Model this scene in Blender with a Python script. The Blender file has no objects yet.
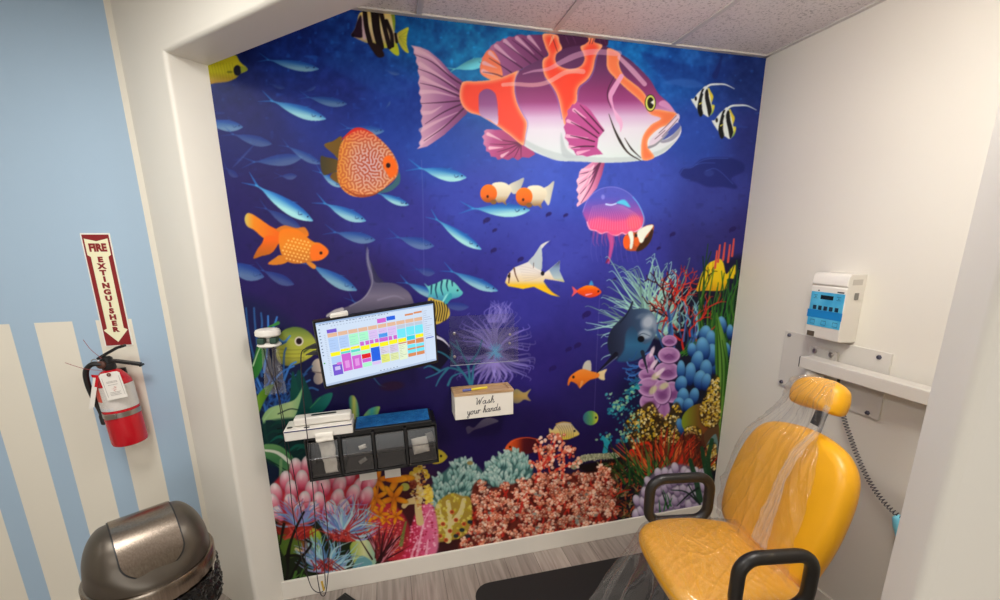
import bpy, bmesh, math, random
import numpy as np
from mathutils import Vector, Matrix, noise
random.seed(5)
scn = bpy.context.scene
COL = scn.collection
H = 2.7346                                   # ceiling height
PI = math.pi

# ---------------------------------------------------------------- the printed mural: artwork drawn in numpy
import numpy as np
rg = np.random.default_rng(7)
S = 3.0; CX0, CY0, CX1, CY1 = 190, 0, 790, 612
CW, CH = int((CX1-CX0)*S), int((CY1-CY0)*S)
CV = np.zeros((CH, CW, 3), np.float32)

def c8(*c): return np.array(c, np.float32)/255.0
def smooth_closed(P, n=5):
    P = np.asarray(P, float); N = len(P); out = []
    for i in range(N):
        p0, p1, p2, p3 = P[i-1], P[i], P[(i+1) % N], P[(i+2) % N]
        for k in range(n):
            t = k/n
            out.append(0.5*((2*p1)+(-p0+p2)*t+(2*p0-5*p1+4*p2-p3)*t*t+(-p0+3*p1-3*p2+p3)*t**3))
    return np.array(out)
def smooth_open(P, n=5):
    P = np.asarray(P, float)
    if len(P) < 3: return P
    Q = np.vstack([2*P[0]-P[1], P, 2*P[-1]-P[-2]]); out = []
    for i in range(1, len(Q)-2):
        p0, p1, p2, p3 = Q[i-1], Q[i], Q[i+1], Q[i+2]
        for k in range(n):
            t = k/n
            out.append(0.5*((2*p1)+(-p0+p2)*t+(2*p0-5*p1+4*p2-p3)*t*t+(-p0+3*p1-3*p2+p3)*t**3))
    out.append(P[-1]); return np.array(out)
def window(x0, y0, x1, y1, pad=2):
    a = max(0, int((x0-pad-CX0)*S)); b = min(CW, int((x1+pad-CX0)*S)+1)
    c = max(0, int((y0-pad-CY0)*S)); d = min(CH, int((y1+pad-CY0)*S)+1)
    if b <= a or d <= c: return None
    X = (np.arange(a, b)+.5)/S+CX0; Y = (np.arange(c, d)+.5)/S+CY0
    return (slice(c, d), slice(a, b)), X[None, :], Y[:, None]
def box_blur(m, r):
    r = int(round(r))
    if r < 1: return m
    for ax in (0, 1):
        p = np.pad(m, [(r+1, r) if k == ax else (0, 0) for k in (0, 1)])
        c = np.cumsum(p, axis=ax, dtype=np.float64)
        n = 2*r+1
        m = ((c[n:, :]-c[:-n, :]) if ax == 0 else (c[:, n:]-c[:, :-n]))/n
    return m.astype(np.float32)
def inside(P, X, Y):
    m = np.zeros((Y.shape[0], X.shape[1]), bool)
    xs = X[0]; ys = Y[:, 0]
    # per-scanline crossings: toggles everything to the right of each crossing
    x1, y1 = P[:, 0], P[:, 1]; x2, y2 = np.roll(x1, -1), np.roll(y1, -1)
    cnt = np.zeros((len(ys), len(xs)+1), np.int32)
    for k in range(len(P)):
        if y1[k] == y2[k]: continue
        lo, hi = (y1[k], y2[k]) if y1[k] < y2[k] else (y2[k], y1[k])
        r = np.nonzero((ys >= lo) & (ys < hi))[0]
        if len(r) == 0: continue
        xc = x1[k]+(ys[r]-y1[k])*(x2[k]-x1[k])/(y2[k]-y1[k])
        j = np.searchsorted(xs, xc)
        np.add.at(cnt, (r, j), 1)
    m = (np.cumsum(cnt, axis=1)[:, :-1] % 2) == 1
    return m.astype(np.float32)
def put(w, m, col, alpha=1.0):
    m = (m*alpha)[..., None]
    CV[w] = CV[w]*(1-m)+col*m
def shade(col, X, Y):
    return col(X, Y) if callable(col) else np.asarray(col, np.float32)
def poly(P, col, alpha=1.0, soft=0.5, sm=True, inner=None, inr=4.0, am=None):
    """filled outline; inner=(colour, px) blends towards a second colour away from the edge"""
    P = smooth_closed(P) if sm else np.asarray(P, float)
    W = window(P[:, 0].min(), P[:, 1].min(), P[:, 0].max(), P[:, 1].max(), 2+2*soft)
    if W is None: return
    w, X, Y = W; m = inside(P, X, Y)
    c = shade(col, X, Y)
    if inner is not None:
        e = box_blur(box_blur(m, inr*S*.6), inr*S*.6)
        e = np.clip((e-.5)*2, 0, 1)[..., None]
        c = c*(1-e)+shade(inner, X, Y)*e
    mk = box_blur(m, soft*S*.7)
    if am is not None: mk = mk*am(X, Y).astype(np.float32)
    put(w, mk, c, alpha)
def lin(stops, axis='y', k=0.0):
    """colour stops along y (or x), with a slant k"""
    ps = np.array([s[0] for s in stops], float); cs = np.array([s[1] for s in stops], np.float32)/255
    def f(X, Y):
        t = (Y+k*X) if axis == 'y' else (X+k*Y)
        t = np.broadcast_to(t, (Y.shape[0], X.shape[1]))
        return np.stack([np.interp(t, ps, cs[:, i]) for i in range(3)], -1).astype(np.float32)
    return f
def rad(cx, cy, r, c0, c1, p=1.0, ay=1.0):
    c0 = c8(*c0); c1 = c8(*c1)
    def f(X, Y):
        d = np.clip(np.sqrt((X-cx)**2+((Y-cy)*ay)**2)/r, 0, 1)[..., None]**p
        return c0*(1-d)+c1*d
    return f
def stroke(P, w0, w1, col, alpha=1.0, soft=.35, sm=True, wm=None):
    """tapered brush stroke, widths in px"""
    P = smooth_open(P, 4) if sm else np.asarray(P, float)
    mw = max(w0, w1, wm or 0)
    W = window(P[:, 0].min(), P[:, 1].min(), P[:, 0].max(), P[:, 1].max(), 2+mw)
    if W is None: return
    w, X, Y = W
    L = np.concatenate([[0], np.cumsum(np.hypot(*np.diff(P, axis=0).T))]); L /= max(L[-1], 1e-6)
    best = np.full((Y.shape[0], X.shape[1]), -1e9, np.float32)
    for k in range(len(P)-1):
        a, b = P[k], P[k+1]; d = b-a; dd = max(d@d, 1e-9)
        t = np.clip(((X-a[0])*d[0]+(Y-a[1])*d[1])/dd, 0, 1)
        u = L[k]+(L[k+1]-L[k])*t
        hw = .5*(w0+(w1-w0)*u) if wm is None else .5*np.where(u < .5, w0+(wm-w0)*u*2, wm+(w1-wm)*(u*2-1))
        best = np.maximum(best, hw-np.sqrt((X-a[0]-t*d[0])**2+(Y-a[1]-t*d[1])**2))
    put(w, np.clip(best/max(soft, .12)+.5, 0, 1), shade(col, X, Y), alpha)
def ell(cx, cy, rx, ry, col, alpha=1.0, ang=0.0, soft=.4, edge=None):
    R = max(rx, ry); W = window(cx-R, cy-R, cx+R, cy+R, 1.5+soft)
    if W is None: return
    w, X, Y = W; ca, sa = math.cos(ang), math.sin(ang)
    u = ((X-cx)*ca+(Y-cy)*sa)/rx; v = (-(X-cx)*sa+(Y-cy)*ca)/ry
    d = np.sqrt(u*u+v*v); m = np.clip((1-d)*min(rx, ry)/max(soft, .12)+.5, 0, 1)
    c = shade(col, X, Y)
    if edge is not None:
        e = np.clip(d, 0, 1)[..., None]**2.5; c = c*(1-e)+np.asarray(edge, np.float32)*e
    put(w, m, c, alpha)
def petal(cx, cy, rx, ry, ang, top, bot, alpha=1.0):
    """ellipse shaded along its long axis (tip towards ang)"""
    R = max(rx, ry); W = window(cx-R, cy-R, cx+R, cy+R, 1.5)
    if W is None: return
    w, X, Y = W; ca, sa = math.cos(ang), math.sin(ang)
    u = ((X-cx)*ca+(Y-cy)*sa)/rx; v = (-(X-cx)*sa+(Y-cy)*ca)/ry
    d = np.sqrt(u*u+v*v); m = np.clip((1-d)*min(rx, ry)/.5+.5, 0, 1)
    t = np.clip(u*.55+.5, 0, 1)[..., None]
    put(w, m, (c8(*bot)*(1-t)+c8(*top)*t)*(1-.25*np.clip(d, 0, 1)[..., None]**4), alpha)
def vnoise(nx, ny, seed, smooth=True):
    r = np.random.default_rng(seed); g = r.random((ny+2, nx+2)).astype(np.float32)
    yy = np.linspace(0, ny, CH); xx = np.linspace(0, nx, CW)
    yi = yy.astype(int); xi = xx.astype(int); fy = (yy-yi); fx = (xx-xi)
    fy = (fy*fy*(3-2*fy))[:, None].astype(np.float32); fx = (fx*fx*(3-2*fx))[None].astype(np.float32)
    return (g[yi][:, xi]*(1-fx)+g[yi][:, xi+1]*fx)*(1-fy)+(g[yi+1][:, xi]*(1-fx)+g[yi+1][:, xi+1]*fx)*fy

def paint_water():
    A = [(215, 70, 24, 36, 92), (300, 45, 22, 48, 125), (350, 30, 22, 62, 140), (430, 35, 14, 88, 152), (500, 60, 14, 112, 170), (470, 45, 16, 108, 165),
         (620, 55, 22, 105, 178), (680, 75, 32, 88, 168), (750, 75, 30, 52, 118), (755, 140, 44, 52, 122), (700, 130, 46, 76, 165),
         (400, 110, 32, 62, 150), (440, 150, 44, 76, 165), (330, 100, 32, 48, 128), (240, 130, 28, 32, 95), (260, 200, 36, 28, 88),
         (290, 250, 38, 26, 86), (300, 320, 40, 24, 80), (380, 200, 48, 48, 128), (420, 230, 54, 52, 138), (460, 200, 60, 72, 168),
         (560, 180, 66, 88, 188), (640, 180, 68, 86, 184), (720, 200, 58, 66, 148), (740, 230, 50, 46, 112), (560, 250, 66, 72, 168),
         (640, 260, 58, 60, 150), (700, 260, 48, 46, 115), (520, 300, 56, 54, 145), (600, 320, 54, 50, 138), (600, 350, 46, 40, 112),
         (470, 300, 52, 46, 130), (450, 340, 44, 36, 108), (370, 290, 42, 28, 92), (540, 370, 46, 36, 112), (590, 400, 40, 32, 92),
         (430, 390, 38, 26, 86), (470, 440, 34, 20, 74), (540, 430, 34, 22, 76), (600, 440, 34, 22, 70), (640, 400, 24, 24, 62),
         (400, 420, 34, 22, 78), (300, 400, 26, 22, 66), (250, 420, 12, 28, 52), (260, 480, 12, 30, 40), (300, 540, 26, 36, 24),
         (710, 320, 18, 18, 42), (710, 400, 24, 30, 40), (700, 480, 24, 34, 24), (600, 500, 50, 34, 24), (480, 520, 60, 26, 24), (400, 520, 70, 26, 30)]
    A = np.array(A, float); n = 10
    gx = np.arange(0, CW, n); gy = np.arange(0, CH, n)
    X = (gx/S+CX0)[None, :, None]; Y = (gy/S+CY0)[:, None, None]
    d2 = (X-A[:, 0])**2+(Y-A[:, 1])**2
    wgt = 1/(d2+500)**2.2; wgt /= wgt.sum(-1, keepdims=True)
    small = (wgt[..., None]*A[None, None, :, 2:]).sum(2)/255
    yi = np.minimum(np.arange(CH)/n, len(gy)-1.001); xi = np.minimum(np.arange(CW)/n, len(gx)-1.001)
    y0 = yi.astype(int); x0 = xi.astype(int); fy = (yi-y0)[:, None, None]; fx = (xi-x0)[None, :, None]
    y1 = np.minimum(y0+1, len(gy)-1); x1 = np.minimum(x0+1, len(gx)-1)
    CV[:] = (small[y0][:, x0]*(1-fx)+small[y0][:, x1]*fx)*(1-fy)+(small[y1][:, x0]*(1-fx)+small[y1][:, x1]*fx)*fy
    Yp = (np.arange(CH)/S+CY0)[:, None]
    nz = .5*vnoise(90, 90, 1)+.3*vnoise(220, 200, 2)+.2*vnoise(40, 60, 3)
    k = np.clip(1.1-Yp/130, 0, 1)
    CV[:] = CV*(1+((nz-.5)*(.12+1.0*k))[..., None]*np.array([1.2, .9, .55]))
    sp = np.clip((vnoise(130, 150, 5)-.80)*7, 0, 1)*np.clip(1-np.abs(Yp-230)/130, 0, 1)
    CV[:] = CV*(1-.10*sp[..., None])
    gl = np.clip((vnoise(110, 130, 6)-.82)*6, 0, 1)*np.clip(1.2-Yp/170, 0, 1)
    CV[:] = CV+gl[..., None]*np.array([.03, .12, .16])

def school_fish(x0, y0, x1, y1, w, b, tint=None):
    a = np.array([x0, y0]); d = np.array([x1-x0, y1-y0]); L = np.hypot(*d); u = d/L; n = np.array([-u[1], u[0]]); w = w*.9
    if n[1] < 0: n = -n
    prof = [(0, .10), (.12, .16), (.3, .62), (.5, .95), (.68, 1.0), (.84, .72), (.95, .30)]
    top = [a+u*L*t-n*w*.42*p for t, p in prof]; bot = [a+u*L*t+n*w*.58*p for t, p in prof]
    P = top+[a+d]+bot[::-1]
    br = float(b); sh = np.array([38, 48, 118.])
    lo = sh*(1-br)+np.array([40, 125, 196.])*br; hi = sh*(1-br)+np.array([168, 226, 222.])*br; dk = sh*(1-br)+np.array([34, 92, 172.])*br
    if tint is not None: lo, hi, dk = [np.array(tint)*k for k in (1, 1.25, .85)]
    def col(X, Y):
        t = ((X-a[0])*u[0]+(Y-a[1])*u[1])/L; v = ((X-a[0])*n[0]+(Y-a[1])*n[1])/w
        h = np.clip(v*1.5+.42, 0, 1)*np.clip(.35+t*.95, 0, 1); h = np.clip(h*1.25, 0, 1)[..., None]
        k = np.clip(-v*2.2, 0, 1)[..., None]
        return ((lo*(1-h)+hi*h)*(1-k)+dk*k)/255
    al = .35+.6*br
    stroke([a+u*1.5, a-u*w*.95-n*w*.55], w*.16, .4, lo/255, al*.75)
    stroke([a+u*1.5, a-u*w*1.0+n*w*.42], w*.16, .4, lo/255, al*.65)
    poly(P, col, al, soft=.5)
    if br > .45:
        e = a+u*L*.9-n*w*.06; ell(e[0], e[1], .8, .8, c8(20, 30, 70), br)
        p = a+u*L*.74; stroke([p-n*w*.02, p+u*w*.15+n*w*.16, p+u*w*.34+n*w*.02], .5, 1.1, c8(30, 50, 100), .7*br)
        p = a+u*L*.6-n*w*.40; stroke([p, p+u*w*.3-n*w*.16], .9, .3, lo/255, .7*br)

def paint_school():
    for f in [(267, 59.5, 319, 69, 10.5, .8), (271, 100.5, 326, 119, 13.5, .95), (307, 97, 347, 104, 10, .6), (203, 121, 243, 127, 12.5, .65), (232, 134, 272, 144, 11, .42),
              (347, 128, 384.5, 131, 10, .6), (253, 162, 302.5, 157, 13, .45), (256, 185, 313, 221, 15, 1), (324, 203, 366, 221, 12.5, .92), (287, 146, 321, 164, 9, .5),
              (320, 172, 342, 187, 8, .8), (334, 232, 375.5, 240, 12, .62), (310, 264, 357, 290.5, 14, .8), (222, 262, 264, 277, 17, .55), (262, 270, 294, 284.5, 11, .4),
              (265, 208, 301, 228, 11, .4), (419, 168, 466.5, 177.5, 14, 1), (378, 193, 409, 205, 8.5, .95), (472, 208.5, 530, 210, 14.5, 1), (436, 219, 481.5, 249.5, 11, 1),
              (397, 237, 434, 246, 12.5, .55), (451, 271, 498, 291, 11.5, .9), (406, 282.5, 440, 297, 10, .85), (416, 269, 435, 273, 9, .35), (440, 304, 469, 307, 9, .35),
              (352, 300, 372, 316, 9, .6), (270, 84, 285, 88, 5, .25), (305, 92, 316, 86, 4, .3), (350, 62, 352, 59, 3, .3), (330, 140, 326, 147, 4, .3), (386, 108, 390, 101, 3, .4), (385, 70, 400, 74, 5, .4),
              (260, 138, 232, 168, 2.5, .25), (226, 168, 238, 177, 7, .25), (280, 176, 297, 176, 7, .35)]:
        school_fish(*f)
    school_fish(453, 69.5, 488, 59, 12, .8, (105, 185, 190))
    # far silhouettes in the water: a whale-like shadow, a turtle, a dolphin
    poly([(640, 52), (668, 60), (700, 66), (735, 62), (722, 82), (690, 86), (668, 82)], c8(26, 52, 128), .45, soft=2)
    poly([(662, 83), (676, 79), (694, 80), (704, 86), (690, 88), (676, 85)], c8(60, 110, 190), .55, soft=1.2)
    stroke([(722, 55), (719, 66), (715, 76)], 1, 6, c8(34, 30, 90), .45, soft=1.5)
    poly([(322, 60), (352, 52), (388, 74), (410, 98), (380, 92), (350, 78)], c8(34, 82, 160), .30, soft=3)
    poly([(379.5, 173), (383, 168), (392, 167), (400, 162), (408, 158)], c8(60, 60, 120), .0)
    poly([(679.5, 174), (683, 168), (692, 167), (700, 160), (712, 157.5), (730, 158), (743, 163), (744, 171), (737, 175), (731, 179), (737, 186), (735, 189), (722, 187), (708, 187), (696, 182), (687, 180)], c8(30, 36, 100), .62, soft=1.2)
    for p in [[(680, 174), (684, 168.5), (692, 167.5), (701, 161), (712, 158.5), (728, 158.5)], [(706, 171), (714, 168.5), (722, 173), (733, 184)], [(696, 165), (703, 163), (715, 163)], [(684, 179), (690, 180)]]:
        stroke(p, .8, .8, c8(70, 100, 180), .5)
    ell(709, 173, 5, 3.5, c8(58, 78, 150), .45, soft=1.5)
    for x, y, r in [(587, 314, 3.6), (569, 349, 2.6), (578, 345, 3), (553, 368, 3), (673, 234, 2.4), (659, 248, 1.8), (615, 279, 1.6), (487, 220, 3), (494, 250, 2.6), (521, 259, 2.6), (495, 230, 2), (549, 214, 2.4), (566, 215, 2), (733, 229, 3)]:
        ell(x, y, r*1.2, r*.8, c8(38, 24, 84), .75, ang=-.5, soft=.8)
        ell(x-r, y+r*.6, r*.4, r*.8, c8(38, 24, 84), .6, soft=.6)

def paint_big_fish():
    # tail fin with scalloped edge
    ed = []
    E0 = [(411, 45.3), (413.5, 53), (415.8, 62), (417.6, 71), (418, 83), (418.6, 93), (420, 101), (420.2, 111), (421, 121), (420.4, 132), (419.6, 142), (417, 149)]
    for i in range(len(E0)-1):
        a, b = np.array(E0[i]), np.array(E0[i+1]); ed += [tuple(a), tuple((a+b)/2+np.array([1.9, 0]))]
    ed.append(E0[-1])
    P = ed+[(427, 146.5), (434, 142), (444, 135), (456, 124), (467.5, 113), (466, 98), (464, 82.5), (451, 72.5), (440, 60), (428.5, 50.5), (420, 47)]
    poly(P, lin([(412, (222, 178, 192)), (428, (198, 146, 176)), (448, (150, 92, 138)), (466, (124, 64, 110))], 'x'), sm=False, soft=.45)
    for p in [[(416, 50), (432, 58), (450, 76)], [(420, 64), (438, 75), (456, 87)], [(422, 78), (440, 86), (459, 94)], [(422, 92), (436, 92), (456, 97)], [(423, 113), (432, 112), (442, 106)], [(421, 130), (436, 122), (458, 112)], [(421, 143), (434, 134), (452, 120)]]:
        stroke(p, 4.5, .5, c8(230, 188, 200), .62, soft=1.0)
    for p in [[(413.5, 54), (432, 62), (452, 78), (463, 85)], [(417.5, 68.5), (436, 76), (462, 93)], [(420, 83), (440, 88), (463, 98)], [(420, 103.5), (440, 102.5), (463, 100.5)], [(425, 124), (444, 112), (464, 103)], [(424, 141), (444, 127), (464, 108)]]:
        stroke(p, .5, 1.8, c8(74, 36, 66), .85, wm=1.3)
    # dorsal fin
    D = [(480, 71), (480.6, 68), (479.4, 66.6), (482, 61), (481.6, 58), (484.6, 55), (486.4, 51), (489, 49), (491, 45.8), (494.4, 43.6), (497, 41.2), (499.6, 41.6), (503, 38.6), (506, 38.6), (509, 36.2), (513, 37), (517, 34.8), (521.6, 34.4), (526, 35.6), (532.8, 34.6), (545, 34.6), (548, 55), (541, 60), (528, 66), (516.8, 72), (502.4, 78), (492, 80.5), (483.5, 76)]
    poly(D, lin([(482, (190, 120, 150)), (505, (152, 88, 134)), (545, (104, 48, 92))], 'x'), sm=False, soft=.4)
    poly([(480, 71), (482, 60), (487, 51), (493, 51), (498, 58), (501, 66), (502.4, 77.6), (492.8, 80.2), (483.5, 76)], lin([(50, (240, 130, 92)), (64, (236, 120, 84)), (80, (248, 152, 104))]), soft=.6)
    for p in [[(490, 53), (500, 62)], [(484, 63), (497, 68)], [(483, 71), (494, 75)], [(496, 46), (510, 58), (516, 62)], [(505, 41), (518, 53), (524, 58)], [(517, 38), (528, 48), (534, 54)], [(529, 37), (537, 46), (541, 51)]]:
        stroke(p, 4.2, .4, c8(226, 186, 204), .7, soft=.9)
    for p in [[(483, 72), (495, 74), (503, 77)], [(489, 58), (505, 68), (512, 73)], [(495, 50), (512, 61), (522, 68)], [(504, 43), (520, 55), (531, 64)], [(512, 40), (526, 50), (538, 60)], [(522, 38), (534, 49), (543, 57)]]:
        stroke(p, .5, 1.5, c8(70, 34, 66), .8)
    poly([(555, 33), (609, 36), (608, 45), (604, 47), (581, 46), (571, 48), (561, 51)], c8(74, 34, 68), sm=False)
    for x in (566, 573, 598, 603): stroke([(x, 37), (x+3, 44)], 1, .4, c8(120, 70, 110), .6)
    # anal fin
    P = [(486.8, 129.2), (484, 131), (484.8, 133.4), (482, 136.6), (484, 140), (483.2, 144), (486, 147), (486, 151), (489.6, 152.6), (491, 156.6), (495.6, 157), (498, 160), (502.6, 158.4), (508, 160.2), (513, 157.4), (518, 160.4), (522.6, 157), (529, 158), (535.6, 154), (528, 146), (518, 141), (504, 130)]
    poly(P, lin([(484, (240, 200, 206)), (505, (226, 166, 192)), (522, (186, 84, 138)), (534, (170, 70, 120))], 'x', .2), sm=False)
    for t in [(492, 137), (490, 144), (497, 152), (507, 156), (514, 158), (521, 157)]: stroke([t, ((t[0]+521)/2, (t[1]+143)/2+1), (521, 143)], .5, 1.7, c8(100, 40, 76), .8)
    for t in [(488, 134), (490, 148), (502, 156)]: stroke([t, ((t[0]+516)/2, (t[1]+143)/2+2)], 3.4, .5, c8(248, 214, 218), .7, soft=.8)
    # pelvic fin
    P = [(592, 162), (605, 162), (602, 175), (597, 188), (587, 200), (577, 207), (576.6, 204), (579, 201), (577, 197.6), (578.6, 194), (576.2, 190), (578, 186), (576.4, 181), (578.6, 177), (579.4, 171.6), (583, 168.6)]
    poly(P, lin([(577, (240, 186, 206)), (592, (222, 140, 176)), (603, (170, 78, 120))], 'x'), sm=False)
    for t in [(580, 174), (579, 184), (580, 194), (581, 203)]: stroke([(600, 163), ((t[0]+602)/2, (t[1]+168)/2), t], 2, .5, c8(92, 44, 76), .8)
    for t in [(582, 170), (578, 180), (578, 190), (580, 200)]: stroke([(594, 165), ((t[0]+597)/2, (t[1]+168)/2), t], .5, 2.8, c8(250, 206, 220), .65, soft=.7)
    # body
    B = [(464, 82.4), (476.8, 81.6), (489.6, 80.5), (504, 76.8), (518.4, 71.2), (528, 65.6), (542, 58.6), (549, 55), (562, 49.4), (572, 46.6), (583, 45.2), (602, 45.6), (609, 47.6), (620, 53.6), (629, 59), (637, 66), (645, 74), (651, 81), (658.4, 93.6), (668, 102.4), (675, 111.6), (679, 116), (678, 121), (681, 127), (680.8, 133.4), (676, 141.4), (665.6, 151.8), (653, 157.8), (637, 161), (608, 162.6), (576, 161.2), (559.6, 160.8), (545, 156.4), (534, 151.6), (522.8, 144.8), (510, 135.2), (495.6, 124.8), (481, 116), (470, 112.6), (463, 106.5), (459.6, 97), (460.6, 87)]
    body = lin([(50, (84, 46, 84)), (75, (104, 58, 100)), (98, (140, 62, 112)), (110, (158, 72, 128)), (117, (190, 122, 172)), (126, (216, 184, 214)), (138, (228, 220, 230)), (165, (220, 230, 228))], 'y', .015)
    poly(B, body, soft=.45)
    poly([(481, 116), (500, 127), (525, 145), (546, 156), (560, 160.5), (608, 162.4), (637, 160.6), (662, 153), (676, 140), (660, 150), (636, 156), (606, 157.5), (570, 155), (548, 150), (528, 141), (505, 126.5)], c8(194, 204, 204), .8, soft=.8)
    poly([(561, 132), (566, 148), (575, 155), (583, 157), (566, 158), (561, 150)], c8(186, 196, 198), .8, soft=.8)
    glow, hot = c8(255, 168, 118), c8(250, 74, 52)
    bl = c8(132, 120, 200)
    poly([(464, 81.5), (476.8, 81.2), (489.6, 80), (504, 76.4), (518.6, 70.6), (516, 77), (514.6, 84), (515.2, 95), (518.4, 106), (523.5, 116), (527, 123), (525.5, 135), (523.4, 145.5), (510, 135.2), (495.6, 124.8), (481, 116), (470, 112.6), (463, 106.5), (459.6, 97), (460.6, 87)], glow, soft=.5, inner=hot, inr=5)
    stroke([(518.6, 71), (516, 77), (515, 86), (516, 96), (519.2, 106), (524.3, 116), (527.8, 123), (526, 135), (524, 145)], 1.2, 1, bl, .55, soft=.9)
    poly([(478.6, 98), (480.5, 92), (487, 88.8), (494, 92), (496.8, 99), (498, 112), (497.5, 124.5), (490, 120), (480, 114.4)], lin([(90, (132, 74, 128)), (104, (148, 84, 138)), (124, (216, 196, 224))]), soft=.7)
    poly([(543, 34), (557, 35), (559.5, 42), (562, 49), (556.5, 54), (555.6, 61), (559.5, 66), (570, 69), (580, 66.5), (584.4, 60), (583.4, 54), (580.4, 47), (585, 44.2), (588.5, 41), (588.5, 37), (595.5, 37), (594.5, 42), (602.5, 45.5), (597.5, 53), (595, 60), (593, 70), (588, 79), (579.6, 86), (577.2, 92), (577, 101), (571, 110), (566, 126), (562.6, 118), (559.4, 103), (556.6, 94), (552, 86), (545, 76.6), (542.4, 66), (543.4, 59), (548.5, 55), (545, 46)], glow, soft=.5, inner=hot, inr=5.5)
    stroke([(597.8, 53), (595.6, 62), (593.2, 72), (588.6, 80), (580.2, 87), (577.8, 95), (577.4, 101)], 1, 1, bl, .6, soft=.8)
    stroke([(545, 78), (552, 87.5), (556, 95), (558.8, 104), (562, 119)], 1, 1, bl, .6, soft=.8)
    for p in [[(552, 36), (557.4, 51.5)], [(591, 38), (589.5, 44)], [(594.2, 38), (592, 44)]]: stroke(p, .9, .6, c8(90, 40, 50), .8)
    stroke([(553, 37), (549, 46)], 3, .6, c8(255, 200, 160), .6)
    poly([(608, 48.2), (620, 53.6), (619, 64), (623.6, 75), (632, 82), (640, 88.4), (646, 95.8), (651, 108), (660, 109.5), (668, 111.2), (674.5, 112.4), (678, 116.5), (668, 124.6), (659, 128.6), (649, 138), (648, 147), (654.4, 157.4), (643, 160.2), (641, 148), (643.4, 135), (651.6, 124.4), (661, 118.6), (650, 114), (643, 104), (636, 97), (626.5, 89), (614, 77), (607.4, 68.4), (606.8, 57)], glow, soft=.5, inner=c8(255, 126, 80), inr=3.2)
    # translucent pale ribbons of light on the back
    rb = c8(232, 178, 204)
    stroke([(523, 74), (534, 71), (548, 69), (562, 62), (577, 55.2), (594, 51.8), (619, 53.5)], 1, 5.5, rb, .5, wm=6)
    stroke([(619.5, 57.5), (631, 69), (644.6, 84)], 4, 4.6, rb, .72, wm=5.2)
    stroke([(503, 84.8), (515, 84), (533, 85), (548, 82), (564, 73), (574, 71), (583, 71.6)], 3.8, 5, c8(250, 190, 184), .55, wm=4.2)
    # gills, ribbon, pectoral fin
    stroke([(621.5, 76), (612.5, 91), (610.5, 98), (614, 110)], 4.4, 1, c8(228, 160, 200), .95, wm=5.4)
    stroke([(613, 108), (617, 116), (621, 124), (620.6, 131.5)], 1, .8, c8(232, 176, 210), .95, wm=5.6)
    stroke([(614, 77), (608.6, 88), (607.6, 98), (611, 108)], .6, .5, c8(70, 40, 60), .8, wm=1.3)
    stroke([(608.8, 114), (616, 133), (627, 151.6), (641, 160.8)], .5, .6, c8(58, 50, 48), 1, wm=2.6)
    stroke([(624.6, 138), (631.6, 149), (641, 158)], .5, .5, c8(58, 50, 48), 1, wm=1.7)
    P = [(577.2, 101.6), (574, 104.6), (572.6, 103.8), (570, 108), (567.4, 110.4), (567.6, 115), (565, 119), (565.8, 123.4), (563.6, 127), (565.8, 133.4), (564.8, 138), (568.6, 142), (569, 147.4), (573.6, 150.4), (576.4, 155.4), (582, 155.2), (586.8, 156.8), (594, 155), (603, 154.2), (597, 147.6), (598.4, 138), (604.6, 130.2), (600, 124), (596.4, 118.6), (591, 111), (586.8, 106.6)]
    poly(P, lin([(104, (240, 180, 212)), (124, (232, 152, 196)), (140, (206, 112, 168)), (156, (190, 84, 146))], 'y', .25), sm=False)
    for p in [[(568, 121), (580, 126)], [(567, 136), (576, 137), (588, 138)], [(570, 147), (580, 148)], [(574, 110), (586, 118)], [(578, 153), (590, 150)]]:
        stroke(p, 3.8, .6, c8(252, 206, 224), .7, soft=.8)
    for p in [[(580, 105), (592, 118), (603.4, 131)], [(574, 110), (587, 122), (599, 133.5)], [(571, 122), (584, 129), (597, 137.5)], [(570.6, 135.6), (582, 138), (594.4, 141.6)], [(571, 148), (582, 146.4), (594, 146.4)]]:
        stroke(p, .6, 1.4, c8(72, 34, 56), .9, wm=1.5)
    # eye and mouth
    ell(650.4, 103, 5.6, 8.6, c8(52, 52, 34)); ell(650.4, 103, 4.8, 7.7, c8(226, 228, 112)); ell(650.6, 103, 3.3, 5.8, c8(40, 38, 30))
    poly([(650.5, 102.4), (654.2, 99.6), (654, 105)], c8(240, 240, 235), sm=False)
    poly([(659, 102.5), (664, 100.2), (670, 104.8), (674.2, 111.4), (666, 108), (659.5, 105.4)], c8(216, 150, 196), .9)
    poly([(650, 141), (659, 132.4), (668, 124), (677, 114), (679.8, 117.4), (676, 124), (667, 133), (658, 142), (649.5, 148.6)], c8(222, 206, 220))
    for p in [[(659, 133), (668, 124.4), (676.4, 115.6)], [(662, 136.5), (670, 128), (678, 118.8)], [(655, 139), (665, 130.4)]]: stroke(p, .8, .8, c8(112, 90, 100), .8)
    poly([(661.5, 139), (667, 132.6), (677, 122.6), (680.4, 126.4), (676, 131.6), (670.6, 136), (664, 139.6)], c8(68, 84, 168), .95)
    poly([(660, 141.2), (668, 138.6), (675, 132.6), (680.6, 126.4), (681, 129), (678, 135.6), (671, 141), (663, 143)], c8(158, 156, 170))
    stroke([(648.8, 147.4), (655, 145), (661, 140), (668, 133)], 2.6, 1, c8(150, 150, 158))

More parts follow.
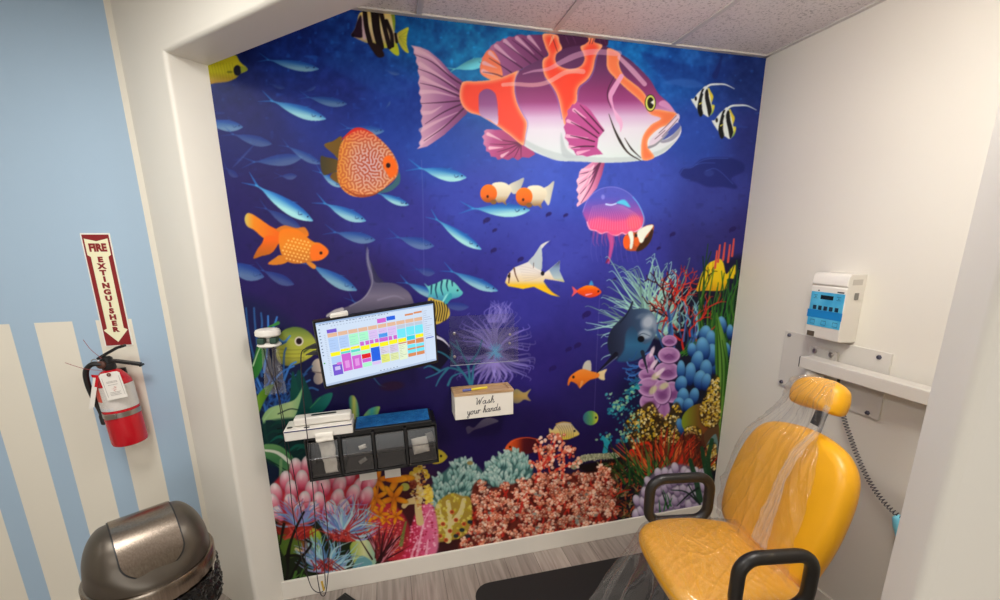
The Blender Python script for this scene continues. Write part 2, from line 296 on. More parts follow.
def paint_fishes():
    # discus with a maze pattern
    poly([(324, 145), (333, 141), (342, 137), (339, 158), (333, 153.5)], c8(112, 82, 24)); poly([(330, 177), (338, 172), (350, 190), (339, 184)], c8(112, 78, 26))
    poly([(321, 156), (326, 157), (338, 160.4), (339, 169), (329, 174), (323, 174.4), (320.4, 164)], lin([(321, (66, 58, 34)), (339, (96, 74, 28))], 'x'))
    O = [(338, 160), (340, 146), (346, 136), (354, 129.5), (362, 128.6), (371, 132), (380, 139), (388, 147), (394.6, 156.5), (398.4, 167), (397, 176), (391, 183), (382, 190), (372, 195.5), (361, 197.3), (350, 195), (341, 187.5), (337, 175)]
    n1 = np.random.default_rng(3); Z = n1.random((330, 330)).astype(np.float32)-.5
    for _ in range(14):                                     # labyrinth pattern
        a_ = box_blur(box_blur(Z, 2), 2); b_ = box_blur(box_blur(Z, 4), 4); Z = np.tanh(9*(a_-b_)/max(1e-6, np.abs(a_-b_).std()*3)).astype(np.float32)
    def disc(X, Y):
        r = np.clip(np.sqrt(((X-370)/30.)**2+((Y-165)/35.)**2), 0, 1)[..., None]
        base = c8(204, 168, 168)*(1-r**2)+c8(232, 150, 74)*r**2
        tp = np.clip((144-Y)/14, 0, 1)[..., None]*np.ones_like(r); base = base*(1-.7*tp)+c8(222, 110, 90)*.7*tp
        lf = np.clip((354-X)/16, 0, 1)[..., None]*np.ones_like(r); base = base*(1-.7*lf)+c8(206, 134, 44)*.7*lf
        iy = np.clip(((Y-120)*3.7).astype(int), 0, 329); ix = np.clip(((X-318)*3.7).astype(int), 0, 329)
        k = np.clip(.5+.55*Z[iy, ix], 0, 1)[..., None]*(.55+.45*np.clip(1.2-r, 0, 1))
        ink_ = c8(176, 66, 34)*(1-tp)+c8(190, 30, 26)*tp
        return base*(1-.85*k)+ink_*.85*k
    poly(O, disc)
    stroke([(341, 140), (353, 130.5), (362, 129), (372, 133)], .6, .6, c8(214, 40, 32), .9, wm=3.4)
    stroke([(342, 186), (356, 195), (372, 195), (384, 189)], .6, .6, c8(150, 60, 30), .8, wm=3)
    poly([(384, 158), (390, 155.5), (396, 162), (397, 172), (391, 178), (386, 172), (383, 165)], c8(238, 104, 26), soft=1)
    stroke([(382, 166), (385, 173), (388, 178)], 1, .6, c8(190, 150, 130)); ell(388.2, 165.4, 2.2, 2.5, c8(40, 18, 14))
    poly([(397, 176), (399.6, 172), (400, 182), (395, 188), (388, 192), (378, 193), (386, 188), (393, 183)], c8(58, 104, 108), .9)
    # goldfish
    tl = lin([(244, (198, 186, 96)), (254, (228, 132, 30)), (282, (232, 96, 18))], 'x')
    poly([(244.6, 219), (247, 213.4), (252, 214), (260, 219), (270, 226), (280, 232), (279, 244), (268, 240), (262, 237), (254, 230), (247, 226)], tl, sm=True)
    poly([(279, 238), (276, 248), (270, 254), (262, 256), (253.4, 258.6), (257, 250), (262, 243), (266, 236)], lin([(240, (232, 100, 20)), (258, (170, 96, 30))]))
    poly([(277, 231), (284, 225.4), (296, 228), (305, 227.4), (307, 237)], lin([(225, (196, 112, 40)), (236, (226, 120, 26))]))
    poly([(268, 264), (275, 258), (281, 255), (288, 261), (280, 264.6)], c8(206, 120, 34)); poly([(306, 261), (311, 262), (316, 266), (314, 269), (308, 265)], c8(212, 130, 40))
    poly([(279, 233), (284, 229), (292, 228.6), (300, 231), (307, 237), (314, 242), (320, 243), (327, 248.6), (328, 254), (322, 259.6), (312, 261.4), (300, 263.6), (290, 262.6), (283, 257), (279.4, 247)], lin([(228, (236, 120, 16)), (246, (226, 132, 34)), (264, (196, 112, 40))]))
    for i in range(7):
        for j in range(8):
            x, y = 283+j*3.6+(i % 2)*1.8, 236+i*3.6+j*.9
            if ((x-297)/16)**2+((y-250)/12.5)**2 < 1: ell(x, y, 1.1, .8, c8(255, 212, 128), .75, ang=.6)
    poly([(312, 246), (318, 243.4), (327, 248.6), (328, 254), (320, 260), (312, 260), (310, 253)], c8(240, 112, 26), soft=.8); ell(321, 253, 1.5, 1.6, c8(40, 20, 10))
    # two orandas
    for dx, dy, k in [(0, 0, 0), (35.5, 3.2, 1)]:
        x, y = 488.6+dx, 193.5+dy
        poly([(x+20, y-8), (x+29, y-13), (x+35.5, y-15.5), (x+33, y-7), (x+30, y-1), (x+24, y)] if not k else [(x+16, y-6), (x+24, y-11), (x+30, y-15.5), (x+28, y-4), (x+24.6, y+8.6), (x+20, y+3), (x+16, y+1)], lin([(x+16, (236, 226, 196)), (x+34, (176, 176, 170))], 'x'))
        poly([(x+3, y-8), (x+10, y-11.4), (x+18, y-10), (x+23, y-4), (x+20, y+3), (x+17, y+8), (x+18, y+12), (x+14, y+9), (x+8, y+8)], lin([(y-10, (240, 230, 202)), (y+2, (214, 200, 172)), (y+10, (150, 112, 66))]))
        ell(x, y, 8.4, 9.2, lin([(y-9, (246, 122, 30)), (y+3, (232, 106, 30)), (y+9, (150, 84, 34))])); ell(x-1, y+3, 1.2, 1.5, c8(70, 30, 10))
        ell(x+5, y+8.5, 3, 2.4, c8(132, 92, 50))
    # pale emperor-like fish with yellow belly
    poly([(505, 282.4), (508, 274), (514, 267.6), (528, 262), (534, 255.4), (541, 244.6), (546, 242), (550.4, 240.4), (546, 244), (541.6, 249), (542.4, 260), (541, 270.5), (544, 273.2), (549, 269.6), (560, 260.4), (559.4, 271), (564.4, 282), (553.4, 280.2), (545, 279), (543.6, 281.4), (548, 288), (553.4, 293), (560.4, 297), (551, 295), (541, 290.4), (534, 286.8), (523, 289), (516, 287.6), (508.6, 286.4)], lin([(258, (212, 212, 210)), (272, (232, 222, 212)), (281, (230, 206, 160)), (286, (240, 190, 30))]), sm=False, soft=.5)
    poly([(549, 270), (560, 260.4), (559.4, 271), (564.4, 282), (554, 279)], lin([(260, (58, 58, 92)), (268, (130, 156, 184)), (278, (180, 196, 196)), (283, (196, 190, 90))]), sm=False)
    poly([(529, 262), (535, 255), (541, 246), (542, 261), (541, 270)], c8(176, 190, 196), .8)
    for i in range(6): stroke([(519+i, 266+i*3), (530, 268+i*2.4), (541, 273+i*.7)], .4, .4, c8(176, 160, 160), .5)
    stroke([(514, 268), (515.6, 275), (518.4, 281.6)], 1.5, .8, c8(112, 74, 52)); stroke([(509.6, 273.4), (508.8, 283)], 2, 1, c8(100, 60, 44), .9); stroke([(533.6, 263), (533.4, 268)], .7, .5, c8(90, 60, 60), .8)
    ell(542.6, 273.4, 1.8, 2.3, c8(34, 26, 34)); ell(509, 276.2, 1.3, 1.8, c8(30, 20, 20))
    # little orange fish
    poly([(572, 286.4), (576, 289.4), (578, 291.6), (575, 294), (571.6, 296.6), (573.4, 291.6)], c8(232, 90, 96)); poly([(589, 285.4), (591, 280.6), (592.6, 282), (593.4, 286)], c8(60, 140, 200))
    poly([(576.6, 291.4), (583, 286.6), (590, 285.2), (597, 287.4), (601.4, 292), (597, 296), (590, 297.6), (583, 296)], lin([(285, (250, 140, 20)), (291, (240, 84, 20)), (298, (206, 60, 40))])); stroke([(586, 295), (592, 293.6)], 1.6, .8, c8(246, 160, 190)); ell(598.4, 291.4, 1.1, 1.2, c8(60, 20, 20))
    # jellyfish
    J = [(582.8, 212), (586.4, 202), (592, 194.6), (599, 189.6), (606, 187.4), (613, 187), (620, 188.4), (627, 191.8), (633, 197), (638.4, 204), (643, 214), (644, 220), (642, 227), (636, 231.4), (631, 232.4), (626, 234.4), (622, 232.8), (617, 235.4), (612, 234.6), (607, 232), (601, 233.6), (596, 230.6), (590, 229.2), (587, 222)]
    up = lambda X, Y: np.clip((Y+.05*(X-613)-196)/30, 0, 1)*np.ones_like(X*Y)
    poly(J, c8(140, 116, 220), .30, soft=.8)
    poly(J, lin([(196, (170, 90, 200)), (212, (214, 80, 160)), (224, (244, 84, 136)), (235, (255, 100, 136))]), .95, soft=1.2, am=up)
    poly([(588, 222), (600, 217), (615, 221), (630, 218), (643, 217), (642, 227), (626, 234), (617, 235), (607, 232), (596, 230)], c8(255, 96, 130), .5, soft=2.6)
    ell(634, 222, 7, 8, c8(255, 110, 110), .5, soft=4)
    for i in range(22):
        x = 587+i*2.55; t = abs(i-11)/11
        stroke([(600+(x-600)*.55, 203+t*3), (x+(612-x)*.12, 215), (x, 230-4*t*t)], .5, .8, c8(255, 170, 200), .34, soft=.5)
    stroke(J[:13], .8, .8, c8(190, 170, 240), .45, soft=.6); stroke(J[8:15], 1.0, .6, c8(90, 190, 240), .75, soft=.6)
    stroke(J[12:], 1.1, 1.1, c8(255, 186, 206), .85, soft=.6)
    poly([(616, 203), (624, 199.5), (630, 206), (629.6, 207.4), (622, 204.4)], c8(90, 214, 240), .9, soft=.8); stroke([(606, 204.2), (611, 205), (616, 203.6)], 1.6, 1.4, c8(206, 226, 255), .9, soft=.6)
    ell(603, 197, 1.8, 2.4, c8(200, 190, 250), .4, soft=1)
    stroke([(610, 234), (611.6, 243), (610.8, 251), (608.6, 263)], 6, 1.6, c8(236, 84, 140), .75, soft=1.6); stroke([(608, 260), (606, 263)], 2.6, 1, c8(150, 30, 60), .8)
    for x in (594, 598, 620, 603, 606, 615): stroke([(x, 231), (x-1, 238+x % 5), (x+1, 246)], 2.4, .4, c8(236, 84, 140), .38, soft=1)
    for x in range(592, 640, 5): stroke([(x, 236), (x-1, 252), (x+1, 262)], .6, .3, c8(160, 120, 210), .3, soft=.6)
    # banded orange fish by the jellyfish
    poly([(637, 232), (645, 226), (653, 224.6), (653.4, 231), (650, 241.6), (643, 249), (634, 251), (626, 249.6), (623.4, 243), (625, 236.6), (630, 232)], c8(186, 84, 40)); poly([(643, 240), (648, 236), (651.4, 229), (653.2, 232), (650, 242), (642, 250), (636, 250.6)], c8(66, 42, 28))
    poly([(637.4, 231.6), (646, 226), (653, 225), (651.6, 229), (646, 236), (642, 243), (638.4, 240)], c8(238, 240, 222)); poly([(628, 232.6), (632.6, 231.6), (633.6, 240), (632, 248.4), (629.6, 248), (630, 240)], c8(232, 238, 226)); ell(626.4, 242, 3.4, 6.8, c8(244, 98, 36)); ell(636.4, 241.6, 2.6, 5, c8(226, 100, 40)); ell(636, 235.4, 1.2, 2, c8(40, 24, 20))
    # two bannerfish
    for dx, dy, s in [(0, 0, 1.0), (20.8, 21.6, 1.03)]:
        q = lambda L: [(691.3+dx+(x-691.3)*s, 99.3+dy+(y-99.3)*s) for x, y in L]
        poly(q([(708, 88), (711, 92), (713.4, 97), (711.4, 104), (714.6, 105.6), (712.8, 113), (709.4, 114.6), (707.6, 104)]), lin([(90+dy, (232, 206, 60)), (108+dy, (226, 210, 60)), (114+dy, (120, 170, 60))]))
        poly(q([(691, 99.3), (693.6, 98.6), (697, 94), (702, 89), (706, 86), (709, 92), (711.6, 104), (712, 111), (708.8, 117), (703, 114), (700, 116.4), (697.6, 110), (695.6, 107)]), c8(226, 232, 226))
        poly(q([(702, 89.4), (704.6, 90), (702, 99), (702, 108), (703, 114), (700, 116.6), (697.4, 109), (699, 99)]), c8(26, 26, 28)); poly(q([(705.4, 90), (708, 90), (709, 98), (711.4, 107), (711.6, 111.6), (708.8, 116.6), (706.8, 107), (705, 98)]), c8(28, 28, 30))
        ell(*q([(695.8, 98.6)])[0], 1.2, 2.2, c8(34, 26, 30)); stroke(q([(699.6, 104), (702, 102.6)]), 1.6, .8, c8(206, 196, 80))
        stroke(q([(703.6, 93), (706.2, 87.6), (710.4, 84.8), (717, 84.2), (724, 84.3), (729, 86), (734.4, 88.8)]), 2.2, .6, c8(222, 228, 226), wm=1.9)
    # yellow fish in the upper left corner
    poly([(203, 66), (212, 61), (222, 58), (235, 55), (240, 62), (247.6, 69.4), (241, 73.4), (236, 78), (228, 81.6), (216, 83), (204, 84)], lin([(58, (212, 200, 40)), (72, (196, 186, 36)), (84, (150, 110, 40))]))
    for i in range(9): stroke([(208+i*3, 63), (212+i*3, 80)], .5, .5, c8(120, 120, 20), .5)
    ell(237.4, 70.4, 4, 5.4, c8(24, 26, 44)); ell(229.6, 72, 3, 1.2, c8(90, 90, 24), .7); poly([(241, 66), (247.6, 69.4), (241.6, 72.6)], c8(150, 160, 50))
    # black and yellow striped fish under the ceiling
    poly([(383, 10), (394, 12), (394.4, 32), (389, 26)], lin([(12, (120, 130, 40)), (30, (150, 180, 40))])); poly([(397, 34), (402, 30), (408.6, 27.4), (407, 36), (406.8, 45), (408.6, 53), (403, 49.6), (398, 41)], lin([(396, (170, 160, 60)), (408, (206, 206, 56))], 'x'))
    for i in range(5): stroke([(399, 37), (407.6, 31+i*5)], .4, .5, c8(120, 140, 40), .6)
    poly([(387, 45), (394, 41), (398, 46), (398.8, 55.6), (392, 52.6)], c8(188, 196, 44))
    poly([(351, 35), (354.5, 29.4), (357, 22), (361, 12), (380, 11), (390, 12), (394, 31), (398, 35.6), (397.4, 42), (392, 44), (388, 48), (380, 47), (372, 43.6), (366, 42.6), (357, 38.6)], lin([(12, (222, 190, 110)), (24, (232, 214, 150)), (40, (196, 170, 130)), (46, (190, 190, 60))]))
    poly([(351, 35), (354.5, 29.4), (357, 22), (360.6, 15), (362.4, 24), (362.6, 36.6), (357, 37.6)], c8(46, 24, 40)); poly([(362, 16), (365, 24), (367, 36), (363, 38.6)], c8(206, 178, 180))
    for p, a, b in [([(364.6, 10), (366.6, 28), (370.4, 43)], 4.6, 5), ([(374.6, 10), (376.6, 30), (380.6, 47)], 8.5, 7), ([(381.4, 14), (385.4, 31), (389.6, 47)], 4.4, 4.6), ([(386.4, 21), (391.4, 34), (392.6, 46)], 4, 3.4), ([(395.4, 34), (396.8, 42)], 2.8, 2.8)]: stroke(p, a, b, c8(30, 18, 18))
    poly([(368, 42), (378, 45), (384.4, 55), (379, 57.6), (374, 53)], c8(40, 22, 22)); ell(353, 35.4, 1.6, 1.8, c8(24, 16, 24))
    # grey whale rising behind the screen
    poly([(326.6, 316.6), (333, 312.4), (341, 309), (354, 303.6), (364, 297), (370.6, 285), (369, 274), (366.4, 262), (366.2, 252), (367.6, 246.6), (368.6, 256), (371, 264), (375.6, 276), (381.4, 282), (394, 283.4), (404, 288.4), (410, 294), (414, 304), (420, 330), (380, 350), (340, 345)], lin([(255, (98, 96, 132)), (285, (88, 82, 108)), (296, (122, 112, 132)), (310, (96, 90, 108)), (330, (60, 56, 80))]), soft=.6)
    stroke([(368.4, 250), (368, 262), (372, 276), (371.6, 286), (364, 298), (350, 306)], .8, 1.2, c8(170, 164, 184), .55, soft=.9); poly([(371, 262), (378, 276), (384, 282), (375, 282), (372.6, 274)], c8(50, 46, 78), .9)
    stroke([(327, 316), (334, 311.6), (342, 309.4)], 2, 4, c8(196, 188, 184), .9); stroke([(378, 300), (394, 296), (404, 299)], 2, 1, c8(150, 140, 160), .6, soft=1.2)
    ell(317.6, 366, 6, 7.6, c8(204, 186, 166), ang=.3); ell(319, 378, 5.4, 6.6, c8(190, 170, 152), ang=.4); stroke([(311.6, 371.6), (322, 373)], .8, .8, c8(110, 90, 84))
    # orca-like shape right of the screen
    poly([(430, 330), (440, 336.6), (447, 342), (452, 350), (449, 358), (436, 372), (430, 360)], c8(22, 16, 44)); stroke([(435, 336.4), (443, 340), (449.6, 346.6)], 3.2, .8, c8(222, 218, 232))
    # striped teal fish and yellow-black fish
    poly([(424, 283), (428, 286), (432, 284.6), (437, 283), (444, 279.4), (450, 280), (456, 284), (460, 289), (463, 293), (459, 297), (452, 299), (446, 301.6), (438, 301), (432, 297), (428, 298), (429, 291)], lin([(279, (126, 208, 196)), (292, (96, 190, 190)), (302, (58, 132, 176))]))
    for p in [[(436.6, 283.6), (435.6, 290), (437.4, 298)], [(442, 281), (441, 288), (443, 295)], [(447.4, 280.4), (446.6, 286), (448, 291)], [(452, 281.4), (452.4, 286)], [(431.6, 285.4), (431, 294)]]: stroke(p, 2, 1, c8(24, 62, 96), .9)
    ell(457.6, 290.4, 1, 1.1, c8(24, 50, 60)); poly([(450, 293), (452, 297), (448, 303), (446, 308), (450, 315), (446, 316), (442, 309), (444, 303)], c8(58, 160, 170)); poly([(445, 296), (448, 294), (443, 303), (440, 306)], c8(140, 220, 210))
    poly([(428, 299), (436, 299.6), (443, 302), (449, 309), (449.4, 316), (444, 321), (434, 323)], c8(210, 178, 74))
    for i in range(7): stroke([(431+i*2.6, 300+i*.7), (433+i*2.4, 310), (431+i*2.4, 321)], 1, .9, c8(34, 26, 22))
    # small reef fishes
    poly([(513, 392), (517, 389), (524, 392.6), (531, 389), (527.4, 395.6), (531, 401), (524, 399.6), (519, 403), (513, 402)], lin([(388, (150, 146, 112)), (396, (184, 150, 84)), (403, (130, 120, 100))])); 
    poly([(466, 428), (469, 426), (474, 427.6), (482, 420), (490, 417.6), (498.6, 421), (492, 424), (482, 427.6), (474, 430), (468, 434)], lin([(417, (120, 112, 136)), (430, (80, 70, 100))]))
    cr = lin([(366, (236, 146, 66)), (378, (230, 122, 36)), (388, (196, 96, 36))])
    poly([(582.6, 369.4), (585, 362), (590, 360.4), (591.4, 366), (590.4, 371.4)], c8(196, 190, 176)); poly([(597, 373), (602, 370.6), (607, 369), (604.6, 374.6), (604.6, 380), (599, 378.6)], c8(224, 200, 150))
    poly([(567.6, 384.6), (569, 378), (574, 373), (582, 369), (591, 371.2), (599, 373.4), (598, 377.6), (590, 380), (585.4, 383.4), (579.6, 388), (577, 384.4), (571, 381.6), (569, 385.4)], cr); ell(573.4, 377, 1.3, 1.4, c8(40, 30, 30)); stroke([(582, 382), (580, 388)], 3, 1, c8(226, 150, 80))
    ell(590.6, 418, 7.6, 7.2, lin([(583, (44, 100, 130)), (592, (96, 150, 80)), (598, (214, 200, 50))], 'x')); ell(596, 417.6, 1, 1.2, c8(30, 40, 40)); stroke([(588, 412), (592, 420)], 1, 1, c8(60, 160, 110), .7)
    poly([(549, 428), (552.6, 430), (556, 425), (562, 422.6), (570, 423), (575, 428.6), (579.4, 434), (574, 437), (567, 439.6), (559.6, 439), (554, 433), (550.6, 436)], lin([(422, (190, 176, 150)), (430, (214, 190, 130)), (439, (220, 190, 60))]))
    for i in range(7): stroke([(556+i*2.6, 425.6), (560+i*2.2, 431), (560+i*2.2, 438)], .7, .7, c8(140, 120, 90), .85)
    ell(574.6, 431, 1, 1.1, c8(30, 30, 30)); stroke([(556, 424), (563, 422), (571, 423)], 1, .6, c8(200, 150, 60))
    poly([(504.6, 451), (507, 444.6), (513, 439.6), (523, 437), (533, 437.6), (539, 441), (537, 449), (530, 453.6), (518, 454), (510, 453)], lin([(505, (226, 104, 44)), (516, (190, 70, 30)), (524, (84, 24, 30)), (540, (60, 14, 30))], 'x')); stroke([(506, 448), (514, 440.4), (526, 437.6), (536, 439)], 1, .7, c8(220, 90, 50)); ell(510, 447, 1, 1.1, c8(30, 10, 10))
    poly([(432, 450), (440, 449.6), (446.6, 455), (447, 458), (441, 463), (432, 463)], c8(190, 170, 50)); ell(441, 456, 1.2, 1.3, c8(30, 30, 20))

def curve_tree(x, y, ang, L, w, col, depth, spread=.5, alpha=1.0, bend=.3):
    p1 = np.array([x, y]); m = p1+L*.5*np.array([math.cos(ang+bend*rg.normal()), math.sin(ang+bend*rg.normal())]); e = p1+L*np.array([math.cos(ang), math.sin(ang)])
    stroke([p1, m, e], w, w*.75, col() if callable(col) else col, alpha)
    if depth > 0:
        for s in (-1, 1):
            if rg.random() < .9: curve_tree(e[0], e[1], ang+s*spread*(.5+rg.random()*.8), L*(.6+.3*rg.random()), w*.75, col, depth-1, spread, alpha, bend)

def in_poly(P, n):
    P = np.asarray(P, float); out = []
    x0, y0 = P.min(0); x1, y1 = P.max(0); xa, ya = P[:, 0], P[:, 1]; xb, yb = np.roll(xa, -1), np.roll(ya, -1)
    while len(out) < n:
        x, y = x0+rg.random()*(x1-x0), y0+rg.random()*(y1-y0)
        c = ((ya > y) != (yb > y)) & (x < (xb-xa)*(y-ya)/np.where(yb == ya, 1e-9, yb-ya)+xa)
        if c.sum() % 2: out.append((x, y))
    return out

def paint_reef_right():
    poly([(690, 285), (740, 255), (750, 290), (740, 400), (730, 520), (600, 540), (610, 470), (640, 420), (650, 350), (655, 300)], c8(20, 18, 40), .75, soft=5)
    # mint anemone behind the dolphin
    ell(662, 318, 17, 20, c8(166, 212, 188), .9, soft=6)
    for i in range(78):
        t = i/77; a = math.pi*(1.10-.86*t)+.06*rg.normal(); L = 36+18*rg.random()*(1-.2*t)
        if a > 2.9: L *= .9
        c = np.array([658+8*rg.normal(), 322+6*rg.normal()])
        d = np.array([math.cos(a), -math.sin(a)]); nn = np.array([-d[1], d[0]])*rg.normal()*.12
        e = c+d*(L+8)*np.array([1.0, 1.05]); k = 1.6 if e[0] < 650 else 1.3
        stroke([c, c+d*L*.5+nn*L, e, e+np.array([-4-3*rg.random(), -1.5*rg.random()])*(1 if a > 1.7 else .4)], 2.5, .5, c8(164, 216, 200)*(1-.45*rg.random()**2), .92)
    for y0 in (332, 341, 354): stroke([(612, y0), (604, y0+3), (601, y0+6)], 1.4, .5, c8(160, 206, 196), .9)
    # red and dark branching corals
    for x, y, a, L, n in [(668, 350, -1.9, 18, 4), (684, 352, -1.55, 20, 4), (680, 340, -2.3, 16, 4), (696, 345, -1.6, 18, 4), (672, 322, -1.3, 15, 4), (688, 316, -1.75, 15, 4), (676, 306, -1.5, 13, 4), (684, 330, -2.6, 14, 4)]:
        curve_tree(x, y, a, L*1.02, 2.3, lambda: c8(*[(198, 44, 34), (168, 34, 30), (214, 70, 50)][rg.integers(3)]), n, .55)
    for x, y, a, L in [(676, 330, -2.0, 14), (690, 345, -1.8, 14), (668, 300, -2.0, 12), (664, 316, -2.6, 11), (680, 310, -2.2, 12)]: curve_tree(x, y, a, L, 2.2, lambda: c8(56, 18, 30), 3, .6)
    for i in range(26):
        x = 655+50*rg.random(); y = 352-20*rg.random(); stroke([(x, y), (x+3*rg.normal(), y-10), (x+6*rg.normal(), y-24-14*rg.random())], 2, 1, c8(60, 110, 180)*(.6+.5*rg.random()), .8)
    for i in range(16):
        x = 660+40*rg.random(); y = 300+40*rg.random(); stroke([(x, y), (x+2, y-6), (x+6*rg.normal(), y-14)], 1.6, .6, c8(150, 210, 200), .7)
    # yellow fish behind sea grass
    poly([(696.4, 291), (699, 282), (702, 273), (708, 264), (714, 260.6), (719.6, 258.8), (723.4, 263), (726, 274), (730, 270), (735.4, 264.6), (734.4, 278), (728, 278.6), (726.4, 288.6), (718, 291), (704, 290.6)], lin([(260, (236, 208, 40)), (280, (234, 196, 24)), (292, (210, 150, 20))]))
    for p in [[(700, 283), (706, 270), (710, 262)], [(707, 289), (709, 276)], [(712, 289), (713, 262)]]: stroke(p, .8, .6, c8(180, 120, 20), .7)
    curve_tree(707, 284, -1.3, 7, 1.3, c8(50, 24, 20), 2, .6)
    for i in range(38):
        x = 699+40*rg.random(); y = 352-26*rg.random(); h = 30+56*rg.random()
        if y-h < 244: h = y-244
        c = c8(36, 86, 34)*(.6+.9*rg.random()) if i % 4 else c8(70, 120, 40)
        stroke([(x, y), (x+3*rg.normal(), y-h*.5), (x+5+6*rg.normal()*.5, y-h)], 2, .9, c, .9)
    for x, y in [(719, 262), (724, 260), (729, 262), (733, 256), (716, 268)]:
        stroke([(x-1, y), (x, y-8), (x+1, y-17)], 2.2, 1.6, c8(214, 86, 70)); 
    for x, y, a in [(690, 336, -1.2), (700, 320, -1.0), (697, 344, -.9)]: curve_tree(x, y, a, 12, 1.8, c8(200, 50, 36), 3, .5)
    for i in range(10): stroke([(676+i*2, 356-3*rg.random()), (684+i*2, 350), (690+i*2, 344-6*rg.random())], 1.2, .6, c8(50, 130, 40), .9)
    # dolphin
    poly([(632.8, 300.6), (632.6, 308.6), (638, 308.6), (645, 308.6), (651, 311.4), (655.6, 318), (657, 326), (655.6, 335), (652, 341), (648, 349), (640, 358), (630, 361.6), (619, 361), (611.4, 356), (607.6, 346), (608.6, 336), (613, 327), (621, 319), (628, 311)], lin([(608, (34, 40, 62)), (624, (48, 58, 84)), (640, (60, 82, 112)), (656, (96, 116, 140))], 'x'), soft=.5)
    poly([(626, 333), (632, 326), (638, 333), (644, 344), (652, 340), (647, 350), (639, 358.4), (629, 361.4), (617, 361), (624, 350)], lin([(326, (44, 74, 104)), (345, (52, 108, 146)), (362, (40, 80, 120))]), .9, soft=1.6)
    ell(648, 322, 6, 7.4, c8(186, 194, 206), .85, ang=.5, soft=5); ell(641, 316, 5, 2.4, c8(104, 120, 144), .7, ang=-.4, soft=2); ell(645, 334.4, 6.4, 4.6, c8(172, 186, 200), .85, soft=2.5); ell(655, 326, 2, 5, c8(150, 160, 180), .6, soft=1.5)
    ell(641, 339, 3.4, 3.2, c8(16, 18, 28), soft=.8); stroke([(638, 336), (643, 333.4), (650, 336)], 1, .7, c8(80, 96, 116)); stroke([(632.6, 302), (627, 314), (620, 323)], 1.6, .8, c8(22, 26, 46), .8, soft=.8)
    stroke([(616, 354), (606, 364), (597, 373)], 4.4, .6, c8(24, 24, 40)); stroke([(617, 357), (608, 364.6), (600, 371)], 1.2, .4, c8(110, 120, 140), .8)
    # orchid-like purple coral
    for p in [[(640, 372), (632, 376), (626, 372)], [(640, 366), (630, 366), (627, 362)], [(644, 378), (634, 382), (628, 378)], [(650, 352), (642, 356)], [(655, 356), (660, 362)]]: stroke(p, 1.6, 1.2, c8(70, 120, 190))
    for i in range(24): x, y = 622+26*rg.random(), 358+26*rg.random(); stroke([(x, y), (x+4, y+2*rg.normal()), (x+8, y+3*rg.normal())], 1.4, .8, c8(40, 90, 150)*(.6+.7*rg.random()), .8)
    poly([(655, 400), (662, 404), (668, 402), (670, 412), (665, 420), (660, 419), (655, 411)], lin([(654, (206, 160, 204)), (664, (158, 100, 156)), (671, (200, 150, 196))], 'x'))
    for x, y, rx, ry in [(650, 362, 5, 9), (643, 364, 4.6, 5), (648, 375, 9.6, 6.4), (672, 392, 9.6, 10.6), (667, 371, 12.4, 9.2), (650, 402, 10.4, 9.2), (650, 387, 12.6, 9.6), (662, 392, 9, 12), (669, 355, 11, 8.2), (669.4, 340.6, 7.6, 5.6)]:
        ell(x+.6, y+1.0, rx, ry, c8(84, 44, 92), .8, soft=1); ell(x, y, rx, ry, c8(136, 80, 138), edge=c8(212, 170, 212), soft=.7); ell(x-.15*rx, y-.35*ry, rx*.55, ry*.3, c8(200, 154, 200), .6, soft=1.8); ell(x+.1*rx, y+.35*ry, rx*.5, ry*.25, c8(110, 58, 116), .45, soft=1.8)
    for x, y in [(669, 356), (668, 372), (669.4, 341.5)]: stroke([(x-4, y+1), (x, y-2), (x+4, y+1)], 1.2, 1.2, c8(112, 60, 116), .7, soft=1)
    for x, y, a in [(664, 386, .5), (656, 376, .6), (653, 390, .9)]: ell(x, y, 5, 3, c8(206, 206, 150), .8, ang=-a, soft=1.8)
    for x, y, a in [(652, 352, -1.2), (654, 364, -.9), (660, 372, -.7)]: ell(x, y, 6, 2, c8(236, 214, 226), .9, ang=a, soft=1)
    stroke([(642.4, 352), (645, 362), (648, 373)], 4, .6, c8(40, 44, 60))
    # blue finger coral
    for x, y, rx, ry in [(722, 325, 4.4, 8), (730, 332, 3.4, 7), (727, 350, 3.6, 7), (705, 334, 5.6, 8), (711, 340, 5, 9), (692, 350, 4.4, 6.6), (714, 364, 4.6, 9), (711, 355, 6.2, 10.4), (703, 349, 6.4, 11), (697, 361, 5.6, 9.6), (690, 374, 5.4, 10.6), (706, 370, 5.8, 9.6), (681, 370, 4, 9), (700, 380, 6, 9), (681, 384, 5.6, 7.6), (706, 382, 4.6, 8), (683, 397, 5.6, 8.4), (694, 396, 4.6, 7.6), (679, 405, 5.6, 7), (688, 405, 5, 6.4), (674, 424, 3.4, 9.4), (680, 426, 4.4, 10), (672, 436, 2.6, 6)]:
        ell(x+.8, y+1.4, rx, ry, c8(8, 26, 70), .7, soft=1); petal(x, y, ry*1.1, rx*1.08, -math.pi/2+.22*rg.normal(), (124, 196, 238), (6, 40, 112))
    # green blade on the right edge
    poly([(716, 312), (720, 322), (725.6, 340), (729, 366), (727.6, 392), (722, 416), (719.6, 440), (716, 424), (716.4, 392), (715, 360), (715, 334)], lin([(714, (50, 104, 30)), (721, (112, 156, 62)), (729, (44, 96, 34))], 'x'))
    for p in [[(717, 320), (721, 350), (722, 384), (719, 420)], [(717, 330), (718, 366), (718, 400)], [(722, 340), (726, 366), (724, 396)]]: stroke(p, .6, .6, c8(26, 66, 22), .9, wm=1.4)
    # pods
    poly([(683, 428), (682, 418), (687, 410), (696, 404.4), (706, 404), (716, 410), (719, 420), (712, 432), (702, 440), (693, 436)], lin([(683, (136, 156, 40)), (696, (122, 96, 34)), (708, (136, 62, 36)), (719, (176, 88, 60))], 'x'))
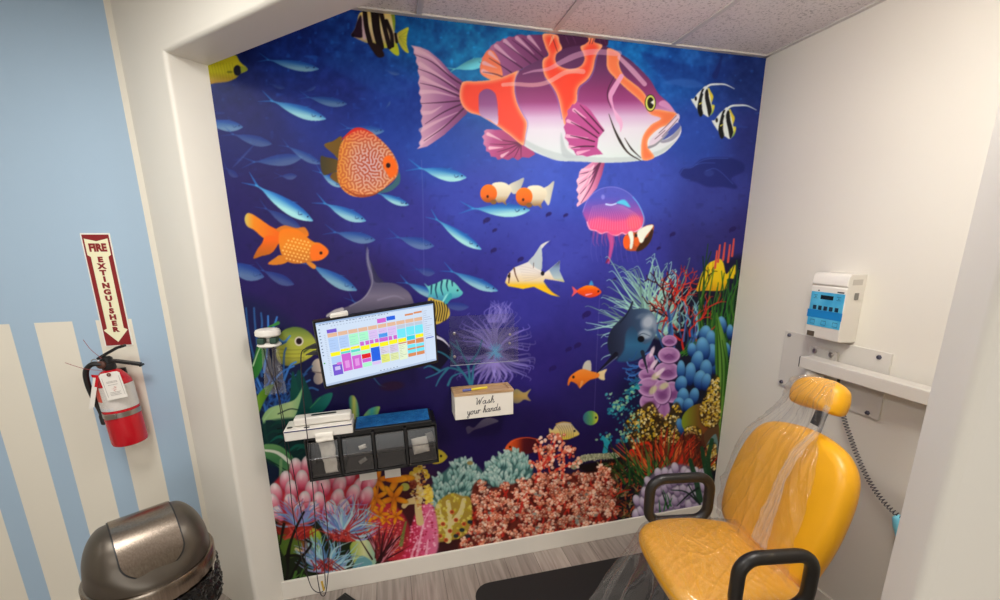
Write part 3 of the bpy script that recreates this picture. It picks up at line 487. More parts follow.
    poly([(700, 441), (708, 428), (714, 420), (719, 426), (718, 446), (710, 448)], c8(96, 66, 40)); poly([(706, 446), (716, 434), (718, 456), (710, 452)], c8(110, 148, 150), .9)
    G = [((700, 378, 719, 430), [(712, 380), (719, 378), (720, 418), (712, 428), (702, 424), (700, 408)], 300), ((0,)*4, [(684, 430), (694, 426), (702, 432), (698, 446), (686, 448)], 90), ((0,)*4, [(706, 446), (716, 444), (716, 470), (704, 466)], 110), ((0,)*4, [(640, 408), (652, 402), (664, 418), (676, 402), (682, 412), (676, 424), (684, 450), (660, 462), (636, 456), (624, 430), (630, 416)], 420)]
    for k, (_, P, n) in enumerate(G):
        poly(P, c8(60, 44, 18), .85, soft=1.5)
        for x, y in in_poly(P, n):
            r = .7+.7*rg.random(); ell(x, y, r, r, [c8(222, 196, 110), c8(186, 150, 66), c8(120, 88, 34), c8(238, 222, 160), c8(214, 176, 40)][rg.integers(5)], .95, soft=.3)
    # teal coral
    for i in range(150):
        x, y = 604+36*rg.random(), 392+50*rg.random()
        if (x-604)/36+(442-y)/120 < .45: continue
        ell(x, y, .6+1.3*rg.random(), .5+.9*rg.random(), [c8(40, 130, 140), c8(70, 170, 168), c8(30, 90, 120), c8(150, 200, 160)][rg.integers(4)], .85, ang=rg.random()*3)
    for x, y in [(619, 404), (630, 394), (606, 438), (622, 440), (612, 409), (636, 386)]:
        for i in range(16): ell(x+3.4*rg.normal(), y+3.4*rg.normal(), 1+1.2*rg.random(), 1+rg.random(), [c8(40, 140, 156), c8(60, 170, 170), c8(34, 100, 130), c8(150, 196, 150)][rg.integers(4)], .9)
    stroke([(605, 452), (606, 444), (603, 437)], 5, 3, c8(40, 150, 166)); stroke([(606, 446), (611, 440)], 3, 2, c8(40, 150, 166))
    # beige ridge
    stroke([(574, 466), (582, 459), (596, 456.6), (608, 456), (618, 455)], 7, 5, c8(150, 150, 118))
    for x, y in in_poly([(572, 464), (582, 455), (600, 453), (619, 452.6), (618, 458), (600, 461), (584, 463), (574, 469)], 170): ell(x, y, .7, .7, [c8(196, 196, 160), c8(170, 172, 134), c8(120, 120, 90)][rg.integers(3)], .9, soft=.3)
    poly([(578, 466), (600, 461.4), (620, 459), (624, 474), (604, 480), (590, 474)], c8(28, 18, 16), .9, soft=1)
    # dark undergrowth and brown leaves
    for i in range(420):
        x, y = 598+54*rg.random(), 464+56*rg.random(); c = [c8(60, 66, 30), c8(110, 64, 34), c8(150, 140, 96), c8(190, 84, 46), c8(34, 60, 30)][rg.integers(5)]
        a = rg.random()*3; stroke([(x, y), (x+5*math.cos(a), y-5*math.sin(a))], 1.8, .8, c, .85)
    # red anemone and grass
    poly([(630, 455), (650, 440), (670, 446), (690, 432), (704, 446), (700, 470), (680, 480), (650, 480), (634, 470)], c8(84, 22, 14), .8, soft=3)
    for i in range(90):
        b = np.array([666+13*np.clip(rg.normal(), -1.7, 1.9), 478+4*rg.normal()]); a = -1.57+.55*(b[0]-664)/20+.28*rg.normal(); L = 26+24*rg.random()
        e = b+L*np.array([math.cos(a), math.sin(a)]); m = (b+e)/2+np.array([3*rg.normal(), 0])
        if e[1] < 424: continue
        stroke([b, m, e], 2.6, .6, [c8(206, 46, 28), c8(226, 84, 38), c8(170, 40, 22), c8(232, 120, 60), c8(120, 50, 26)][rg.integers(5)], .92)
    stroke([(632, 452), (639, 466), (640, 474)], 6, 3, c8(226, 44, 26)); stroke([(641, 444), (648, 443), (652, 448)], 3, 2, c8(214, 56, 28)); stroke([(650, 456), (651, 470)], 4.6, 3, c8(216, 40, 26))
    for i in range(44):
        b = np.array([648+12*rg.normal(), 484+3*rg.normal()]); a = -1.85+.35*rg.normal(); L = 24+28*rg.random(); e = b+L*np.array([math.cos(a), math.sin(a)])
        stroke([b, (b+e)/2+np.array([2*rg.normal(), 1]), e], 2.0, .5, [c8(44, 96, 44), c8(28, 66, 32), c8(84, 130, 60), c8(20, 50, 30)][rg.integers(4)], .92)
    for i in range(26):
        b = np.array([690+10*rg.normal(), 470+6*rg.normal()]); a = -1.3+.4*rg.normal(); L = 20+14*rg.random(); e = b+L*np.array([math.cos(a), math.sin(a)]); stroke([b, e], 1.8, .6, [c8(90, 44, 26), c8(120, 54, 30)][rg.integers(2)], .9)
    # lavender bulbs
    poly([(634, 512), (640, 492), (652, 474), (676, 464), (702, 470), (712, 480), (712, 506), (640, 520)], c8(120, 100, 132), .9, soft=2)
    for r in range(7):
        for j in range(13):
            x = 637+j*6.2+(r % 2)*3+rg.normal(); y = 516-r*8+2*rg.normal()-.10*(x-637)
            if ((x-680)/46)**2+((y-516)/50)**2 < 1.02: ell(x+.6, y+1.2, 3.9, 5.6, c8(84, 66, 100), .6, soft=1); petal(x, y, 5.8, 3.8, -1.57+.3*(x-676)/30+.2*rg.normal(), (246, 238, 246), (158, 132, 172))
    for p in [[(712, 440), (708, 462), (712, 486), (716, 500)], [(702, 448), (706, 470), (714, 492)], [(690, 460), (696, 480), (700, 500)]]: stroke(p, 4, 6, c8(28, 72, 42), .92)
    for p in [[(671, 490), (686, 492), (700, 504)], [(677, 506), (688, 495), (698, 488)], [(662, 492), (668, 508)], [(688, 484), (698, 502)]]: stroke(p, .8, 2.2, c8(22, 40, 34), .95)
    for p in [[(664, 510), (666, 498), (663, 490)], [(668, 508), (672, 498)], [(660, 512), (659, 500)], [(671, 506), (667, 494)]]: stroke(p, 1.6, .6, c8(40, 110, 50), .95)

def paint_reef_mid():
    # pale violet feather anemone
    c = np.array([495., 352.])
    for i in range(120):
        a = rg.random()*6.283; L = 24+20*rg.random()
        d = np.array([math.cos(a), math.sin(a)])
        if d[1] > .3 and abs(d[0]) < .8: L *= .82
        if d[0] < -.3: L *= 1.05
        n = np.array([-d[1], d[0]]); cv = (.22+.25*rg.random())*(1 if d[0] > 0 else -1)*(1 if d[1] > 0 else -1)
        e = c+d*L; stroke([c+d*4, c+d*L*.55+n*cv*L*.3, e, e+d*2+n*cv*9], 2.6, .5, c8(150, 138, 214)*(.62+.45*rg.random()), .72, soft=.6)
    for i in range(26):
        x = 488+20*rg.random(); stroke([(x, 322), (x+4*rg.normal()+3, 312), (x+5*rg.normal()+4, 300+6*rg.random())], 1.6, .5, c8(140, 130, 206), .55, soft=.6)
    for i in range(24):
        a = rg.random()*6.28; stroke([c, c+np.array([math.cos(a), math.sin(a)])*(5+5*rg.random())], 2, .8, c8(96, 176, 216), .7, soft=.6)
    for i in range(7): x = 474+i*6; stroke([(490+i, 362), (x+2, 374), (x-2, 384)], 4.5, 1, c8(158, 142, 220), .6, soft=1)
    # teal branching coral
    for b in [[(470, 384), (462, 372), (448, 368), (436, 374), (426, 378)], [(462, 372), (452, 360), (440, 352), (430, 352)], [(448, 368), (440, 378), (436, 386)], [(440, 371), (430, 366), (424, 368)], [(470, 384), (468, 366), (460, 350), (456, 340)], [(468, 366), (478, 352), (482, 340)], [(472, 384), (474, 366), (480, 360)], [(452, 360), (452, 350)], [(460, 350), (450, 342)], [(448, 385), (452, 377), (460, 373)]]:
        stroke(b, 2.6, 1.2, c8(52, 122, 146), .95)
    stroke([(374, 378), (380, 385), (386, 387)], 1.2, .8, c8(60, 120, 150), .8); ell(392, 386, 12, 4.6, c8(56, 22, 48), .7, ang=-.1, soft=2)
    # mint stubby coral, two mounds
    M1 = [(428, 504), (430, 490), (436, 478), (446, 470), (456, 460), (462, 457), (472, 462), (480, 468), (486, 480), (482, 492), (470, 500), (450, 506), (436, 510)]
    M2 = [(484, 470), (490, 460), (502, 454), (514, 451), (526, 458), (532, 468), (531, 480), (520, 488), (500, 488), (486, 482)]
    for P, n in ((M1, 150), (M2, 130)):
        poly(P, c8(72, 112, 108), soft=1.5)
        for x, y in sorted(in_poly(P, n), key=lambda t: t[1]): a_ = -1.57+.45*rg.normal()+.02*(x-np.mean([p[0] for p in P])); ell(x+.8, y+.6, 1.8, 3.6, c8(40, 70, 70), .55, soft=1); petal(x, y-1, 3.4+2.0*rg.random(), 1.4+.7*rg.random(), a_, (214, 232, 220) if rg.random() < .5 else (178, 210, 198), (84, 132, 124))
    ell(470, 463, 3, 2, c8(150, 120, 60), .8)
    # salmon coral
    R = [(463, 552), (466, 526), (470, 500), (474, 482), (480, 470), (486, 474), (492, 486), (506, 482), (516, 480), (528, 474), (536, 466), (530, 452), (532, 444), (540, 440), (548, 446), (552, 430), (562, 433), (566, 446), (576, 444), (580, 454), (572, 462), (572, 472), (590, 476), (598, 464), (606, 462), (613, 474), (612, 498), (616, 508), (604, 530), (540, 545)]
    Q = [(463, 552), (466, 526), (470, 500), (476, 482), (492, 488), (520, 482), (545, 474), (572, 474), (596, 472), (611, 476), (613, 500), (618, 510), (604, 530), (540, 545)]
    poly(Q, c8(110, 46, 36), soft=1.5)
    for i in range(30):
        x = 470+140*rg.random(); curve_tree(x, 532-(x-470)*.12+4*rg.normal(), -1.57+.4*rg.normal(), 12+6*rg.random(), 2.4, lambda: c8(196, 52, 38), 2, .5)
    for b in [[(536, 482), (540, 464), (538, 448)], [(540, 470), (552, 452), (556, 436)], [(548, 460), (562, 454), (574, 450)], [(562, 478), (564, 460), (560, 446)], [(556, 470), (576, 462)], [(532, 462), (540, 468)]]: stroke(b, 3, 1.8, c8(200, 48, 40))
    nodes_ = in_poly(Q, 230)+in_poly(R, 90)
    pal = [c8(232, 150, 116), c8(242, 184, 152), c8(214, 112, 82), c8(248, 212, 186), c8(222, 128, 92)]
    for x, y in sorted(nodes_, key=lambda t: t[1]+5*rg.random()):
        sc_ = .8+.5*rg.random(); tint = 1.0-.28*rg.random()**2
        for k in range(8):
            a_ = rg.random()*6.283; ell(x+4.4*sc_*math.cos(a_), y+3.4*sc_*math.sin(a_)+1, 2.2, 2, c8(74, 24, 22), .32, soft=1.2)
        a_ = -1.57+.8*rg.normal(); stroke([(x, y+6*sc_), (x+1.5*rg.normal(), y+2), (x+4*math.cos(a_), y+4*math.sin(a_))], 2.0, 1.3, [c8(206, 60, 44), c8(184, 44, 36)][rg.integers(2)])
        for k in range(10):
            a_ = rg.random()*6.283; q_ = sc_*4.2*rg.random()**.6; r = .9+.8*rg.random()
            cx_, cy2 = x+q_*math.cos(a_), y+q_*.85*math.sin(a_)-1
            ell(cx_, cy2, r*1.1, r, pal[rg.integers(5)]*tint, .96, soft=.4)
            if r > 1.25: ell(cx_-.3, cy2-.5, r*.42, r*.36, c8(254, 228, 208), .8, soft=.3)
    for b in [[(536, 482), (540, 464), (538, 448)], [(540, 470), (552, 452), (556, 437)], [(548, 460), (562, 454), (574, 450)], [(562, 478), (564, 460), (561, 446)], [(556, 470), (576, 462)], [(532, 462), (540, 468)], [(488, 520), (494, 506)], [(520, 512), (524, 498), (530, 490)], [(560, 510), (558, 496)], [(590, 500), (596, 486)]]:
        stroke(b, 2.6, 1.6, c8(206, 50, 40), .9)
        for q_ in range(16):
            t_ = rg.random(); i_ = min(int(t_*(len(b)-1)), len(b)-2); f_ = t_*(len(b)-1)-i_; x = b[i_][0]*(1-f_)+b[i_+1][0]*f_+2.6*rg.normal(); y = b[i_][1]*(1-f_)+b[i_+1][1]*f_+2*rg.normal(); r = .9+.8*rg.random()
            ell(x, y, r, r, pal[rg.integers(5)], .95, soft=.4)
        ex, ey = b[-1]
        for q_ in range(9): r = 1+.9*rg.random(); ell(ex+2.4*rg.normal(), ey+2*rg.normal(), r, r, pal[rg.integers(4)], .95, soft=.4)
    for x, y in in_poly(Q, 16): ell(x, y, 2, 1.4, c8(120, 140, 134), .7, soft=.6)
    # yellow knobbly coral
    Yc = [(432, 540), (434, 512), (440, 500), (452, 493), (462, 496), (470, 498), (472, 516), (466, 534), (452, 540)]
    poly(Yc, c8(170, 140, 56), soft=1)
    for b in [[(448, 540), (450, 520), (448, 502)], [(450, 524), (460, 514), (464, 500)], [(448, 530), (440, 518), (438, 506)]]: stroke(b, 7, 4.5, c8(214, 196, 132))
    for x, y in in_poly(Yc, 130): ell(x, y, 1+.9*rg.random(), 1+.7*rg.random(), [c8(206, 190, 70), c8(220, 206, 100), c8(176, 150, 44)][rg.integers(3)], .8, soft=.4)
    for b in [[(448, 540), (450, 520), (449, 504)], [(450, 524), (459, 514), (463, 503)]]: stroke(b, 4.4, 3, c8(216, 198, 140), .9)
    for x, y in [(450, 531), (443, 524), (456, 520), (464, 524), (440, 536), (458, 534), (452, 512), (446, 540)]: ell(x, y, 2.3, 2.1, c8(206, 92, 50)); ell(x, y, 1.1, 1, c8(130, 56, 30))
    for x, y in [(456, 536), (462, 530), (468, 536), (470, 522)]: ell(x, y, 2.6, 2, c8(30, 42, 52), .9)
    # pink soft coral
    K = [(396, 566), (406, 546), (412, 524), (418, 508), (428, 503), (434, 508), (438, 530), (434, 556)]
    poly(K, lin([(396, (206, 60, 84)), (414, (190, 40, 72)), (426, (222, 96, 134)), (438, (214, 120, 150))], 'x'), soft=1.5)
    for x, y in in_poly(K, 220): ell(x, y, .7+.8*rg.random(), .6+.6*rg.random(), [c8(240, 150, 176), c8(176, 30, 60), c8(228, 100, 140), c8(250, 204, 214)][rg.integers(4)], .7, soft=.5)
    for b in [[(416, 560), (420, 540), (424, 522), (430, 510)], [(410, 562), (414, 548), (418, 540)], [(426, 556), (428, 540)]]: stroke(b, 3, 1.2, c8(246, 196, 208), .7, soft=1.2)
    poly([(362, 516), (380, 502), (398, 508), (410, 530), (402, 556), (388, 560), (374, 540)], lin([(360, (222, 92, 84)), (385, (196, 50, 60)), (410, (160, 40, 50))], 'x'), .95, soft=2)
    for x, y in in_poly([(364, 514), (384, 502), (402, 512), (408, 540), (396, 558), (380, 552)], 170): ell(x, y, .7+.8*rg.random(), .7, [c8(244, 150, 60), c8(240, 120, 120), c8(150, 30, 40), c8(226, 170, 140)][rg.integers(4)], .7, soft=.5)
    # cream and yellow branch coral
    for b in [[(420, 522), (418, 505), (420, 490), (416, 478), (420, 466)], [(419, 500), (408, 502), (404, 506)], [(419, 494), (430, 492), (430, 500)], [(417, 478), (410, 480)]]: stroke(b, 7.5, 5, c8(212, 186, 128))
    for x, y in [(420, 468), (425, 472), (427, 476), (416, 470), (412, 474)]: ell(x, y, 3, 3, c8(204, 170, 56))
    for x, y in in_poly([(414, 466), (424, 464), (428, 476), (424, 488), (432, 488), (432, 504), (426, 500), (420, 510), (412, 500), (410, 482)], 90): ell(x, y, 1+.8*rg.random(), 1, [c8(220, 190, 90), c8(196, 120, 60), c8(226, 206, 160), c8(150, 96, 50)][rg.integers(4)], .85, soft=.4)
    for x, y in in_poly([(424, 486), (430, 484), (433, 500), (426, 504)], 50): ell(x, y, 1.5, 1.3, [c8(226, 186, 60), c8(236, 210, 96)][rg.integers(2)], .9)
    ell(405, 487, 4.6, 4, c8(170, 170, 80)); ell(413, 484, 4, 5, c8(120, 40, 30), .8)
    # orange star flowers
    def star(x, y, r, n, a0, c, asp=.34):
        for k in range(n):
            a = a0+k*6.283/n; petal(x+r*.52*math.cos(a), y+r*.52*math.sin(a), r*.56, r*asp*.62, a, (242, 166, 34), c)
    for x, y, r, n, a in [(378, 480, 13, 5, -1.5), (398, 478, 16, 3, 0), (394, 498, 14, 5, .3), (376, 498, 12, 5, -.5), (368, 506, 10, 5, .2), (380, 514, 9, 5, 0), (396, 516, 8, 5, .5), (368, 524, 7, 5, .2), (386, 520, 6, 4, .7)]: star(x, y, r, n, a, (206, 104, 20))
    poly([(384, 478), (394, 475), (404, 476), (407, 480), (400, 482.6), (388, 482)], lin([(384, (214, 104, 16)), (407, (246, 168, 36))], 'x'))
    for p in [[(378, 482), (377, 496), (372, 512)], [(394, 498), (390, 512)]]: stroke(p, 2, 1.4, c8(196, 110, 30))

def paint_reef_left():
    poly([(228, 300), (300, 330), (320, 430), (300, 470), (262, 480), (250, 420)], c8(16, 28, 60), .55, soft=10)
    # yellow-green fish
    poly([(276, 352), (280, 334), (290, 327.6), (302, 328), (312, 335), (317, 345), (316, 351), (311, 357), (300, 363), (288, 366), (279, 362)], lin([(328, (96, 118, 54)), (340, (160, 166, 70)), (356, (176, 172, 62)), (366, (120, 120, 60))]))
    for y in (349, 353, 357): stroke([(278, y), (290, y+1), (304, y+.6)], .7, .5, c8(110, 110, 40), .8)
    ell(299, 341.2, 4.4, 4.6, c8(218, 204, 190)); ell(299, 341.2, 3, 3.2, c8(40, 22, 24)); stroke([(304, 352), (311, 347), (318, 346)], 2, 2, c8(60, 70, 40), .8)
    # blue branching coral
    bl = lambda: c8(58, 112, 178)*(.65+.5*rg.random())
    for b in [[(258, 372), (252, 350), (248, 330), (246, 308)], [(262, 376), (258, 350), (255, 324), (254, 308)], [(258, 340), (262, 326), (261, 313)], [(264, 372), (268, 340), (268, 316)], [(268, 336), (274, 326), (277, 317)], [(262, 390), (254, 372), (246, 356)], [(286, 400), (284, 380), (284, 356), (286, 348)], [(284, 380), (290, 366), (296, 362)], [(288, 402), (298, 386), (306, 372), (312, 366)], [(298, 386), (310, 380)], [(300, 396), (310, 388), (318, 390)], [(264, 400), (258, 388), (250, 380)], [(270, 398), (272, 384), (282, 372), (294, 366)], [(277, 338), (284, 342), (290, 336)], [(281, 344), (286, 342)], [(266, 412), (262, 398), (254, 390)], [(274, 416), (276, 400), (282, 392), (292, 386)]]: stroke(b, 2.6, 1.7, bl(), .95)
    for i in range(70):
        x, y = 250+58*rg.random(), 384+38*rg.random(); stroke([(x, y), (x+4*rg.normal(), y-6), (x+6*rg.normal(), y-13)], 1.8, 1.1, c8(44, 90, 160)*(.6+.6*rg.random()), .75)
    # leaves
    g0 = lin([(244, (24, 72, 30)), (262, (52, 122, 52)), (275, (30, 80, 40))], 'x')
    poly([(250, 376), (254, 358), (258, 344), (264, 340), (266, 352), (262, 368), (256, 378)], g0); stroke([(253, 366), (258, 352), (262, 343)], 1.2, .8, c8(190, 210, 170)); stroke([(268, 327), (274, 325), (278, 323)], 1, 3.6, c8(60, 130, 60))
    poly([(290, 420), (293, 396), (298, 370), (306, 382), (312, 400), (312, 424)], c8(12, 66, 62)); poly([(310, 410), (318, 398), (332, 392.6), (330, 402), (322, 412), (312, 416)], lin([(310, (14, 78, 74)), (332, (28, 108, 96))], 'x'))
    poly([(292, 372), (297, 384), (300, 396), (297, 414), (294, 424), (290, 414)], c8(14, 76, 66))
    poly([(262, 420), (268, 409), (282, 404), (294, 400), (300, 392), (303, 386), (300, 402), (294, 418), (284, 424), (272, 420)], lin([(262, (132, 166, 108)), (290, (176, 196, 138)), (303, (120, 166, 110))], 'x'))
    stroke([(264, 420), (266, 436), (270, 448)], 3, 2, c8(128, 164, 112)); stroke([(278, 414), (290, 409), (299, 410)], 1, 1, c8(24, 44, 40)); stroke([(264, 420), (273, 410), (286, 404)], 1.4, 1, c8(150, 184, 128))
    poly([(252, 410), (256, 398), (264, 388), (274, 384), (270, 392), (264, 402), (258, 416), (256, 424)], lin([(252, (150, 160, 100)), (260, (96, 138, 36)), (274, (60, 96, 30))], 'x'))
    poly([(262, 424), (290, 418), (312, 424), (312, 446), (300, 470), (266, 462), (258, 440)], c8(8, 46, 44), .92, soft=2)
    for i in range(14): x, y = 262+40*rg.random(), 426+34*rg.random(); stroke([(x, y), (x+8, y-5), (x+18, y-4)], 1, 4.6, c8(16, 78, 66)*(.7+.5*rg.random()), .85)
    for i in range(12): x, y = 276+20*rg.random(), 428+16*rg.random(); stroke([(x, y), (x+5, y-4*rg.random())], 1.4, .7, c8(6, 20, 24), .9)
    poly([(258, 449), (266, 444), (280, 446), (292, 456), (304, 470), (316, 478), (300, 480), (284, 472), (270, 460), (258, 456)], lin([(446, (96, 140, 84)), (460, (60, 110, 70)), (478, (90, 130, 80))])); stroke([(262, 450), (278, 453), (294, 466), (308, 477)], 2, .8, c8(206, 206, 186), wm=4); stroke([(260, 456), (276, 464), (292, 474), (306, 479)], 1.4, .7, c8(16, 50, 36))
    poly([(349, 398), (353.6, 395.6), (358, 404), (359, 420), (352, 420), (350, 410)], lin([(349, (30, 110, 110)), (354, (196, 190, 90)), (359, (60, 140, 130))], 'x')); poly([(362, 420), (368, 410), (376, 406.6), (380, 407), (378, 414), (374, 420)], lin([(362, (160, 176, 80)), (372, (60, 150, 150)), (380, (150, 180, 80))], 'x')); stroke([(310, 408), (320, 398)], 1, 1, c8(90, 150, 80), .6)
    stroke([(281, 460), (280, 485), (277, 520), (280, 545)], 3, 2, c8(120, 150, 100), .8)
    # big pink petals
    poly([(268, 500), (276, 480), (300, 466), (330, 474), (362, 470), (372, 490), (360, 516), (300, 520), (270, 516)], c8(176, 44, 56), soft=2)
    for k, (y, xs) in enumerate([(466, [296, 306]), (480, [286, 302, 318, 334, 350, 364]), (490, [276, 294, 312, 326, 342, 358, 370]), (501, [273, 287, 304, 318, 336, 352, 364]), (512, [280, 298, 314, 330, 344])]):
        for x in xs: petal(x+1.5*rg.normal(), y-.10*(x-310)+1.2*rg.normal(), 10.5, 6.6, -1.57+.5*(x-300)/70+.1*rg.normal(), (242, 228, 222), (196, 48, 80)); ell(x-1, y-4, 1.6, 3.4, c8(250, 240, 236), .35, soft=1.5)
    # left lower growth: calyx, stems
    poly([(274, 520), (300, 540), (330, 530), (360, 534), (376, 552), (380, 570), (300, 590), (284, 590)], c8(30, 40, 20), .95, soft=2)
    for x, y, rx, ry, t, b in [(294, 530, 20, 10, (176, 50, 36), (120, 40, 26)), (344, 530, 22, 12, (190, 48, 36), (150, 50, 40)), (326, 567, 12, 9, (170, 54, 44), (110, 50, 50)), (300, 548, 16, 8, (150, 70, 40), (90, 90, 30))]: petal(x, y, rx, ry, 0.1, t, b)
    poly([(278, 536), (290, 536), (302, 544), (296, 556), (284, 556)], c8(84, 110, 40), .9, soft=1); poly([(310, 530), (318, 530), (322, 540), (319, 556), (312, 552)], lin([(530, (160, 180, 60)), (556, (90, 120, 40))])); poly([(350, 546), (362, 538), (374, 546), (377, 560), (370, 568), (356, 566)], lin([(350, (150, 170, 70)), (364, (206, 206, 150)), (377, (130, 170, 150))], 'x')); poly([(352, 572), (360, 556), (372, 562), (368, 570)], c8(96, 150, 160), .9)
    poly([(306, 544), (314, 538), (318, 552), (314, 568), (306, 560)], c8(104, 136, 150), .6, soft=1.5); stroke([(296, 549), (304, 552)], 3, 1, c8(220, 190, 150), .8)
    def spiky(x, y, r, n, a0, a1, pal):
        for i in range(n):
            a = a0+(a1-a0)*rg.random(); L = r*(.55+.55*rg.random()); d = np.array([math.cos(a), math.sin(a)]); nn = np.array([-d[1], d[0]])*rg.normal()*.18
            s = np.array([x, y])+d*r*.12*rg.random(); stroke([s, s+d*L*.5+nn*L, s+d*L+nn*L*.3], 2.2, .5, pal[rg.integers(len(pal))], .9)
    pal = [c8(120, 176, 196), c8(150, 196, 206), c8(90, 130, 176), c8(150, 150, 196), c8(180, 206, 206)]
    spiky(298, 526, 28, 60, -2.9, -.3, [c8(110, 120, 176), c8(136, 140, 190), c8(180, 90, 90), c8(110, 160, 190)]); spiky(342, 534, 36, 120, -2.6, -.1, pal+[c8(176, 60, 60), c8(120, 110, 170)]); spiky(326, 572, 36, 90, -2.8, -.15, pal)
    for x, y in [(326, 568), (298, 536), (342, 538)]:
        for i in range(26): stroke([(x+10*rg.normal(), y+4*rg.random()), (x+10*rg.normal(), y-7-3*rg.random())], 1.6, .7, [c8(160, 40, 34), c8(190, 70, 60), c8(120, 30, 40)][rg.integers(3)], .8)
    for p in [[(288, 562), (290, 545), (296, 528), (304, 512)], [(284, 590), (288, 570), (287, 555), (291, 540)], [(290, 580), (300, 560), (311, 545), (306, 540)], [(286, 556), (300, 556), (306, 566), (306, 590)], [(284, 524), (280, 544)], [(296, 590), (298, 572)]]: stroke(p, 3, 2, c8(20, 16, 12), .95)
    for p in [[(298, 590), (302, 572), (308, 566)], [(292, 580), (300, 574)], [(304, 576), (312, 580)], [(296, 572), (290, 586)]]: stroke(p, 3, .8, c8(70, 110, 44), .9)
    # maroon spikes
    for i in range(44):
        a = -1.57+.95*rg.normal()*.55+.45; L = 20+18*rg.random(); b = np.array([380+3*rg.normal(), 560+2*rg.normal()]); e = b+L*np.array([math.cos(a), math.sin(a)])
        stroke([b, e], 1.7, .5, [c8(64, 20, 26), c8(110, 36, 40), c8(190, 120, 130), c8(40, 14, 20)][rg.integers(4)], .95)
    stroke([(401, 545), (404, 530), (406, 522)], 4, 2, c8(110, 130, 60), .8)

def paint_mural():
    paint_water(); paint_school(); paint_big_fish(); paint_fishes(); paint_reef_right(); paint_reef_mid(); paint_reef_left()
    # the joints between the paper drops
    for p in [[(421.5, 160), (423, 200), (424, 275)], [(600, 290), (597, 350), (594, 420)]]: stroke(p, .6, .6, c8(150, 150, 200), .28)

# ---------------------------------------------------------------- helpers
def s2l(c):
    c = np.asarray(c, float)
    return np.where(c <= .04045, c/12.92, ((c+.055)/1.055)**2.4)
def rgb(r, g, b): return tuple(s2l(np.array([r, g, b])/255.0))+(1.0,)

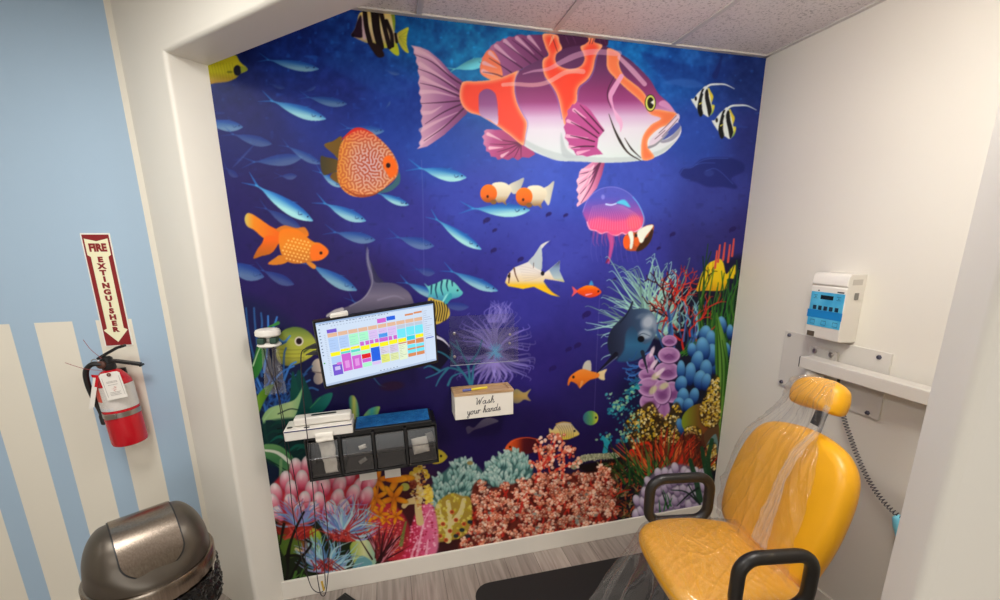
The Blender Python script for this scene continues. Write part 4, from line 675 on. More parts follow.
class MB:
    """collects shapes into one mesh"""
    def __init__(s): s.v = []; s.f = []; s.m = []; s.cur = 0
    def add(s, vs, fs):
        o = len(s.v); s.v += [tuple(v) for v in vs]; s.f += [tuple(i+o for i in f) for f in fs]; s.m += [s.cur]*len(fs); return s
    def box(s, x0, y0, z0, x1, y1, z1):
        x0, x1 = sorted((x0, x1)); y0, y1 = sorted((y0, y1)); z0, z1 = sorted((z0, z1))
        return s.add([(x0, y0, z0), (x1, y0, z0), (x1, y1, z0), (x0, y1, z0), (x0, y0, z1), (x1, y0, z1), (x1, y1, z1), (x0, y1, z1)],
                     [(3, 2, 1, 0), (4, 5, 6, 7), (0, 1, 5, 4), (1, 2, 6, 5), (2, 3, 7, 6), (3, 0, 4, 7)])
    def prism(s, pts, a, b):
        """pts: outline of 3-vectors; extruded from +a to +b (vectors)"""
        n = len(pts); a = Vector(a); b = Vector(b)
        return s.add([Vector(p)+a for p in pts]+[Vector(p)+b for p in pts],
                     [tuple(range(n-1, -1, -1)), tuple(range(n, 2*n))]+[(i, (i+1) % n, n+(i+1) % n, n+i) for i in range(n)])
    def tube(s, path, r, n=8, closed=False, cap=True):
        P = [Vector(p) for p in path]; N = len(P); rs = r if isinstance(r, (list, tuple)) else [r]*N
        up = None; rings = []
        for i in range(N):
            t = (P[(i+1) % N]-P[i-1]) if closed else (P[min(i+1, N-1)]-P[max(i-1, 0)])
            t = t.normalized() if t.length > 1e-9 else Vector((0, 0, 1))
            if up is None: up = t.orthogonal().normalized()
            up = (up-t*up.dot(t)); up = up.normalized() if up.length > 1e-6 else t.orthogonal().normalized()
            w = t.cross(up)
            rings.append([P[i]+(up*math.cos(2*PI*k/n)+w*math.sin(2*PI*k/n))*rs[i] for k in range(n)])
        vs = [p for R in rings for p in R]; fs = []
        for i in range(N if closed else N-1):
            j = (i+1) % N; off = 0
            if closed and j == 0:
                off = min(range(n), key=lambda o: sum((rings[i][k]-rings[0][(k+o) % n]).length for k in range(n)))
            for k in range(n): fs.append((i*n+k, i*n+(k+1) % n, j*n+(k+1+off) % n, j*n+(k+off) % n))
        if not closed and cap: fs += [tuple(range(n-1, -1, -1)), tuple((N-1)*n+k for k in range(n))]
        return s.add(vs, fs)
    def lathe(s, prof, c=(0, 0, 0), n=32, ax='z', cap=True):
        """prof: (radius, height) pairs"""
        c = Vector(c); vs = []; fs = []
        for r, h in prof:
            for k in range(n):
                a = 2*PI*k/n; x, y = r*math.cos(a), r*math.sin(a)
                vs.append(c+(Vector((x, y, h)) if ax == 'z' else Vector((x, -h, y)) if ax == 'y' else Vector((h, x, y))))
        for i in range(len(prof)-1):
            for k in range(n): fs.append((i*n+k, i*n+(k+1) % n, (i+1)*n+(k+1) % n, (i+1)*n+k))
        if cap:
            fs.append(tuple(range(n-1, -1, -1))); fs.append(tuple((len(prof)-1)*n+k for k in range(n)))
        return s.add(vs, fs)
    def grid(s, f, nu, nv):
        vs = [f(i/nu, j/nv) for j in range(nv+1) for i in range(nu+1)]
        return s.add(vs, [(j*(nu+1)+i, j*(nu+1)+i+1, (j+1)*(nu+1)+i+1, (j+1)*(nu+1)+i) for j in range(nv) for i in range(nu)])
    def pillow(s, outline, T, thick, edge=None, bulge=.0, ns=7, cap=6):
        """rounded cushion: outline in (a,b), T maps (a,b,c) to space, c = thickness direction"""
        O = np.array(outline, float); c0 = O.mean(0); n = len(O); e = edge or thick/2
        ext = np.abs(O-c0).max(); rows = []
        for i in range(ns+1):
            th = -PI/2+PI*i/ns; ins = e*(1-math.cos(th)); c = math.sin(th)*thick/2
            rows.append((1-ins/ext, c))
        vs = []; fs = []
        allr = [(rows[0][0]*k/cap, rows[0][1]-bulge*.4*(1-(k/cap)**2)) for k in range(1, cap)]+rows+[(rows[-1][0]*k/cap, rows[-1][1]+bulge*(1-(k/cap)**2)) for k in range(cap-1, 0, -1)]
        for sc, c in allr:
            for p in O: q = c0+(p-c0)*sc; vs.append(T(q[0], q[1], c))
        R = len(allr)
        for i in range(R-1):
            for k in range(n): fs.append((i*n+k, i*n+(k+1) % n, (i+1)*n+(k+1) % n, (i+1)*n+k))
        b = len(vs); vs.append(T(c0[0], c0[1], -thick/2-bulge*.4)); vs.append(T(c0[0], c0[1], thick/2+bulge))
        for k in range(n): fs.append((b, (k+1) % n, k)); fs.append((b+1, (R-1)*n+k, (R-1)*n+(k+1) % n))
        return s.add(vs, fs)

def link(name, mb, mats, parent=None, smooth=False, bevel=0.0, seg=2, angle=35, fix=True):
    me = bpy.data.meshes.new(name); me.from_pydata([tuple(v) for v in mb.v], [], mb.f)
    mats = mats if isinstance(mats, (list, tuple)) else [mats]
    for m in mats: me.materials.append(m)
    if len(mats) > 1: me.polygons.foreach_set('material_index', mb.m)
    if fix:
        bm = bmesh.new(); bm.from_mesh(me); bmesh.ops.recalc_face_normals(bm, faces=bm.faces); bm.to_mesh(me); bm.free()
    o = bpy.data.objects.new(name, me); COL.objects.link(o)
    if smooth:
        me.polygons.foreach_set('use_smooth', [True]*len(me.polygons))
        try: me.set_sharp_from_angle(angle=math.radians(angle))
        except Exception: pass
    if bevel:
        b = o.modifiers.new('bevel', 'BEVEL'); b.width = bevel; b.segments = seg; b.limit_method = 'ANGLE'; b.angle_limit = math.radians(40)
        me.polygons.foreach_set('use_smooth', [True]*len(me.polygons))
        try: me.set_sharp_from_angle(angle=math.radians(50))
        except Exception: pass
    if parent is not None: hang(o, parent)
    return o
def hang(o, parent):
    bpy.context.view_layer.update()
    o.parent = parent; o.matrix_parent_inverse = parent.matrix_world.inverted()
def thing(name, label, cat, loc, group=None):
    o = bpy.data.objects.new(name, None); COL.objects.link(o); o.location = loc; o.empty_display_size = .05
    o['label'] = label; o['category'] = cat
    if group: o['group'] = group
    bpy.context.view_layer.update(); return o
def tag(o, label, cat, group=None):
    o['label'] = label; o['category'] = cat
    if group: o['group'] = group
    return o
def struct(o): o['kind'] = 'structure'; return o
def rrect(x0, y0, x1, y1, r, n=6):
    out = []
    for cx, cy, a0 in ((x1-r, y1-r, 0), (x0+r, y1-r, 90), (x0+r, y0+r, 180), (x1-r, y0+r, 270)):
        for k in range(n+1):
            a = math.radians(a0+90*k/n); out.append((cx+r*math.cos(a), cy+r*math.sin(a)))
    return out
def spl(P, n=6, closed=False):
    return [tuple(p) for p in catmull(P, n, closed)]
def catmull(P, n, closed):
    P = np.asarray(P, float); Q = np.vstack([P[-1], P, P[0], P[1]]) if closed else np.vstack([2*P[0]-P[1], P, 2*P[-1]-P[-2]]); out = []
    for i in range(1, len(Q)-2):
        p0, p1, p2, p3 = Q[i-1:i+3]
        for k in range(n):
            t = k/n; out.append(.5*((2*p1)+(-p0+p2)*t+(2*p0-5*p1+4*p2-p3)*t*t+(-p0+3*p1-3*p2+p3)*t**3))
    if not closed: out.append(P[-1])
    return out
def text_into(mb, txt, size, T, bold=.0, align='CENTER', depth=.0):
    """adds flat lettering to mb; T maps (x,y) of the text plane to space"""
    cu = bpy.data.curves.new('lettering', 'FONT'); cu.body = txt; cu.size = size; cu.align_x = align; cu.align_y = 'CENTER'; cu.offset = bold; cu.resolution_u = 3
    o = bpy.data.objects.new('lettering', cu); COL.objects.link(o)
    bpy.context.view_layer.update()
    me = o.evaluated_get(bpy.context.evaluated_depsgraph_get()).to_mesh()
    mb.add([T(v.co.x, v.co.y) for v in me.vertices], [tuple(p.vertices) for p in me.polygons])
    o.evaluated_get(bpy.context.evaluated_depsgraph_get()).to_mesh_clear()
    bpy.data.objects.remove(o); bpy.data.curves.remove(cu)

# ---------------------------------------------------------------- materials
def principled(name, col, rough=.5, metal=0.0, spec=.5, **kw):
    m = bpy.data.materials.new(name); m.use_nodes = True; b = m.node_tree.nodes['Principled BSDF']
    b.inputs['Base Color'].default_value = col; b.inputs['Roughness'].default_value = rough; b.inputs['Metallic'].default_value = metal
    b.inputs['Specular IOR Level'].default_value = spec
    for k, v in kw.items(): b.inputs[k].default_value = v
    return m
def nodes(m): return m.node_tree.nodes, m.node_tree.links, m.node_tree.nodes['Principled BSDF']
def add_bump(m, scale, strength, dist=.002, detail=3, coord='Object', stretch=None):
    N, L, b = nodes(m); tc = N.new('ShaderNodeTexCoord'); nz = N.new('ShaderNodeTexNoise'); bu = N.new('ShaderNodeBump')
    nz.inputs['Scale'].default_value = scale; nz.inputs['Detail'].default_value = detail; bu.inputs['Strength'].default_value = strength; bu.inputs['Distance'].default_value = dist
    src = tc.outputs[coord]
    if stretch:
        mp = N.new('ShaderNodeMapping'); mp.inputs['Scale'].default_value = stretch; L.new(src, mp.inputs['Vector']); src = mp.outputs['Vector']
    L.new(src, nz.inputs['Vector']); L.new(nz.outputs['Fac'], bu.inputs['Height']); L.new(bu.outputs['Normal'], b.inputs['Normal'])
    return m
def add_mottle(m, c1, c2, scale, detail=4, lo=.35, hi=.65, stretch=None, coord='Object'):
    N, L, b = nodes(m); tc = N.new('ShaderNodeTexCoord'); nz = N.new('ShaderNodeTexNoise'); cr = N.new('ShaderNodeValToRGB')
    nz.inputs['Scale'].default_value = scale; nz.inputs['Detail'].default_value = detail
    cr.color_ramp.elements[0].position = lo; cr.color_ramp.elements[1].position = hi; cr.color_ramp.elements[0].color = c1; cr.color_ramp.elements[1].color = c2
    src = tc.outputs[coord]
    if stretch:
        mp = N.new('ShaderNodeMapping'); mp.inputs['Scale'].default_value = stretch; L.new(src, mp.inputs['Vector']); src = mp.outputs['Vector']
    L.new(src, nz.inputs['Vector']); L.new(nz.outputs['Fac'], cr.inputs['Fac']); L.new(cr.outputs['Color'], b.inputs['Base Color'])
    return m
def simple(name, col, rough=.5, metal=0, spec=.5, bs=60, bst=.05, **kw):
    return add_bump(principled(name, col, rough, metal, spec, **kw), bs, bst, .001)

WALLC = rgb(226, 221, 209)
M = {}
M['wall'] = simple('white_wall_paint', WALLC, .5, bs=160, bst=.12)
M['trim'] = simple('white_trim_paint', rgb(228, 222, 210), .35)
M['black'] = simple('black_plastic', rgb(22, 21, 21), .42)
M['blackrub'] = simple('black_armrest_polyurethane', rgb(34, 31, 28), .38, bs=300, bst=.1)
M['white'] = simple('white_plastic', rgb(226, 221, 211), .38)
M['whitemetal'] = simple('white_enamel', rgb(212, 207, 197), .32)
M['steel'] = simple('steel', rgb(170, 165, 158), .28, 1.0)
M['darksteel'] = simple('dark_steel', rgb(70, 66, 62), .35, 1.0)
M['grey'] = simple('grey_plastic', rgb(128, 124, 118), .45)

def film_material(name, tint, gloss=.10, rough=.12, bs=30, bst=.4, fres=.3, milk=0):
    m = bpy.data.materials.new(name); m.use_nodes = True; N, L = m.node_tree.nodes, m.node_tree.links; N.clear()
    o = N.new('ShaderNodeOutputMaterial'); mx = N.new('ShaderNodeMixShader'); t = N.new('ShaderNodeBsdfTransparent'); g = N.new('ShaderNodeBsdfGlossy')
    t.inputs['Color'].default_value = tint; g.inputs['Roughness'].default_value = rough
    lw = N.new('ShaderNodeLayerWeight'); lw.inputs['Blend'].default_value = .35; ma = N.new('ShaderNodeMath'); ma.operation = 'MULTIPLY_ADD'; ma.inputs[1].default_value = fres; ma.inputs[2].default_value = gloss
    tc = N.new('ShaderNodeTexCoord'); nz = N.new('ShaderNodeTexNoise'); nz.inputs['Scale'].default_value = bs; nz.inputs['Detail'].default_value = 3; nz.inputs['Distortion'].default_value = .8
    bu = N.new('ShaderNodeBump'); bu.inputs['Strength'].default_value = bst; bu.inputs['Distance'].default_value = .006
    L.new(tc.outputs['Object'], nz.inputs['Vector']); L.new(nz.outputs['Fac'], bu.inputs['Height']); L.new(bu.outputs['Normal'], g.inputs['Normal']); L.new(bu.outputs['Normal'], lw.inputs['Normal'])
    L.new(lw.outputs['Facing'], ma.inputs[0]); L.new(ma.outputs[0], mx.inputs['Fac']); L.new(t.outputs[0], mx.inputs[1]); L.new(g.outputs[0], mx.inputs[2])
    if milk:
        df = N.new('ShaderNodeBsdfDiffuse'); df.inputs['Color'].default_value = (.9, .9, .88, 1); m2 = N.new('ShaderNodeMixShader'); m2.inputs['Fac'].default_value = milk
        L.new(mx.outputs[0], m2.inputs[1]); L.new(df.outputs[0], m2.inputs[2]); L.new(m2.outputs[0], o.inputs['Surface'])
    else: L.new(mx.outputs[0], o.inputs['Surface'])
    return m
M['film'] = film_material('clear_plastic_film', (.985, .98, .97, 1), .045, .08, 26, .25, .28, .035)
M['seatfilm'] = film_material('wrinkled_seat_film', (.985, .98, .97, 1), .07, .11, 34, .7, .35, .03)
M['filmband'] = film_material('gathered_plastic_film', (.97, .96, .94, 1), .06, .10, 26, .3, .3, .16)
M['acrylic'] = film_material('clear_acrylic', (.975, .975, .98, 1), .035, .12, 3, .05, .15)
M['binclear'] = film_material('smoky_clear_bin_plastic', (.74, .73, .72, 1), .09, .28, 8, .1, .3)

# ---------------------------------------------------------------- camera (solved from the room's straight lines)
F, CYP, YAW, PIT, ROL, CAMX, CAMY, CAMZ = 432.259642, 345.825595, 0.252679, -0.237062, -0.007446, -1.998071, -2.119918, 1.811727
cy_, sy_, cp_, sp_, cr_, sr_ = math.cos(YAW), math.sin(YAW), math.cos(PIT), math.sin(PIT), math.cos(ROL), math.sin(ROL)
fw = Vector((sy_*cp_, cy_*cp_, sp_)); r0 = Vector((cy_, -sy_, 0)); u0 = r0.cross(fw)
rr = r0*cr_+u0*sr_; uu = u0*cr_-r0*sr_
cam = bpy.data.cameras.new('camera'); co = bpy.data.objects.new('camera', cam); COL.objects.link(co)
co.matrix_world = Matrix(((rr.x, uu.x, -fw.x, CAMX), (rr.y, uu.y, -fw.y, CAMY), (rr.z, uu.z, -fw.z, CAMZ), (0, 0, 0, 1)))
cam.sensor_width = 36; cam.lens = F*36/1000; cam.shift_y = (CYP-300)/1000; cam.clip_start = .05
scn.camera = co

# ---------------------------------------------------------------- the room
XC = -2.962; YL = .13                       # inside corner of striped wall and partition
E_ = Vector((.70711, -.70711, 0)); NIN = Vector((.70711, .70711, 0))
def part(s_, t, z): p = Vector((XC, YL, 0))+E_*s_+NIN*t; return Vector((p.x, p.y, z))

fl = principled('grey_wood_plank_floor', rgb(150, 140, 130), .42)
N, L, b = nodes(fl); tc = N.new('ShaderNodeTexCoord'); mp = N.new('ShaderNodeMapping'); mp.inputs['Rotation'].default_value = (0, 0, PI/2)
br = N.new('ShaderNodeTexBrick'); br.inputs['Scale'].default_value = 1; br.inputs['Brick Width'].default_value = 1.22; br.inputs['Row Height'].default_value = .18; br.inputs['Mortar Size'].default_value = .0012; br.inputs['Bias'].default_value = 0
br.inputs['Color1'].default_value = rgb(186, 174, 164); br.inputs['Color2'].default_value = rgb(164, 153, 144); br.inputs['Mortar'].default_value = rgb(96, 88, 82); br.offset = .37
mp2 = N.new('ShaderNodeMapping'); mp2.inputs['Scale'].default_value = (26, 1.6, 1); nz = N.new('ShaderNodeTexNoise'); nz.inputs['Scale'].default_value = 1.6; nz.inputs['Detail'].default_value = 6; nz.inputs['Distortion'].default_value = .6
cr = N.new('ShaderNodeValToRGB'); cr.color_ramp.elements[0].position = .3; cr.color_ramp.elements[1].position = .72; cr.color_ramp.elements[0].color = (.55, .53, .52, 1); cr.color_ramp.elements[1].color = (1, 1, 1, 1)
mix = N.new('ShaderNodeMix'); mix.data_type = 'RGBA'; mix.blend_type = 'MULTIPLY'; mix.inputs['Factor'].default_value = 1
L.new(tc.outputs['Object'], mp.inputs['Vector']); L.new(mp.outputs['Vector'], br.inputs['Vector']); L.new(tc.outputs['Object'], mp2.inputs['Vector']); L.new(mp2.outputs['Vector'], nz.inputs['Vector'])
L.new(nz.outputs['Fac'], cr.inputs['Fac']); L.new(br.outputs['Color'], mix.inputs['A']); L.new(cr.outputs['Color'], mix.inputs['B']); L.new(mix.outputs['Result'], b.inputs['Base Color'])
struct(link('floor', MB().box(-5.6, -5.2, -.1, 1.3, .4, 0), fl))

ct = principled('acoustic_ceiling_tile', rgb(205, 198, 192), .9, spec=.2)
N, L, b = nodes(ct); tc = N.new('ShaderNodeTexCoord'); vz = N.new('ShaderNodeTexNoise'); vz.inputs['Scale'].default_value = 95; vz.inputs['Detail'].default_value = 4; vz.inputs['Roughness'].default_value = .7
cr = N.new('ShaderNodeValToRGB'); cr.color_ramp.elements[0].position = .36; cr.color_ramp.elements[1].position = .47; cr.color_ramp.elements[0].color = rgb(182, 174, 170); cr.color_ramp.elements[1].color = rgb(230, 222, 218)
bu = N.new('ShaderNodeBump'); bu.inputs['Strength'].default_value = .5; bu.inputs['Distance'].default_value = .004
L.new(tc.outputs['Object'], vz.inputs['Vector']); L.new(vz.outputs['Fac'], cr.inputs['Fac']); L.new(cr.outputs['Color'], b.inputs['Base Color']); L.new(vz.outputs['Fac'], bu.inputs['Height']); L.new(bu.outputs['Normal'], b.inputs['Normal'])
struct(link('ceiling', MB().box(-5.6, -5.2, H+.006, 1.3, .4, H+.1), ct))
g = MB()
k = -8
while True:                                   # T-bar grid of the dropped ceiling
    x = -.576-.61*k
    if x < -5.5: break
    if x < 1.2: g.box(x-.012, -5.2, H, x+.012, .4, H+.008)
    k += 1
for y in (-1.24, -2.46, -3.68, -4.9): g.box(-5.6, y-.012, H+.001, 1.3, y+.012, H+.0075)
g.box(-2.9, -.024, H-.001, .0, .0, H+.008); g.box(-.022, -2.9, H-.001, 0, 0, H+.008)
struct(link('trim_1', g, simple('ceiling_grid_enamel', rgb(206, 200, 194), .4)))

struct(link('wall_back', MB().box(-2.75, .0, 0, .12, .1, H), M['wall']))
struct(link('wall_right', MB().box(0, -2.78, 0, .12, .0, H), M['wall']))
struct(link('wall_rear', MB().box(-5.6, -5.2, 0, 1.3, -5.1, H), M['wall']))
struct(link('wall_side', MB().box(-5.6, -5.2, 0, -5.5, .4, H), M['wall']))
struct(link('wall_far', MB().box(1.2, -5.2, 0, 1.3, -3.3, H), M['wall']))

# striped wall: blue paint above, blue and cream stripes below
sw = principled('blue_and_cream_striped_paint', WALLC, .55)
N, L, b = nodes(sw); tc = N.new('ShaderNodeTexCoord'); sx = N.new('ShaderNodeSeparateXYZ'); L.new(tc.outputs['Object'], sx.inputs[0])
def mth(op, a, bb=None, c=None):
    n = N.new('ShaderNodeMath'); n.operation = op
    for i, v in enumerate((a, bb, c)):
        if v is None: continue
        if isinstance(v, (int, float)): n.inputs[i].default_value = v
        else: L.new(v, n.inputs[i])
    return n.outputs[0]
u = mth('FRACT', mth('DIVIDE', mth('ADD', sx.outputs['X'], 3.110+.2185*20), .2185))
blue_band = mth('LESS_THAN', u, .385)
upper = mth('GREATER_THAN', sx.outputs['Z'], 1.489)
edge = mth('LESS_THAN', sx.outputs['X'], -2.985)
wide = mth('GREATER_THAN', sx.outputs['X'], -3.10)
fac = mth('MULTIPLY', mth('MAXIMUM', mth('MAXIMUM', blue_band, wide), upper), edge)
mix = N.new('ShaderNodeMix'); mix.data_type = 'RGBA'; L.new(fac, mix.inputs['Factor']); mix.inputs['A'].default_value = rgb(226, 220, 204); mix.inputs['B'].default_value = rgb(164, 188, 208)
L.new(mix.outputs['Result'], b.inputs['Base Color'])
nz = N.new('ShaderNodeTexNoise'); nz.inputs['Scale'].default_value = 170; bu = N.new('ShaderNodeBump'); bu.inputs['Strength'].default_value = .15; bu.inputs['Distance'].default_value = .002
L.new(tc.outputs['Object'], nz.inputs['Vector']); L.new(nz.outputs['Fac'], bu.inputs['Height']); L.new(bu.outputs['Normal'], b.inputs['Normal'])
struct(link('wall_left', MB().box(-5.6, YL, 0, -2.9, YL+.1, H), sw))

# partition at 45 degrees with the alcove opening, rounded drywall corners
SL, SR, SE, ZH, TH = .336, 2.575, 5.35, 2.486, .15
R_ = .018
def opening(ins):
    """opening outline (s,z) grown by ins, from the left foot over the head to the right foot"""
    return [(SL-ins, 0), (SL-ins, ZH+ins), (SR+ins, ZH+ins), (SR+ins, 0)]
w = MB()
rows = [(R_*(1-math.sin(a*PI/2/5)), R_*(1-math.cos(a*PI/2/5))) for a in range(6)]   # (inset, depth): bullnose
rows = [(ins, d) for ins, d in rows]+[(0, TH)]
vs = []; fs = []
for ins, d in rows:
    for s_, z in opening(ins): vs.append(part(s_, d, z))
for i in range(len(rows)-1):
    for k in range(3): fs.append((i*4+k, i*4+k+1, (i+1)*4+k+1, (i+1)*4+k))
w.add(vs, fs)
o_ = opening(R_); out = [(0, 0), (0, H), (SE, H), (SE, 0)]
w.add([part(a, 0, z) for a, z in [(0, 0), o_[0], o_[1], (0, H), (SE, H), o_[2], o_[3], (SE, 0)]], [(0, 1, 2, 3), (3, 2, 5, 4), (4, 5, 6, 7)])
o2 = opening(0)
w.add([part(a, TH, z) for a, z in [(0, 0), o2[0], o2[1], (0, H), (SE, H), o2[2], o2[3], (SE, 0)]], [(3, 2, 1, 0), (4, 5, 2, 3), (7, 6, 5, 4)])
for a in ((0, 0), (SE, 0)): w.add([part(a[0], 0, 0), part(a[0], TH, 0), part(a[0], TH, H), part(a[0], 0, H)], [(0, 1, 2, 3)])
struct(link('wall_front', w, M['wall'], smooth=True, angle=30))

bh = .1085
struct(link('baseboard_back', MB().box(-2.64, -.0135, 0, -.0005, -.0005, bh), M['trim'], bevel=.003))
struct(link('baseboard_left', MB().box(-5.5, YL-.0135, 0, XC-.02, YL-.0005, bh), M['trim'], bevel=.003))
struct(link('baseboard_right', MB().box(-.0135, -2.7, 0, -.0005, -.0145, bh), M['trim'], bevel=.003))

# ---------------------------------------------------------------- the printed mural
paint_mural()
K = np.clip(CV, 0, 1)
for _ in (0,):
    K[1:-1] = (K[:-2]+K[1:-1]+K[2:])/3; K[:, 1:-1] = (K[:, :-2]+K[:, 1:-1]+K[:, 2:])/3
MX0, MX1, MZ0, MZ1, ST = -2.70, -.001, bh-.001, H-.0015, .0030
nx, nz_ = int((MX1-MX0)/ST), int((MZ1-MZ0)/ST)
gx = np.linspace(MX0, MX1, nx+1); gz = np.linspace(MZ0, MZ1, nz_+1)
GX, GZ = np.meshgrid(gx, gz)
P3 = np.stack([GX, np.full_like(GX, -.002), GZ], -1)-np.array([CAMX, CAMY, CAMZ])
dep = P3@np.array(fw); U = 500+F*(P3@np.array(rr))/dep; V = CYP-F*(P3@np.array(uu))/dep
px = np.clip((U-CX0)*S-.5, 0, CW-1.01); py = np.clip((V-CY0)*S-.5, 0, CH-1.01)
ix, iy = px.astype(int), py.astype(int); fx, fy = (px-ix)[..., None], (py-iy)[..., None]
smp = (K[iy, ix]*(1-fx)+K[iy, ix+1]*fx)*(1-fy)+(K[iy+1, ix]*(1-fx)+K[iy+1, ix+1]*fx)*fy
ink = s2l(np.clip(smp*1.07-.026, 0, 1))*np.array([.88, .90, .93])
ink = np.clip(ink, .0015, .92)
nvv = GX.size
me = bpy.data.meshes.new('wall_mural')
me.vertices.add(nvv); vco = np.stack([GX, np.full_like(GX, -.002), GZ], -1).reshape(-1).astype(np.float32); me.vertices.foreach_set('co', vco)
idx = np.arange(nvv).reshape(nz_+1, nx+1)
quads = np.stack([idx[:-1, :-1], idx[:-1, 1:], idx[1:, 1:], idx[1:, :-1]], -1).reshape(-1)
nf = quads.size//4
me.loops.add(quads.size); me.loops.foreach_set('vertex_index', quads.astype(np.int32)); me.polygons.add(nf)
me.polygons.foreach_set('loop_start', np.arange(0, quads.size, 4, dtype=np.int32)); me.polygons.foreach_set('loop_total', np.full(nf, 4, np.int32))
me.update(calc_edges=True)
at = me.color_attributes.new('ink', 'FLOAT_COLOR', 'POINT')
at.data.foreach_set('color', np.concatenate([ink.reshape(-1, 3), np.ones((nvv, 1))], 1).reshape(-1).astype(np.float32))
mm = principled('printed_mural_paper', (1, 1, 1, 1), .45, spec=.16)
N, L, b = nodes(mm); va = N.new('ShaderNodeVertexColor'); va.layer_name = 'ink'; L.new(va.outputs['Color'], b.inputs['Base Color']); add_bump(mm, 260, .06, .001)
me.materials.append(mm)
mo = bpy.data.objects.new('wall_mural', me); COL.objects.link(mo)
tag(mo, 'printed underwater reef mural with a huge red and white fish covering the alcove wall', 'mural')
del K, P3, smp, ink

# ---------------------------------------------------------------- fire sign
def rotx(P, c, a):
    ca, sa = math.cos(a), math.sin(a); return [(x, c[0]+(y-c[0])*ca-(z-c[1])*sa, c[1]+(y-c[0])*sa+(z-c[1])*ca) for x, y, z in P]
sx0, sx1, sz0, sz1 = -3.227, -3.122, 1.370, 1.858
sw_, sh_ = sx1-sx0, sz1-sz0; YS = YL-.0045
maroon = simple('sign_maroon_print', rgb(134, 26, 30), .4); cream = simple('sign_cream_print', rgb(236, 232, 196), .4); rim = simple('sign_white_rim', rgb(232, 230, 220), .4)
t = thing('fire_extinguisher_sign', 'tall narrow maroon and cream arrow sign reading FIRE EXTINGUISHER on the blue wall', 'sign', (-3.177, YL-.002, sz0))
link('sign_panel', MB().prism([(x, 0, z) for x, z in rrect(sx0, sz0, sx1, sz1, .004)], (0, YL-.0004, 0), (0, YS, 0)), rim, t)
mb = MB(); mg = .045
mb.prism([(sx0+sw_*mg, 0, sz0+.004), (sx1-sw_*mg, 0, sz0+.004), (sx1-sw_*mg, 0, sz1-.006), (sx0+sw_*mg, 0, sz1-.006)], (0, YS, 0), (0, YS-.0004, 0))
link('border', mb, maroon, t)
A = [(.10, .045), (.5, .068), (.90, .045), (.90, .185), (.80, .20), (.80, .835), (.93, .85), (.5, .962), (.07, .85), (.20, .835), (.20, .20), (.10, .185)]
pt = [(sx0+sw_*a, 0, sz1-sh_*v) for a, v in A]
mb = MB(); k = len(pt)
ctr = [(sx0+sw_*.5, YS-.0006, sz1-sh_*.13)]
mb.add([(p[0], YS-.0006, p[2]) for p in pt], [(0, 1, 11), (1, 2, 3), (1, 3, 11), (11, 3, 4, 10), (10, 4, 5, 9), (5, 6, 7), (5, 7, 9), (9, 7, 8)])
link('arrow', mb, cream, t)
mb = MB()
text_into(mb, 'FIRE', .043, lambda x, y: (sx0+sw_*.5+x*.80, YS-.0009, sz1-sh_*.125+y), bold=.0026)
mb2 = MB()
for i, ch_ in enumerate('EXTINGUISHER'):
    text_into(mb2, ch_, .0315, lambda x, y, i=i: (sx0+sw_*.5+x*1.1, YS-.0009, sz1-sh_*(.226+.0565*i)+y*.92), bold=.0022)
link('word_lettering', mb, maroon, t, fix=False); link('word_lettering', mb2, maroon, t, fix=False)

# ---------------------------------------------------------------- fire extinguisher
EX, EY, EZ = -3.172, .052, .940
red = simple('extinguisher_red_enamel', rgb(190, 14, 30), .25, spec=.6)
t = thing('fire_extinguisher', 'red fire extinguisher with black hose hanging under the arrow sign', 'fire extinguisher', (EX, EY, EZ))
R0 = .0655; ext_root = t
link('cylinder', MB().lathe([(0.03, .004), (R0-.012, .0), (R0-.003, .004), (R0, .014), (R0, .275), (R0-.006, .300), (R0-.02, .322), (.034, .338), (.020, .344), (.020, .352)], (EX, EY, EZ), 40), red, t, smooth=True)
lab = principled('extinguisher_label_print', rgb(214, 208, 200), .4)
N, L, b = nodes(lab); tc = N.new('ShaderNodeTexCoord'); sp = N.new('ShaderNodeSeparateXYZ'); L.new(tc.outputs['Object'], sp.inputs[0])
f1 = mth('LESS_THAN', sp.outputs['X'], EX-.026); f2 = mth('GREATER_THAN', sp.outputs['Z'], EZ+.215); nz = N.new('ShaderNodeTexNoise'); nz.inputs['Scale'].default_value = 190; f3 = mth('GREATER_THAN', nz.outputs['Fac'], .58)
f4 = mth('MULTIPLY', mth('LESS_THAN', sp.outputs['Z'], EZ+.187), mth('LESS_THAN', sp.outputs['X'], EX+.01))
m1 = N.new('ShaderNodeMix'); m1.data_type = 'RGBA'; m1.inputs['A'].default_value = rgb(216, 210, 202); m1.inputs['B'].default_value = rgb(96, 96, 100); L.new(mth('MULTIPLY', f3, .6), m1.inputs['Factor'])
m2 = N.new('ShaderNodeMix'); m2.data_type = 'RGBA'; L.new(m1.outputs['Result'], m2.inputs['A']); m2.inputs['B'].default_value = rgb(214, 70, 40); L.new(mth('MULTIPLY', f1, f2), m2.inputs['Factor'])
m3 = N.new('ShaderNodeMix'); m3.data_type = 'RGBA'; L.new(m2.outputs['Result'], m3.inputs['A']); m3.inputs['B'].default_value = rgb(50, 120, 176); L.new(mth('MULTIPLY', f4, f3), m3.inputs['Factor']); L.new(m3.outputs['Result'], b.inputs['Base Color'])
mb = MB(); n = 40
def arc(z): return [(EX+(R0+.0008)*math.cos(a), EY+(R0+.0008)*math.sin(a), z) for a in np.linspace(-PI-.35, .35, n)]
mb.add(arc(EZ+.172)+arc(EZ+.280), [(i, i+1, n+i+1, n+i) for i in range(n-1)]); link('label', mb, lab, t, smooth=True, fix=False)
